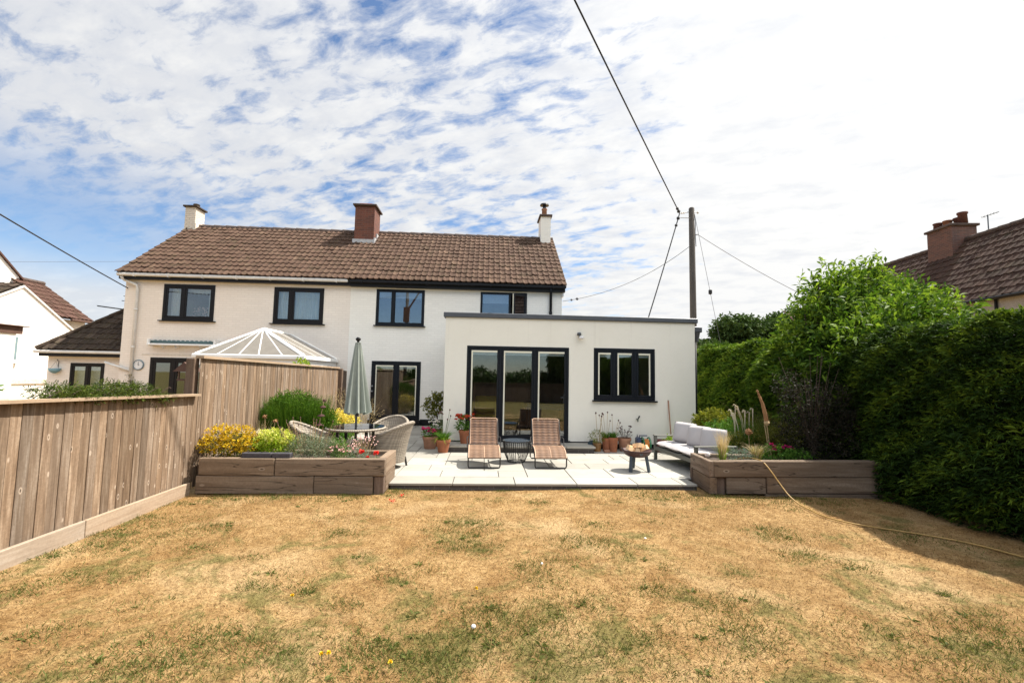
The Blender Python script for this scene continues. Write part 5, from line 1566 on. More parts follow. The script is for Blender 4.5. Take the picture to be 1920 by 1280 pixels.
p = thing('fern', (-3.3, 9.85, .22), 'leafy green plant at the foot of the rushes behind the table', 'shrub')
foliage(p, 'leaf_green', [(-3.2, 9.7, .42, .45, .3, .22)], 260, .12, 6, .07, .02)
p = thing('dry_shrub', (-3.5, 12.2, .22), 'wispy grey brown dry seed heads near the end of the tall fence', 'shrub')
foliage(p, 'leaf_dry', [(-3.55, 12.2, .85, .5, .35, .42), (-3.0, 12.0, .7, .3, .3, .35)], 110, .16, 5, .035, .012, up=0.9, shell=0.8)
blade_tuft(p, 'leaf_dry', 260, (-3.4, 12.1, .22), .4, .3, 1.05, .3, .005, .4)
tp = [(-2.95 + jit(.1), 11.6 + jit(.1), .75 + .12 * i) for i in range(3)]
stems(p, tp, (-3, 11.7, .22), .005, 'stem_tan')

# --- right bed
p = thing('feather_grass', (3.75, 7.1, .43), 'upright pale feather grass at the corner of the right bed, before the sofa', 'grass')
blade_tuft(p, 'leaf_lime', 150, (3.76, 7.08, .43), .05, .05, .36, .3, .005, .3)
V, T = blades(230, (3.76, 7.08, .45), .035, .035, .54, .2, .007, .3, 3); np_quads('plumes', V, 'leaf_plume', p, T)
p = thing('santolina', (4.05, 7.12, .43), 'grey green cushion plant where the hose leaves the right bed', 'shrub')
foliage(p, 'leaf_santolina', [(4.06, 7.12, .53, .17, .15, .11)], 900, .05, 5, .025, .008, up=0.8)
p = thing('feather_grass', (4.5, 7.3, .43), 'arching pale feather grass beside the magenta flowers', 'grass')
V, T = blades(200, (4.43, 7.25, .43), .05, .05, .45, .5, .007, .3, 4, .8); np_quads('plumes', V, 'leaf_plume', p, T)
blade_tuft(p, 'leaf_lime', 120, (4.43, 7.25, .43), .06, .06, .28, .4, .005)
p = thing('flowering_herb', (4.8, 7.3, .43), 'leafy plant with magenta pink flowers in the right bed', 'flowers')
foliage(p, 'leaf_green', [(4.75, 7.25, .52, .3, .2, .12), (5.05, 7.2, .50, .2, .2, .10)], 420, .08, 5, .05, .014)
mb = MB()
for t in ((4.66, 7.22, .70), (4.72, 7.24, .66), (4.69, 7.2, .62), (4.92, 7.25, .66), (4.97, 7.22, .65), (4.88, 7.28, .64), (5.02, 7.24, .63)): bloom(mb, t, .04, 16)
mb.build('flower_heads', 'petal_magenta', p)
p = thing('giant_seed_stalk', (4.85, 7.6, .43), 'tall curved orange brown dried flower spike in the right bed', 'flower')
mb = MB()
path = [(4.83, 7.6, 1.02), (4.80, 7.6, 1.18), (4.76, 7.6, 1.34), (4.71, 7.6, 1.46), (4.67, 7.6, 1.57)]
mb.tube(path, [.035, .035, .027, .019, .010], 8)
for i in range(26):
    t = i / 26 * 3.99; k = int(t); f = t - k
    c = Vector(path[k]).lerp(Vector(path[k + 1]), f); bloom(mb, c, .042 - .018 * i / 26, 5)
mb.build('spike', 'seed_orange', p); mb = MB(); mb.ball((4.83, 7.6, 1.01), .05, 8); mb.tube([(4.83, 7.6, .97), (4.86, 7.6, .7), (4.90, 7.6, .43)], .009, 6); mb.tube([(4.79, 7.6, .97), (4.83, 7.6, .7), (4.86, 7.6, .43)], .008, 6); mb.build('stem', 'stem_tan', p)
p = thing('allium', (4.62, 7.8, .43), 'round orange brown seed head on a thin stem behind the sofa end', 'flower')
mb = MB(); mb.ball((4.62, 7.8, .83), .055, 10)
for i in range(40): bloom(mb, Vector((4.62, 7.8, .83)) + Vector(rng.normal(size=3)).normalized() * .045, .03, 2)
mb.build('seed_head', 'seed_orange', p); stems(p, [(4.62, 7.8, .82)], (4.64, 7.8, .4), .005, 'stem_tan', 0)
p = thing('plume_grass', (5.0, 8.6, .36), 'grass clump with silvery white nodding plumes near the hedge', 'grass')
blade_tuft(p, 'leaf_green', 700, (5.05, 8.6, .36), .32, .22, .72, .35, .007, .4)
mb = MB()
for i in range(11):
    bx, by = 4.98 + jit(.18), 8.6 + jit(.1); hx = bx - .07 + jit(.09); tz = 1.05 + random.random() * .2
    mb.tone = random.random(); mb.tube([(bx, by, .6), (bx * .6 + hx * .4, by, tz - .22), (hx, by, tz), (hx - .03, by, tz + .015), (hx - .06, by, tz - .02)], [.003, .007, .014, .011, .003], 6)
mb.build('plumes', 'leaf_plume_white', p)
p = thing('grass_clump', (5.5, 8.3, .36), 'dark fine leaved grass clump behind the tall seed spike', 'grass')
blade_tuft(p, 'leaf_olive', 900, (5.5, 8.4, .36), .38, .3, .95, .4, .006, .5)
blade_tuft(p, 'leaf_plume', 60, (5.5, 8.4, .36), .3, .3, 1.15, .5, .004, .4, name='seed_stems')
p = thing('shrub', (5.25, 10.0, .1), 'yellow green leafy shrub at the right corner of the extension', 'shrub')
foliage(p, 'leaf_gold', [(5.15, 10.0, .82, .42, .3, .22), (5.5, 9.9, .75, .35, .3, .22), (4.95, 10.0, .85, .22, .25, .14), (5.45, 9.6, .55, .35, .3, .25)], 240, .09, 5, .065, .03)
mb = MB()
for i in range(14):
    a = random.random() * 6.28; mb.tube([(5.25, 10.0, .08), (5.25 + .15 * math.cos(a), 10 + .12 * math.sin(a), .4), (5.25 + .35 * math.cos(a), 10 + .25 * math.sin(a), .75)], [.02, .014, .008], 6)
mb.build('branch', 'bark', p)
p = thing('shrub', (4.45, 10.25, PZ), 'low yellow green plant seen under the far arm of the sofa', 'shrub')
foliage(p, 'leaf_lime', [(4.4, 10.1, .33, .30, .18, .20)], 260, .08, 5, .06, .03)
p = thing('shrub', (4.6, 9.0, .3), 'green leafy plant between the sofa back and the plume grass', 'shrub')
foliage(p, 'leaf_olive', [(4.9, 8.2, .58, .30, .25, .22), (5.3, 8.0, .62, .32, .28, .28), (4.6, 8.5, .5, .25, .22, .2)], 230, .09, 5, .05, .016)
foliage(p, 'leaf_green', [(4.75, 9.1, .62, .3, .3, .26), (5.2, 9.2, .6, .35, .3, .3)], 170, .1, 5, .06, .028)
p = thing('smoke_bush', (5.5, 7.35, .43), 'dark purple brown shrub with wiry stems in the right bed', 'shrub')
foliage(p, 'leaf_purple', [(5.25, 7.35, .85, .42, .3, .42), (5.7, 7.3, .80, .45, .32, .42), (5.35, 7.4, 1.35, .34, .3, .36), (5.1, 7.4, 1.65, .22, .25, .2), (5.8, 7.3, 1.3, .35, .3, .4)], 190, .12, 6, .045, .016, shell=.7)
mb = MB()
for i in range(26):
    a = random.random() * 6.28; r = .15 + .4 * random.random(); h = .9 + random.random() * .9
    mb.tube([(5.45, 7.35, .42), (5.45 + r * .4 * math.cos(a), 7.35 + r * .3 * math.sin(a), .42 + h * .5), (5.45 + r * math.cos(a), 7.35 + r * .6 * math.sin(a), .42 + h)], [.008, .006, .003], 5)
mb.build('branch', 'bark', p)

# ================================================================== HEDGES AND TREES
def hedge_sprays(n, x_face, y0, y1, z0, ztop, depth, L, W, seed, fr_front=0.72):
    r = np.random.default_rng(seed)
    y = y0 + (y1 - y0) * r.random(n)
    front = r.random(n) < fr_front
    wob = 0.10 * np.sin(y * 1.9 + 0.4) + 0.07 * np.sin(y * 4.3 + 1.2)
    top = ztop(y) + 0.05 * np.sin(y * 3.1) + 0.04 * np.sin(y * 7.7)
    z = np.where(front, z0 + (top - z0) * r.random(n) ** 0.9, top - 0.10 * r.random(n))
    wob = wob + 0.10 * np.sin(z * 2.7 + y * 0.7) + 0.12 * (1 - np.clip(z / 0.5, 0, 1)) * 1.0
    wob = wob + 0.38 * np.clip((z - (ztop(y) - 1.0)) / 1.0, 0, 1.3) ** 2
    x = np.where(front, x_face + wob + 0.22 * r.random(n) ** 1.6, x_face + wob + depth * r.random(n))
    P = np.stack([x, y, z], 1)
    D = np.stack([np.where(front, -0.75, -0.25 + 0.5 * r.normal(size=n)), 0.75 * r.normal(size=n), np.where(front, 0.22 + 0.35 * (z / ztop(y)) ** 2, 0.8)], 1) + 0.35 * r.normal(size=(n, 3))
    base_t = 0.45 + 0.20 * np.sin(y * 6.1 + z * 8.3) + 0.12 * np.sin(y * 13.7 - z * 17) + 0.16 * r.normal(size=n)
    V = [leaf_quads(P, D, L * (0.6 + 0.8 * r.random(n)), W * (0.6 + 0.8 * r.random(n)), 0.25)]
    T = [base_t]
    for s in (1, 2):   # side fronds of each spray
        D2 = unit(D) + 0.55 * unit(np.cross(D, r.normal(size=(n, 3))))
        V.append(leaf_quads(P + unit(D) * (L * 0.25 * s), D2, L * 0.55 * (0.6 + 0.8 * r.random(n)), W * 0.75, 0.25)); T.append(base_t + 0.06)
    return np.concatenate(V), np.concatenate(T)


h1 = thing('hedge', (7, 3, 0), 'tall dense dark green conifer hedge on the right, nearest the camera', 'hedge')
V, T = hedge_sprays(66000, 5.96, -3.0, 8.1, 0.0, lambda y: 2.56 - 0.012 * (y - 4), 1.0, 0.125, 0.022, 41)
np_quads('foliage', V, 'leaf_conifer', h1, T)
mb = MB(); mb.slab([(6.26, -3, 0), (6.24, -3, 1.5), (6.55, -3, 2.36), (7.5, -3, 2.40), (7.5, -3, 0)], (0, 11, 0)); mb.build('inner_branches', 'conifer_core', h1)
mb = MB()
for i in range(20): mb.tube([(6.5 + jit(.1), -3.8 + i * .6, 0), (6.45 + jit(.1), -3.8 + i * .6 + jit(.1), 1.4)], [.05, .03], 6)
mb.build('trunk', 'bark', h1)
h2 = thing('hedge', (7, 11.5, 0), 'lighter green clipped hedge running beside the extension behind the patio', 'hedge')
V, T = hedge_sprays(27000, 6.03, 8.5, 16.5, 0.3, lambda y: 2.62 + 0.0 * y, 1.0, 0.14, 0.034, 43, 0.62)
np_quads('foliage', V, 'leaf_hedge_far', h2, T)
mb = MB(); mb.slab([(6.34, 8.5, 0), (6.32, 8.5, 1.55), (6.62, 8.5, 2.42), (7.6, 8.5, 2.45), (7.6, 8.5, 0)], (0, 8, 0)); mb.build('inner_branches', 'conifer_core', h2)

tr = thing('tree', (6.5, 8.6, 0), 'large leafy green bush growing up over the hedge below the brown roof', 'tree')
lumps = [(7.05, 8.7, 2.6, .80, .8, .72), (7.6, 8.9, 2.95, .85, .8, .68), (8.45, 9.0, 3.1, .80, .7, .46), (6.65, 8.6, 2.3, .50, .6, .55), (7.15, 8.8, 3.35, .5, .45, .34), (7.95, 8.9, 3.5, .42, .4, .38), (6.3, 8.3, 1.6, .5, .5, .62), (6.4, 8.1, 1.1, .55, .4, .6), (8.95, 9.0, 2.95, .55, .5, .28), (6.9, 7.7, 2.45, .62, .5, .42), (7.6, 7.8, 2.75, .65, .5, .40), (8.3, 8.0, 2.85, .60, .5, .34), (6.45, 7.6, 2.05, .42, .35, .42), (6.6, 7.95, 1.9, .45, .35, .5)]
V, T = leaf_crown(lumps, 44, 0.46, 12, 0.135, 0.042, up=0.65, shell=0.7)
tips = np.array([(6.75, 8.8, 3.75), (7.05, 8.8, 3.95), (7.75, 8.9, 4.05), (8.0, 8.9, 4.18), (8.1, 8.9, 4.0), (9.0, 9.0, 3.65), (9.3, 9.0, 3.5), (9.5, 9.0, 3.15), (6.3, 8.6, 3.05), (6.55, 8.6, 3.3), (6.1, 8.6, 2.75), (6.45, 8.6, 3.15), (7.3, 8.8, 3.95), (8.3, 9.0, 3.95), (9.2, 9.0, 3.3), (7.4, 8.8, 3.85), (8.6, 9.0, 3.65), (9.6, 9.0, 3.3), (9.3, 8.4, 3.05), (8.8, 9.0, 3.75), (6.9, 8.6, 3.55), (7.9, 7.8, 3.2), (7.2, 7.7, 3.05), (6.5, 7.6, 2.7), (8.6, 8.0, 3.25)])
SV, ST = [], []
for t in tips:
    for q in range(9):
        c = t + rng.normal(size=3) * np.array([.12, .12, .08])
        d = unit(np.array([rng.normal() * .35, rng.normal() * .3, 1.0]))
        k = 12
        s = np.linspace(-0.36, 0.14, k)[:, None]
        Pp = c + d * s
        SV.append(leaf_quads(Pp, d * 0.6 + rng.normal(size=(k, 3)) * .7,   .135 * (.7 + .6 * rng.random(k)), .042)); ST.append(.6 + .35 * rng.random(k))
V = np.concatenate([V] + SV); T = np.concatenate([T] + ST)
np_quads('crown', V, 'leaf_tree', tr, T)
mb = MB()
mb.tube([(6.5, 8.6, 0), (6.55, 8.6, 1.0), (6.8, 8.7, 2.0)], [.10, .085, .06], 8)
for l in lumps + [(t[0], t[1], t[2], 0, 0, 0) for t in tips]:
    mb.tube([(6.55, 8.6, 1.0), ((6.6 + l[0]) / 2, 8.65, (1.4 + l[2]) / 2), (l[0], l[1], l[2])], [.05, .032, .012], 6)
mb.build('trunk', 'bark', tr)

for (x, y, h, r, lab) in ((21.0, 36.5, 7.0, 2.4, 'distant round topped dark tree left of the green bush'), (17.9, 36, 5.2, 1.5, 'distant small tree right of the utility pole'), (24.0, 36.0, 7.4, 2.1, 'distant tree standing just behind the little red roof'), (15.9, 30, 4.2, 1.0, 'pale distant bush at the corner of the extension')):
    t = thing('tree', (x, y, 0), lab, 'tree', 'distant trees beyond the hedge')
    ls = [(x + jit(r * .5), y + jit(r * .4), h - r * (.55 + 1.1 * random.random()), r * .55, r * .5, r * .5) for _ in range(9)] + [(x, y, h - r * 1.2, r * .8, r * .7, r * .8)]
    foliage(t, 'leaf_far', ls, 26 / (r / 2), .5, 6, .34, .17, name='crown', shell=.6)
    mb = MB(); mb.tube([(x, y, 0), (x + .1, y, h * .5), (x, y, h * .8)], [.22, .16, .05], 8); mb.build('trunk', 'bark', t)
t = thing('tree', (-17.8, 24.0, 0), 'dark conifer tip showing between the neighbour house and the annex roof', 'tree')
foliage(t, 'leaf_conifer', [(-17.9, 24, 3.6, .5, .5, .7), (-17.6, 24, 3.2, .6, .5, .6), (-18, 24, 2.2, .9, .8, 1.2)], 60, .3, 6, .2, .06, name='crown')
mb = MB(); mb.tube([(-17.8, 24, 0), (-17.8, 24, 4)], [.15, .04], 7); mb.build('trunk', 'bark', t)

# ================================================================== UTILITY POLE AND CABLES
up_ = thing('utility_pole', (7.97, 17, 0), 'tall grey wooden utility pole behind the extension', 'pole')
mb = MB(); mb.tube([(7.98, 17, 0), (7.97, 17, 4), (7.95, 17, 8.42), (7.95, 17, 8.46)], [.135, .122, .105, .08], 14); mb.build('shaft', 'pole_wood', up_, True)
for p_, q_, r_ in (((7.86, 17, 8.28), (7.48, 17, 8.22), .018), ((7.86, 16.95, 8.02), (7.48, 16.95, 8.02), .012), ((8.02, 17, 8.28), (8.2, 17, 8.3), .015), ((8.02, 17, 7.36), (8.14, 16.9, 7.36), .02)):
    mb = MB(); mb.tube([p_, q_], r_, 6); mb.build('bracket', 'galvanised', up_)
mb = MB()
for p_ in ((7.64, 17, 8.245), (7.56, 17, 8.235)): mb.lathe([(.02, -.04), (.045, -.01), (.02, .03)], p_, 10, cap1=True)
mb.lathe([(.02, -.05), (.05, 0), (.02, .05)], (8.2, 17, 8.28), 10, cap1=True); mb.build('insulator', 'stone_white', up_)
mb = MB(); mb.tube([(8.06, 16.98, 8.2), (8.1, 16.97, 7.9), (8.07, 16.97, 7.5), (8.09, 16.95, 6.9)], .014, 5); mb.build('lead', 'cable_black', up_)


def cable(pts, r, mat, label, sag=0.0, n=24, knots=()):
    a, b = Vector(pts[0]), Vector(pts[-1])
    P = []
    for i in range(n + 1):
        t = i / n
        P.append(a.lerp(b, t) - Vector((0, 0, sag * 4 * t * (1 - t))))
    mb = MB(); mb.tube(P, r, 6)
    for t, rr_k in knots:
        p = a.lerp(b, t) - Vector((0, 0, sag * 4 * t * (1 - t))); mb.ball(p, rr_k, 8)
    c = mb.build('overhead_cable', mat)
    return tag(c, label, 'cable')


cable([(7.46, 17, 8.24), (-9.5, -7.0, 12.5)], .021, 'cable_black', 'thick black overhead cable running from the pole out over the garden', .15, 40, ((.004, .07), (.012, .06)))
cable([(7.46, 16.98, 8.20), (5.45, 15.6, 3.12)], .022, 'cable_black', 'black cable dropping from the pole bracket to behind the extension', .06, 16, ((.04, .07), (.10, .06)))
cable([(7.87, 16.95, 6.92), (2.6, 15.3, 4.32)], .010, 'cable_grey', 'thin cable from the middle of the pole to the right house corner', .38, 24, ((.90, .05), (.94, .04)))
cable([(8.14, 16.9, 7.36), (17.3, 18.4, 3.9)], .010, 'cable_grey', 'thin cable from the pole sloping right into the green bush', .30, 24)
sw = cable([(8.06, 16.98, 8.2), (9.25, 17.1, 2.3)], .008, 'cable_grey', 'slack stay wire with a black insulator beside the pole', .0, 12, ())
mb = MB(); mb.lathe([(.02, -.10), (.07, -.07), (.07, .07), (.02, .10)], (8.68, 17.04, 5.14), 8, cap1=True); mb.build('insulator', 'cable_black', sw)
cable([(-6.6, -7.0, 8.2), (-11.55, 15.19, 4.33)], .016, 'cable_black', 'black overhead cable meeting the top left corner of the cream house', .35, 40)
cable([(-60, 48, 12), (-8.0, 44, 13.2)], .012, 'cable_grey', 'faint distant wire above the white gabled house', .3, 20)
up2 = thing('utility_pole', (-6.5, -7.0, 0), 'wooden utility pole at the back of the garden carrying the overhead cables', 'pole')
mb = MB(); mb.tube([(-6.5, -7, 0), (-6.5, -7, 9.9)], [.15, .11], 12); mb.build('shaft', 'pole_wood', up2, True)
mb = MB(); mb.tube([(-6.5, -7, 6.9), (-5.7, -7, 8.2), (-5.4, -7, 8.9)], [.07, .07, .05], 8); mb.box(-6.75, -6.3, -7.1, -6.8, 6.0, 7.2); mb.build('bracket', 'timber_brown', up2)

up3 = thing('utility_pole', (-9.5, -7.0, 0), 'taller utility pole beyond the left neighbour garden holding the thick cable', 'pole')
mb = MB(); mb.tube([(-9.5, -7, 0), (-9.5, -7, 12.7)], [.17, .11], 12); mb.build('shaft', 'pole_wood', up3, True)

# what the garden doors reflect: the far end of the garden
rf_ = thing('fence', (1, -9, 0), 'brown timber fence closing the far end of the garden', 'fence')
mb = MB(); board_run(mb, (8.5, -9.0), (-6, -9.0), 0.05, 0.05, 1.25, 1.25, -1, 0.14); mb.build('boards', 'post_brown', rf_)
mb = MB(); mb.box(-6, 8.5, -9.06, -8.95, 1.255, 1.29); mb.build('capping_rail', 'post_brown', rf_)
h3 = thing('hedge', (2, -11, 0), 'dark hedge beyond the end fence of the garden', 'hedge')
foliage(h3, 'leaf_far', [(-7 + i * 1.1, -11 + jit(.3), 1.1 + jit(.2), .9, .7, .85) for i in range(16)], 50, .3, 5, .22, .09)
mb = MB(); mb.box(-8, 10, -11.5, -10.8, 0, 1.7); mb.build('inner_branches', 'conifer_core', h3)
t = thing('tree', (6.5, -10, 0), 'leafy tree at the far end of the garden', 'tree')
foliage(t, 'leaf_far', [(6.5 + jit(1.2), -10 + jit(1), 3.4 + jit(1.2), 1.1, 1.0, 1.0) for i in range(9)], 40, .35, 6, .24, .10, name='crown')
mb = MB(); mb.tube([(6.5, -10, 0), (6.5, -10, 4)], [.18, .08], 8); mb.build('trunk', 'bark', t)


# ================================================================== STEP AND WALL FITTINGS
st = thing('step', (0.85, 10.2, PZ), 'long low step of dark bricks and slabs below the folding doors', 'step')
mb = MB(); mb.box(-0.74, 2.42, 9.99, 10.57, PZ - .01, .178); mb.build('brick_course', 'brick_step', st)
mb = MB()
for i in range(5):
    mb.tone = .15 + .3 * random.random(); a = -0.77 + i * .644
    mb.bbox(a + .003, a + .641, 9.955, 10.58, .18, .222, .005)
mb.build('slab', 'paving', st)
wl = thing('wall_light', (2.2, 10.55, 2.7), 'small security light on the rendered extension wall', 'lamp')
mb = MB(); mb.lathe([(.045, -.02), (.05, .03), (.03, .05)], (2.19, 10.56, 2.73), 12, cap1=True); mb.build('sensor', 'coping_grey', wl, True)
mb = MB(); mb.lathe([(.03, -.035), (.062, -.02), (.05, .03)], (2.235, 10.51, 2.66), 12, cap1=True); mb.tube([(2.21, 10.6, 2.69), (2.22, 10.53, 2.68)], .02, 6); mb.build('lamp_head', 'stone_white', wl, True)
wp = thing('garden_tap', (3.58, 10.57, .78), 'small dark outdoor tap on the extension wall above the hose reel', 'tap')
mb = MB(); mb.tube([(3.58, 10.6, .78), (3.58, 10.53, .78), (3.57, 10.50, .73)], .016, 8); mb.build('spout', 'brass_green', wp)
mb = MB(); mb.tube([(3.59, 10.535, .79), (3.62, 10.525, .86)], [.012, .02], 8); mb.build('handle', 'steel_dark', wp)
br = thing('broom', (4.36, 10.5, PZ), 'wooden broom leaning handle up against the extension wall', 'broom')
mb = MB(); mb.tube([(4.36, 10.46, PZ + .06), (4.33, 10.585, 1.23)], .014, 8); mb.build('handle', 'broom_wood', br)
mb = MB(); mb.bbox(4.2, 4.52, 10.42, 10.50, PZ + .05, PZ + .10, .01); mb.box(4.21, 4.51, 10.43, 10.49, PZ, PZ + .05); mb.build('head', 'timber_brown', br)

# ================================================================== POTTED PLANTS
def pot(parent, x, y, z, r, h, mat='terracotta', base=.66, rim=True):
    mb = MB()
    prof = [(r * base, 0), (r * .93, h * .80)] + ([(r, h * .80), (r * 1.02, h), (r * .88, h), (r * .86, h * .9)] if rim else [(r, h), (r * .9, h), (r * .88, h * .9)])
    mb.lathe(prof, (x, y, z), 20); mb.build('pot', mat, parent, False)
    s = MB(); s.lathe([(r * .87, h * .9), (.001, h * .92)], (x, y, z), 16, cap0=False); s.build('soil', 'soil', parent)


p = thing('potted_plant', (-1.2, 10.45, PZ), 'rounded terracotta pot of cerise pink flowers by the extension corner', 'potted plant')
pot(p, -1.2, 10.45, PZ, .17, .27, 'terracotta_pale', .72)
foliage(p, 'leaf_green', [(-1.2, 10.45, .42, .16, .15, .09)], 380, .06, 5, .05, .018)
mb = MB()
for i in range(16): bloom(mb, (-1.23 + jit(.15), 10.38 + jit(.1), .46 + random.random() * .09), .035, 14)
mb.build('flower_heads', 'petal_pink', p)
p = thing('potted_plant', (-.86, 9.95, PZ), 'orange terracotta pot of green strappy leaves at the end of the step', 'potted plant')
pot(p, -.86, 9.95, PZ, .155, .27)
blade_tuft(p, 'leaf_green', 260, (-.86, 9.95, PZ + .25), .09, .09, .30, .55, .014, .4, .6)
blade_tuft(p, 'leaf_lime', 30, (-.92, 9.9, PZ + .25), .05, .05, .22, 1.3, .03, .3, .9, 'broad_leaves')
tp = [(-.90 + jit(.07), 9.95 + jit(.05), .95 - random.random() * .25) for _ in range(3)] + [(-.74, 9.95, .98), (-.72, 9.97, .85), (-.78, 9.9, .78)]
stems(p, tp, (-.86, 9.95, PZ + .25), .004)
mb = MB()
for t in tp: mb.ball(t, .015, 8, 1.6)
mb.build('flower_heads', 'seed_dark', p)
p = thing('potted_plant', (-.42, 10.33, .222), 'terracotta pot of red flowers standing on the step', 'potted plant')
pot(p, -.42, 10.33, .222, .14, .29)
foliage(p, 'leaf_green', [(-.42, 10.33, .66, .17, .15, .16)], 330, .07, 5, .06, .022)
mb = MB()
for i in range(24): bloom(mb, (-.42 + jit(.21), 10.30 + jit(.15), .80 + jit(.06)), .042, 13)
mb.build('flower_heads', 'petal_orange_red', p)
p = thing('potted_plant', (-1.08, 11.1, PZ), 'tall bare stemmed olive green shrub in a brown pot in the house corner', 'potted plant')
pot(p, -1.08, 11.1, PZ, .15, .36, 'terracotta')
foliage(p, 'leaf_olive', [(-1.2, 11.05, 1.14, .17, .14, .12), (-1.05, 11.0, 1.22, .15, .14, .09), (-1.32, 11.05, .97, .14, .12, .08), (-1.12, 11.0, .92, .14, .12, .09), (-1.25, 11.05, .76, .09, .09, .07), (-1.02, 11, 1.05, .1, .1, .1)], 300, .06, 5, .055, .028)
mb = MB(); mb.tube([(-1.08, 11.1, PZ + .3), (-1.12, 11.08, .7), (-1.15, 11.05, 1.1)], [.016, .013, .008], 7); mb.tube([(-1.12, 11.08, .7), (-1.3, 11.05, .95)], .008, 5); mb.tube([(-1.12, 11.08, .66), (-1.02, 11.0, 1.1)], .008, 5)
mb.build('trunk', 'bark', p)
p = thing('potted_plant', (-1.12, 10.78, PZ), 'white flowered plant behind the cerise flowers in the house corner', 'potted plant')
pot(p, -1.12, 10.78, PZ, .12, .26)
foliage(p, 'leaf_green', [(-1.12, 10.76, .46, .13, .12, .12)], 300, .06, 5, .05, .02)
mb = MB()
for i in range(16): bloom(mb, (-1.14 + jit(.11), 10.72 + jit(.08), .58 + jit(.10)), .038, 14)
mb.build('flower_heads', 'petal_white', p)

p = thing('potted_plant', (2.56, 10.28, PZ), 'yellowish bushy plant in a small glazed pot beside the step', 'potted plant')
pot(p, 2.56, 10.28, PZ, .10, .19, 'glazed_brown', .8); 
foliage(p, 'leaf_gold', [(2.56, 10.28, .40, .17, .13, .13)], 380, .06, 5, .04, .012)
tp = [(2.53, 10.3, .93), (2.68, 10.3, .92), (2.66, 10.28, .86)]
stems(p, tp, (2.58, 10.28, PZ + .18), .005, 'stem_tan'); mb = MB()
for t in tp: mb.ball(t, .02, 8, 1.3)
mb.build('flower_heads', 'seed_dark', p)
for (x, lab, hh) in ((2.78, 'tall tapered terracotta pot of strappy leaves, left of the touching pair', .30), (2.91, 'tall tapered terracotta pot of strappy leaves, right of the touching pair', .32)):
    p = thing('potted_plant', (x, 10.22 + (.08 if x < 2.8 else 0), PZ), lab, 'potted plant', 'tall terracotta pots under the window')
    yy = 10.22 + (.08 if x < 2.8 else 0)
    pot(p, x, yy, PZ, .11, hh, 'terracotta', .74)
    blade_tuft(p, 'leaf_green', 130, (x, yy, PZ + hh - .03), .07, .07, .26, .6, .014, .4, .6)
    tp = [(x - .17, yy, .88), (x - .08, yy, .90), (x + .02, yy, .95), (x + .08, yy, .76)] if x < 2.8 else [(x - .03, yy, .90), (x + .12, yy, .78), (x + .15, yy - .02, .73)]
    stems(p, tp, (x, yy, PZ + hh - .03), .004, 'stem_tan'); mb = MB()
    for t in tp: mb.ball(t, .017, 8, 1.2)
    mb.build('flower_heads', 'seed_dark', p)
p = thing('potted_plant', (3.2, 10.33, PZ), 'rimmed terracotta pot of dried reddish twigs under the window', 'potted plant')
pot(p, 3.2, 10.33, PZ, .15, .30, 'terracotta_pale')
foliage(p, 'leaf_purple', [(3.2, 10.33, .42, .14, .12, .07)], 200, .06, 4, .03, .01)
tp = [(3.2 + jit(.19), 10.33 + jit(.1), .48 + random.random() * .16) for _ in range(16)]
stems(p, tp, (3.2, 10.33, PZ + .27), .003, 'bark'); mb = MB()
for t in tp: bloom(mb, t, .03, 6)
mb.build('flower_heads', 'seed_dark', p)
mb = MB(); mb.bbox(2.68, 2.80, 10.08, 10.15, PZ, PZ + .055, .006); tag(mb.build('brick', 'terracotta_pale'), 'small pinkish brick lying in front of the tall terracotta pots', 'brick')
p = thing('plant_pot', (4.03, 10.3, PZ), 'glossy dark red plant pot behind the far end of the sofa', 'pot'); pot(p, 4.03, 10.3, PZ, .13, .27, 'maroon', .85)
bg_ = thing('bag', (2.46, 10.36, PZ), 'crumpled dark blue bag between the step and the small glazed pot', 'bag')
mb = MB()
nu, nv = 14, 9; P = []
for i in range(nu + 1):
    for j in range(nv):
        a = 2 * math.pi * i / nu; t = j / (nv - 1)
        rr_b = (.10 + .018 * math.sin(3 * a + 7 * t) + .012 * math.sin(5 * a - 9 * t)) * (1 - .55 * t ** 2.2) * (1 if j < nv - 1 else .05)
        P.append((2.46 + rr_b * math.cos(a) * 1.1, 10.36 + rr_b * math.sin(a), PZ + .24 * t))
mb.grid(P, nu + 1, nv); mb.build('sack', 'teal_bag', bg_, True)
hr = thing('hose_reel', (3.66, 10.32, PZ), 'garden hose reel with green wheels and orange hose by the wall', 'hose reel')
mb = MB()
for s in (0, 1):
    yy = 10.26 + .14 * s
    mb.tube([(3.46, yy, PZ), (3.52, yy, PZ + .36), (3.60, yy, PZ)], .018, 6)
mb.bbox(3.47, 3.57, 10.24, 10.42, PZ + .05, PZ + .31, .02); mb.tube([(3.52, 10.26, PZ + .36), (3.70, 10.26, PZ + .36)], .014, 6); mb.build('frame', 'navy_plastic', hr)
MX = Matrix.Rotation(R(90), 4, 'Y')
for xx in (3.61, 3.76):
    mb = MB(); ring = [(xx, 10.32 + .135 * math.cos(a), PZ + .165 + .145 * math.sin(a)) for a in np.linspace(0, 2 * math.pi, 25)]
    mb.tube(ring, .017, 6)
    for k in range(3):
        a = k * math.pi / 3; mb.tube([(xx, 10.32 - .13 * math.cos(a), PZ + .165 - .14 * math.sin(a)), (xx, 10.32 + .13 * math.cos(a), PZ + .165 + .14 * math.sin(a))], .010, 5)
    mb.build('wheel', 'hose_green', hr)
mb = MB()
for i in range(5):
    xx = 3.635 + .025 * i; mb.tube([(xx, 10.32 + .10 * math.cos(a), PZ + .165 + .105 * math.sin(a)) for a in np.linspace(0, 2 * math.pi, 21)], .013, 6)
mb.build('hose', 'hose_orange', hr)

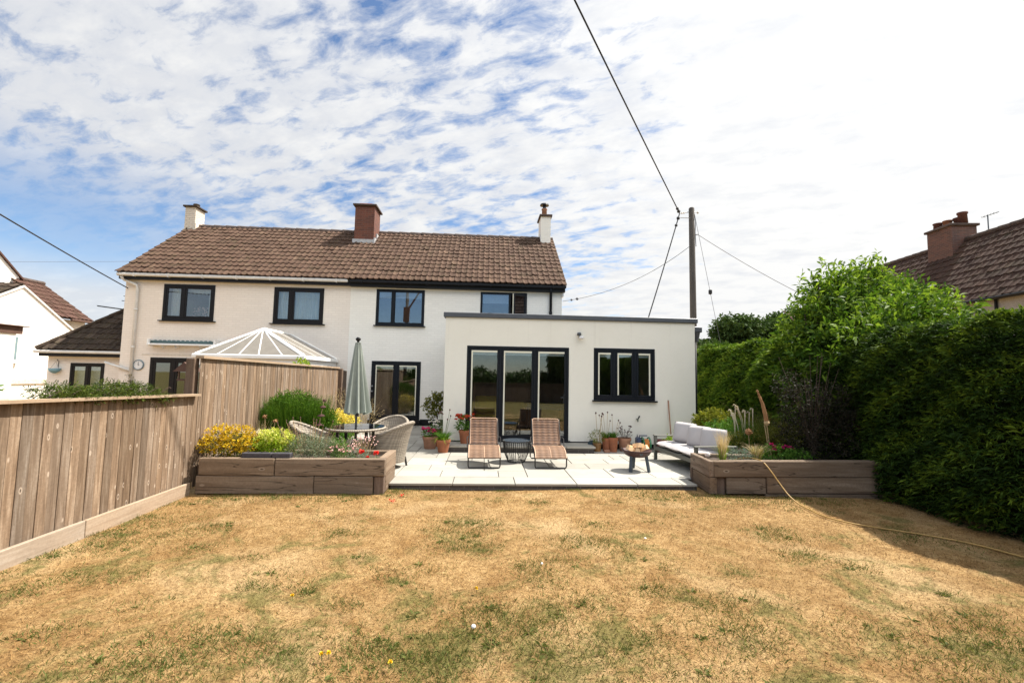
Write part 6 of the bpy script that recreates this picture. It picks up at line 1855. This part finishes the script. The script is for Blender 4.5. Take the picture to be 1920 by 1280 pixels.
# ================================================================== TABLE, CHAIRS, PARASOL
TX, TY, TZ = -2.23, 8.2, 0.79
tb = thing('garden_table', (TX, TY, PZ), 'round glass topped wicker garden table holding the parasol', 'table')
mb = MB(); mb.lathe([(.44, -.035), (.50, -.035), (.515, -.015), (.50, .004), (.445, .004)], (TX, TY, TZ), 40, cap0=False); mb.build('rim', 'wicker', tb, True)
mb = MB(); mb.lathe([(.03, 0), (.485, 0), (.487, .004), (.485, .008), (.03, .008)], (TX, TY, TZ + .006), 40, cap0=False); mb.build('table_top', 'glass_table', tb)
mb = MB(); mb.lathe([(.03, -.03), (.445, -.03), (.445, .002), (.03, .002)], (TX, TY, TZ), 32, cap0=False); mb.build('under_shelf', 'wicker', tb)
for sx in (-1, 1):
    for sy in (-1, 1):
        mb = MB(); mb.bbox(TX + sx * .24 - .025, TX + sx * .24 + .025, TY + sy * .24 - .025, TY + sy * .24 + .025, PZ, TZ - .032, .006); mb.build('leg', 'tube_dark', tb)
mb = MB(); mb.bbox(TX - .22, TX + .22, TY - .22, TY + .22, PZ + .02, .50, .01); mb.build('base', 'wicker', tb)
mb = MB(); mb.bbox(TX - .235, TX + .235, TY - .235, TY + .235, .503, .55, .01); mb.build('base_lid', 'tube_dark', tb)
pa = thing('parasol', (TX, TY, PZ), 'closed sage green parasol standing through the round table', 'parasol')
mb = MB(); mb.tube([(TX, TY, .552), (TX - .03, TY, 2.26)], .021, 10); mb.build('pole', 'parasol_pole', pa)
mb = MB()
NF, NS = 10, 16
P = []
for i in range(NF * 8 + 1):
    a = 2 * math.pi * i / (NF * 8)
    for j in range(NS):
        t = j / (NS - 1)
        r0 = .178 * (1 - t) ** 0.85 + .042 * t + .02 * (1 - t) * math.sin(3 * a + 1)
        fold = 1 + (.26 * (1 - t) + .10) * math.cos(NF * a + .8 * math.sin(2 * a))
        z = 1.03 + (2.27 - 1.03) * t + .025 * math.cos(NF * a) * (1 - t) ** 4
        P.append((TX - .03 * t + r0 * fold * math.cos(a), TY + r0 * fold * math.sin(a), z))
mb.grid(P, NF * 8 + 1, NS); mb.build('canopy', 'parasol_fabric', pa, True)
mb = MB(); mb.lathe([(.05, -.02), (.02, .01), (.02, .03), (.042, .05), (.045, .075), (.02, .10)], (TX - .03, TY, 2.265), 14, cap1=True); mb.build('finial', 'near_black', pa, True)
mb = MB(); mb.lathe([(.024, 0), (.05, .05), (.04, .13), (.024, .16)], (TX - .005, TY, .99), 10); mb.tube([(TX + .03, TY - .04, 1.06), (TX + .05, TY - .09, 1.04), (TX + .05, TY - .10, .98)], .010, 6); mb.build('crank', 'near_black', pa)


def tub_chair(label):
    t = thing('wicker_chair', (0, 0, 0), label, 'chair', 'wicker chairs round the garden table')
    NA, NZ = 44, 9
    amax = R(128)
    def topz(a):
        k = min(1, abs(a) / amax)
        return .80 - .24 * (3 * k ** 2 - 2 * k ** 3)
    def pt(a, s, inner):
        zt = topz(a)
        z = .10 + (zt - .10) * s
        k = abs(a) / amax
        r = .235 + .085 * s ** 1.2 + (.055 * s ** 2) * (1 - k)
        if inner: r -= .035
        x = r * math.sin(a) * 1.0
        y = r * math.cos(a) * 1.0
        if inner: z = min(z, zt - .004)
        return (x, y, z)
    mb = MB()
    P = [pt(-amax + 2 * amax * i / NA, j / (NZ - 1), False) for i in range(NA + 1) for j in range(NZ)]
    mb.grid(P, NA + 1, NZ)
    P = [pt(-amax + 2 * amax * i / NA, 1 - j / (NZ - 1), True) for i in range(NA + 1) for j in range(NZ)]
    mb.grid(P, NA + 1, NZ)
    for e in (-amax, amax):
        for j in range(NZ - 1):
            mb.poly([pt(e, j / (NZ - 1), False), pt(e, (j + 1) / (NZ - 1), False), pt(e, (j + 1) / (NZ - 1), True), pt(e, j / (NZ - 1), True)])
    mb.build('shell', 'wicker', t, True)
    mb = MB(); path = []
    for i in range(NA + 1):
        a = -amax + 2 * amax * i / NA
        o_, i_ = Vector(pt(a, 1, False)), Vector(pt(a, 1, True)); path.append((o_ + i_) / 2)
    mb.tube(path, .030, 8); mb.build('top_rail', 'wicker', t, True)
    mb = MB(); mb.bbox(-.21, .21, -.23, .16, .12, .36, .02); mb.build('seat_base', 'wicker', t)
    mb = MB(); mb.bbox(-.20, .20, -.235, .15, .362, .43, .025); mb.build('seat_cushion', 'wicker_side', t)
    for sx in (-1, 1):
        for yy in (-.17, .17):
            mb = MB(); mb.tube([(sx * .18, yy, .16), (sx * .205, yy * 1.15, 0)], [.022, .016], 8); mb.build('leg', 'tube_dark', t)
    return t


ch1 = tub_chair('wicker tub chair seen from behind, at the right of the round table')
ch1.location = (-1.66, 8.34, PZ); ch1.rotation_euler = (0, 0, R(-107)); ch1.scale = (1.12, 1.12, 1.0)
ch2 = copy_tree(ch1); ch2['label'] = 'wicker tub chair facing the camera, behind the round table'
ch2.location = (-1.86, 9.05, PZ); ch2.rotation_euler = (0, 0, R(-18))
ch3 = copy_tree(ch1); ch3['label'] = 'wicker tub chair half hidden by plants, left of the round table'
ch3.location = (-2.86, 8.05, PZ); ch3.rotation_euler = (0, 0, R(98))

# ================================================================== SUN LOUNGERS
def sling(mb, prof, hw, th=.012, n=None):
    P = []
    for (y, z) in prof: P += [(-hw, y, z), (hw, y, z)]
    for a in range(len(prof) - 1):
        (y0, z0), (y1, z1) = prof[a], prof[a + 1]
        d = Vector((0, y1 - y0, z1 - z0)).normalized(); nn = Vector((0, -d.z, d.y)) * th / 2
        q = [Vector((-hw, y0, z0)), Vector((hw, y0, z0)), Vector((hw, y1, z1)), Vector((-hw, y1, z1))]
        mb.add([p + nn for p in q] + [p - nn for p in q], [(0, 1, 2, 3), (7, 6, 5, 4), (0, 4, 5, 1), (1, 5, 6, 2), (2, 6, 7, 3), (3, 7, 4, 0)])


def strands(prof, hw, step, r, mat, name, parent):
    """close-set flat strands running across, following a side profile"""
    mb = MB()
    pts = [Vector((0, y, z)) for y, z in prof]
    acc = 0.0
    for a in range(len(pts) - 1):
        seg = pts[a + 1] - pts[a]; L = seg.length; d = seg / L
        nn = Vector((0, -d.z, d.y))
        s = acc
        while s < L:
            c = pts[a] + d * s; e = d * (step * .43)
            mb.tone = random.random()
            for x0, x1 in ((-hw, -hw / 3), (-hw / 3, hw / 3), (hw / 3, hw)):
                A_ = Vector((x0, 0, 0)); B_ = Vector((x1, 0, 0))
                q = [c + A_ - e, c + B_ - e, c + B_ + e, c + A_ + e]
                mb.add([p + nn * r for p in q] + [p - nn * r for p in q], [(0, 1, 2, 3), (7, 6, 5, 4), (0, 4, 5, 1), (2, 6, 7, 3)])
            s += step
        acc = s - L
    return mb.build(name, mat, parent)


def lounger(label):
    t = thing('sun_lounger', (0, 0, 0), label, 'sun lounger', 'woven sun loungers on the patio')
    seat = [(-.03, .195), (.0, .225), (.06, .275), (.16, .315), (.30, .335), (.45, .335), (.60, .325)]
    back = [(.615, .345), (.70, .46), (.80, .62), (.89, .79)]
    strands(seat, .27, .017, .003, 'sling_seat', 'seat', t)
    strands(back, .255, .017, .003, 'sling_weave', 'backrest', t)
    mb = MB()
    for s in (-1, 1):
        mb.tube([(s * .278, y, z) for y, z in seat], .010, 6)
        mb.tube([(s * .262, y, z) for y, z in back], .010, 6)
    mb.tube([(-.262, .89, .79), (-.23, .90, .805), (.23, .90, .805), (.262, .89, .79)], .009, 6)
    mb.build('edge_binding', 'piping_pale', t)
    mb = MB(); mb.box(-.012, .012, .02, .03, .238, .25); mb.tube([(0, y, z + .006) for y, z in seat[:5]], .006, 5); mb.build('centre_strap', 'piping_pale', t)
    mb = MB()
    mb.tube([(-.285, 0, .19), (-.285, 0, .05), (-.27, 0, .014), (-.24, 0, .013), (.24, 0, .013), (.27, 0, .014), (.285, 0, .05), (.285, 0, .19)], .013, 8)
    mb.build('leg', 'tube_dark', t)
    mb = MB()
    mb.tube([(-.285, .92, .30), (-.285, .97, .05), (-.26, .975, .013), (.26, .975, .013), (.285, .97, .05), (.285, .92, .30)], .013, 8)
    mb.build('leg', 'tube_dark', t)
    mb = MB()
    for s in (-1, 1):
        mb.tube([(s * .29, -.02, .19), (s * .29, .3, .30), (s * .295, .62, .31), (s * .29, .93, .30)], .012, 8)
        mb.tube([(s * .275, .60, .33), (s * .27, .90, .80)], .012, 8)
        mb.tube([(s * .31, .45, .31), (s * .32, .56, .44), (s * .315, .66, .47), (s * .28, .72, .47)], .010, 6)
    mb.tube([(-.285, 0, .185), (.285, 0, .185)], .013, 8); mb.tube([(-.275, .61, .315), (.275, .61, .315)], .016, 8)
    mb.build('frame', 'tube_dark', t)
    return t


l1 = lounger('brown woven sun lounger nearer the red flowers, left of the wire table')
l1.location = (0.02, 8.27, PZ); l1.rotation_euler = (0, 0, R(1.5))
l2 = copy_tree(l1); l2['label'] = 'brown woven sun lounger right of the wire side table'
l2.location = (1.22, 8.29, PZ); l2.rotation_euler = (0, 0, R(-0.5))

wt_ = thing('side_table', (.64, 8.95, PZ), 'black wire side table between the two sun loungers', 'table')
mb = MB(); mb.lathe([(.27, 0), (.27, .012), (.02, .014)], (.64, 8.95, PZ + .40), 32, cap0=True, cap1=True); mb.build('table_top', 'table_top', wt_)
mb = MB()
for k in range(40):
    a = 2 * math.pi * k / 40
    mb.tube([(.64 + .26 * math.cos(a), 8.95 + .26 * math.sin(a), PZ + .40), (.64 + .245 * math.cos(a), 8.95 + .245 * math.sin(a), PZ + .20), (.64 + .165 * math.cos(a), 8.95 + .165 * math.sin(a), PZ + .006)], .0042, 4, False)
for r_, z_ in ((.262, .395), (.165, .008), (.16, .012)): mb.tube([(.64 + r_ * math.cos(a), 8.95 + r_ * math.sin(a), PZ + z_) for a in np.linspace(0, 2 * math.pi, 33)], .006, 5)
mb.build('wire_frame', 'steel_dark', wt_)

# ================================================================== FIRE BOWL
FX, FY = 2.76, 8.18
fb = thing('fire_bowl', (FX, FY, PZ), 'rusty dark fire bowl on three legs holding split logs', 'fire pit')
mb = MB(); mb.lathe([(.05, .235), (.15, .25), (.215, .285), (.255, .345), (.265, .372), (.25, .372), (.20, .30), (.12, .268), (.02, .262)], (FX, FY, PZ), 36, cap0=True, cap1=True); mb.build('bowl', 'bowl_rust', fb, True)
for a in (R(222), R(-42), R(88)):
    mb = MB()
    c_, s_ = math.cos(a), math.sin(a)
    ML = Matrix(((c_, -s_, 0, FX), (s_, c_, 0, FY), (0, 0, 1, PZ), (0, 0, 0, 1)))
    mb.slab([(.155, -.03, .275), (.195, -.03, .285), (.245, -.022, 0.0), (.205, -.022, 0.0)], (0, .055, 0)); mb.v = [tuple(ML @ Vector(p)) for p in mb.v]; mb.build('leg', 'steel_leg', fb)
mb = MB()
for s in (-1, 1):
    mb = MB(); mb.tube([(FX + s * .25, FY - .05, PZ + .37), (FX + s * .275, FY - .04, PZ + .395), (FX + s * .275, FY + .04, PZ + .395), (FX + s * .25, FY + .05, PZ + .37)], .008, 6); mb.build('handle', 'steel_dark', fb)
mb = MB(); mb.lathe([(.028, 0), (.028, .004)], (0, 0, 0), 14, cap1=True); Md = Matrix.Translation((FX, FY - .237, PZ + .325)) @ Matrix.Rotation(R(118), 4, 'X'); mb.v = [tuple(Md @ Vector(p)) for p in mb.v]; mb.build('badge', 'steel_leg', fb)
for i, (dx_, dy_, dz_, az, el) in enumerate(((-.09, -.03, .36, 20, 24), (-.02, -.08, .355, 75, 10), (.07, -.05, .37, 130, 30), (.03, .05, .395, 160, 18), (-.07, .06, .38, 40, 16), (.0, -.01, .435, 100, 12))):
    mb = MB()
    Ml = Matrix.Translation((FX + dx_, FY + dy_, PZ + dz_)) @ Matrix.Rotation(R(az), 4, 'Z') @ Matrix.Rotation(R(el), 4, 'Y')
    L2 = .125 + jit(.015); h_ = .045
    mb.slab([(-L2, -h_, -.03), (-L2, h_, -.03), (-L2, .02, .05), (-L2, -.03, .045)], (2 * L2, 0, 0)); mb.v = [tuple(Ml @ Vector(p)) for p in mb.v]
    tag(mb.build('firewood_log', 'firewood'), 'pale split log heaped in the rusty fire bowl', 'log', 'split logs heaped in the fire bowl')

# ================================================================== SOFA
so = thing('garden_sofa', (3.95, 8.55, PZ), 'dark framed outdoor sofa with white cushions facing the loungers', 'sofa')
SX0, SX1, SY0, SY1 = 3.52, 4.30, 7.74, 9.36
mb = MB()
mb.bbox(SX0, SX1, SY0 + .06, SY1 - .06, .275, .345, .006); mb.build('seat_frame', 'sofa_frame', so)
for (x, y) in ((SX0, SY0), (SX0, SY1 - .058), (SX1 - .06, SY0), (SX1 - .06, SY1 - .058)):
    top = .555
    mb = MB(); mb.bbox(x, x + .06, y, y + .056, PZ, top, .006); mb.build('leg', 'sofa_frame', so)
for y in (SY0 - .005, SY1 - .062):
    mb = MB(); mb.bbox(SX0 - .012, SX1 + .01, y, y + .067, .557, .580, .005); mb.build('armrest', 'sofa_frame', so)
mb = MB(); mb.bbox(SX1 - .05, SX1, SY0 + .06, SY1 - .06, .50, .56, .006); mb.bbox(SX1 - .05, SX1, SY0 + .06, SY1 - .06, .40, .46, .006); mb.build('back_rail', 'sofa_frame', so)


so.location = (4.0, 8.58, PZ); so.rotation_euler = (0, 0, R(4.5))


def pillow(name, lx, ly, lz, mat, parent=None, puff=.5, seams=True):
    """soft cushion lx by ly by lz centred on the origin"""
    n = 14
    mb = MB()
    def sgn(u, p): return math.copysign(abs(u) ** p, u)
    for side in (1, -1):
        P = []
        for i in range(n + 1):
            for j in range(n + 1):
                u, v = -1 + 2 * i / n, -1 + 2 * j / n
                e = (1 - abs(u) ** 3.5) * (1 - abs(v) ** 3.5)
                pinch = 1 - .05 * (abs(u) * abs(v)) ** 4
                x = u * lx / 2 * (1 - .05 * (1 - u * u) * 0 - .04 * (1 - abs(v)) * 0 + 0) * pinch
                y = v * ly / 2 * pinch
                z = side * lz / 2 * (max(e, 0) ** .38) * (1 + .05 * math.sin(3.1 * u + 1.7 * v) + .04 * math.sin(6 * v - 2 * u))
                P.append((x, y, z) if side == 1 else (x, y, z))
        if side == 1: mb.grid(P, n + 1, n + 1)
        else:
            o = len(mb.v); mb.v += P
            for i in range(n):
                for j in range(n):
                    a = o + i * (n + 1) + j; mb.f.append((a, a + 1, a + n + 2, a + n + 1)); mb.t.append(.5)
    o = mb.build(name, mat, parent, True, loc=(0, 0, 0))
    pp = MB()
    ring = []
    for i in range(49):
        a = 2 * math.pi * i / 48
        ca, sa = math.cos(a), math.sin(a)
        m_ = max(abs(ca), abs(sa)) ** 0.9
        ring.append((lx / 2 * .985 * ca / m_, ly / 2 * .985 * sa / m_, .003 * math.sin(5 * a)))
    pp.tube(ring, .006, 6, False)
    pp.build('piping', mat, None, True, loc=(0, 0, 0)).parent = o
    return o


for (y0, y1) in ((SY0 + .05, 8.36), (8.365, 8.92), (8.925, SY1 - .05)):
    c = pillow('seat_cushion', .74, y1 - y0, .13, 'cushion_fabric', so)
    c.location = Vector(((SX0 + SX1) / 2 - .01, (y0 + y1) / 2, .408)) - Vector((3.95, 8.55, PZ))
for (y, x, z, ax, ay, az, lab) in ((9.02, 4.02, .665, -12, 104, 30, 'white scatter cushion at the far end of the sofa, by the wall'), (8.52, 4.07, .65, 2, 104, 36, 'white scatter cushion in the middle of the sofa'), (8.06, 4.12, .655, -3, 103, 40, 'white scatter cushion at the near end of the sofa, behind the feather grass')):
    c = pillow('cushion', .40, .46, .17, 'cushion_fabric')
    c.location = (x, y, z); c.rotation_euler = (R(ax), R(ay), R(az))
    tag(c, lab, 'cushion', 'white back cushions on the sofa')

# ================================================================== HOSE AND SMALL THINGS ON THE LAWN
hp = [(4.02, 7.22, .455), (4.15, 7.12, .50), (4.22, 6.98, .515), (4.24, 6.80, .50), (4.28, 6.68, .40), (4.34, 6.58, .25), (4.38, 6.42, .10), (4.40, 6.22, .022), (4.38, 5.98, .016), (4.36, 5.72, .016), (4.46, 5.48, .016), (4.62, 5.33, .016), (4.82, 5.18, .016), (5.02, 5.03, .016), (5.20, 4.86, .016), (5.32, 4.68, .016), (5.38, 4.5, .016), (5.45, 4.3, .016), (5.55, 4.0, .016), (5.7, 3.5, .016)]
def smooth_path(p, k=5):
    p = [Vector(q) for q in p]; o = []
    for i in range(len(p) - 1):
        a, b, c, d = p[max(i - 1, 0)], p[i], p[i + 1], p[min(i + 2, len(p) - 1)]
        for s in range(k):
            t = s / k
            o.append(.5 * ((2 * b) + (c - a) * t + (2 * a - 5 * b + 4 * c - d) * t * t + (3 * b - a - 3 * c + d) * t ** 3))
    return o + [p[-1]]
mb = MB(); mb.tube(smooth_path(hp), .0085, 8); tag(mb.build('garden_hose', 'hose_yellow', None, True), 'yellow garden hose trailing from the right bed across the shaded lawn', 'hose')
mb = MB(); mb.ball((-.04, 3.26, .014), .017, 12, .8); o = mb.build('pebble', 'stone_white', None, True); tag(o, 'white pebble lying on the dry lawn in the centre foreground', 'stone')
mb = MB(); mb.ball((.56, 4.30, .014), .012, 8); tag(mb.build('pebble', 'stone_white', None, True), 'tiny white pebble on the lawn before the wire table', 'stone')
mb = MB(); mb.ball((1.76, 4.95, .014), .015, 8, .6); tag(mb.build('pebble', 'stone_white', None, True), 'small white pebble on the lawn before the fire bowl', 'stone')
for (x, y, lab) in ((-1.21, 6.40, 'scattered red petals on the lawn, nearer the camera'), (-1.15, 6.65, 'scattered red petals on the lawn, nearer the left bed')):
    mb = MB()
    for k in range(6): bloom(mb, (x + jit(.045), y + jit(.05), .012), .026, 2)
    tag(mb.build('fallen_petals', 'petal_red'), lab, 'petals', 'red petals blown onto the lawn')
for (x, y, lab) in ((-.91, 2.96, 'right of two yellow dandelions close together on the lawn'), (-.95, 2.95, 'left of two yellow dandelions close together on the lawn'), (-.52, 2.86, 'lone yellow dandelion in the centre foreground of the lawn'), (-.03, 3.79, 'yellow dandelion on the lawn just beyond the white pebble'), (-1.43, 3.70, 'yellow dandelion on the bare left middle of the lawn')):
    d_ = thing('dandelion', (x, y, 0), lab, 'flower', 'yellow dandelions on the lawn')
    mb = MB(); bloom(mb, (x, y, .028), .016, 22); mb.build('flower_head', 'petal_yellow', d_)
    stems(d_, [(x, y, .028)], (x + .005, y, -.01), .002)
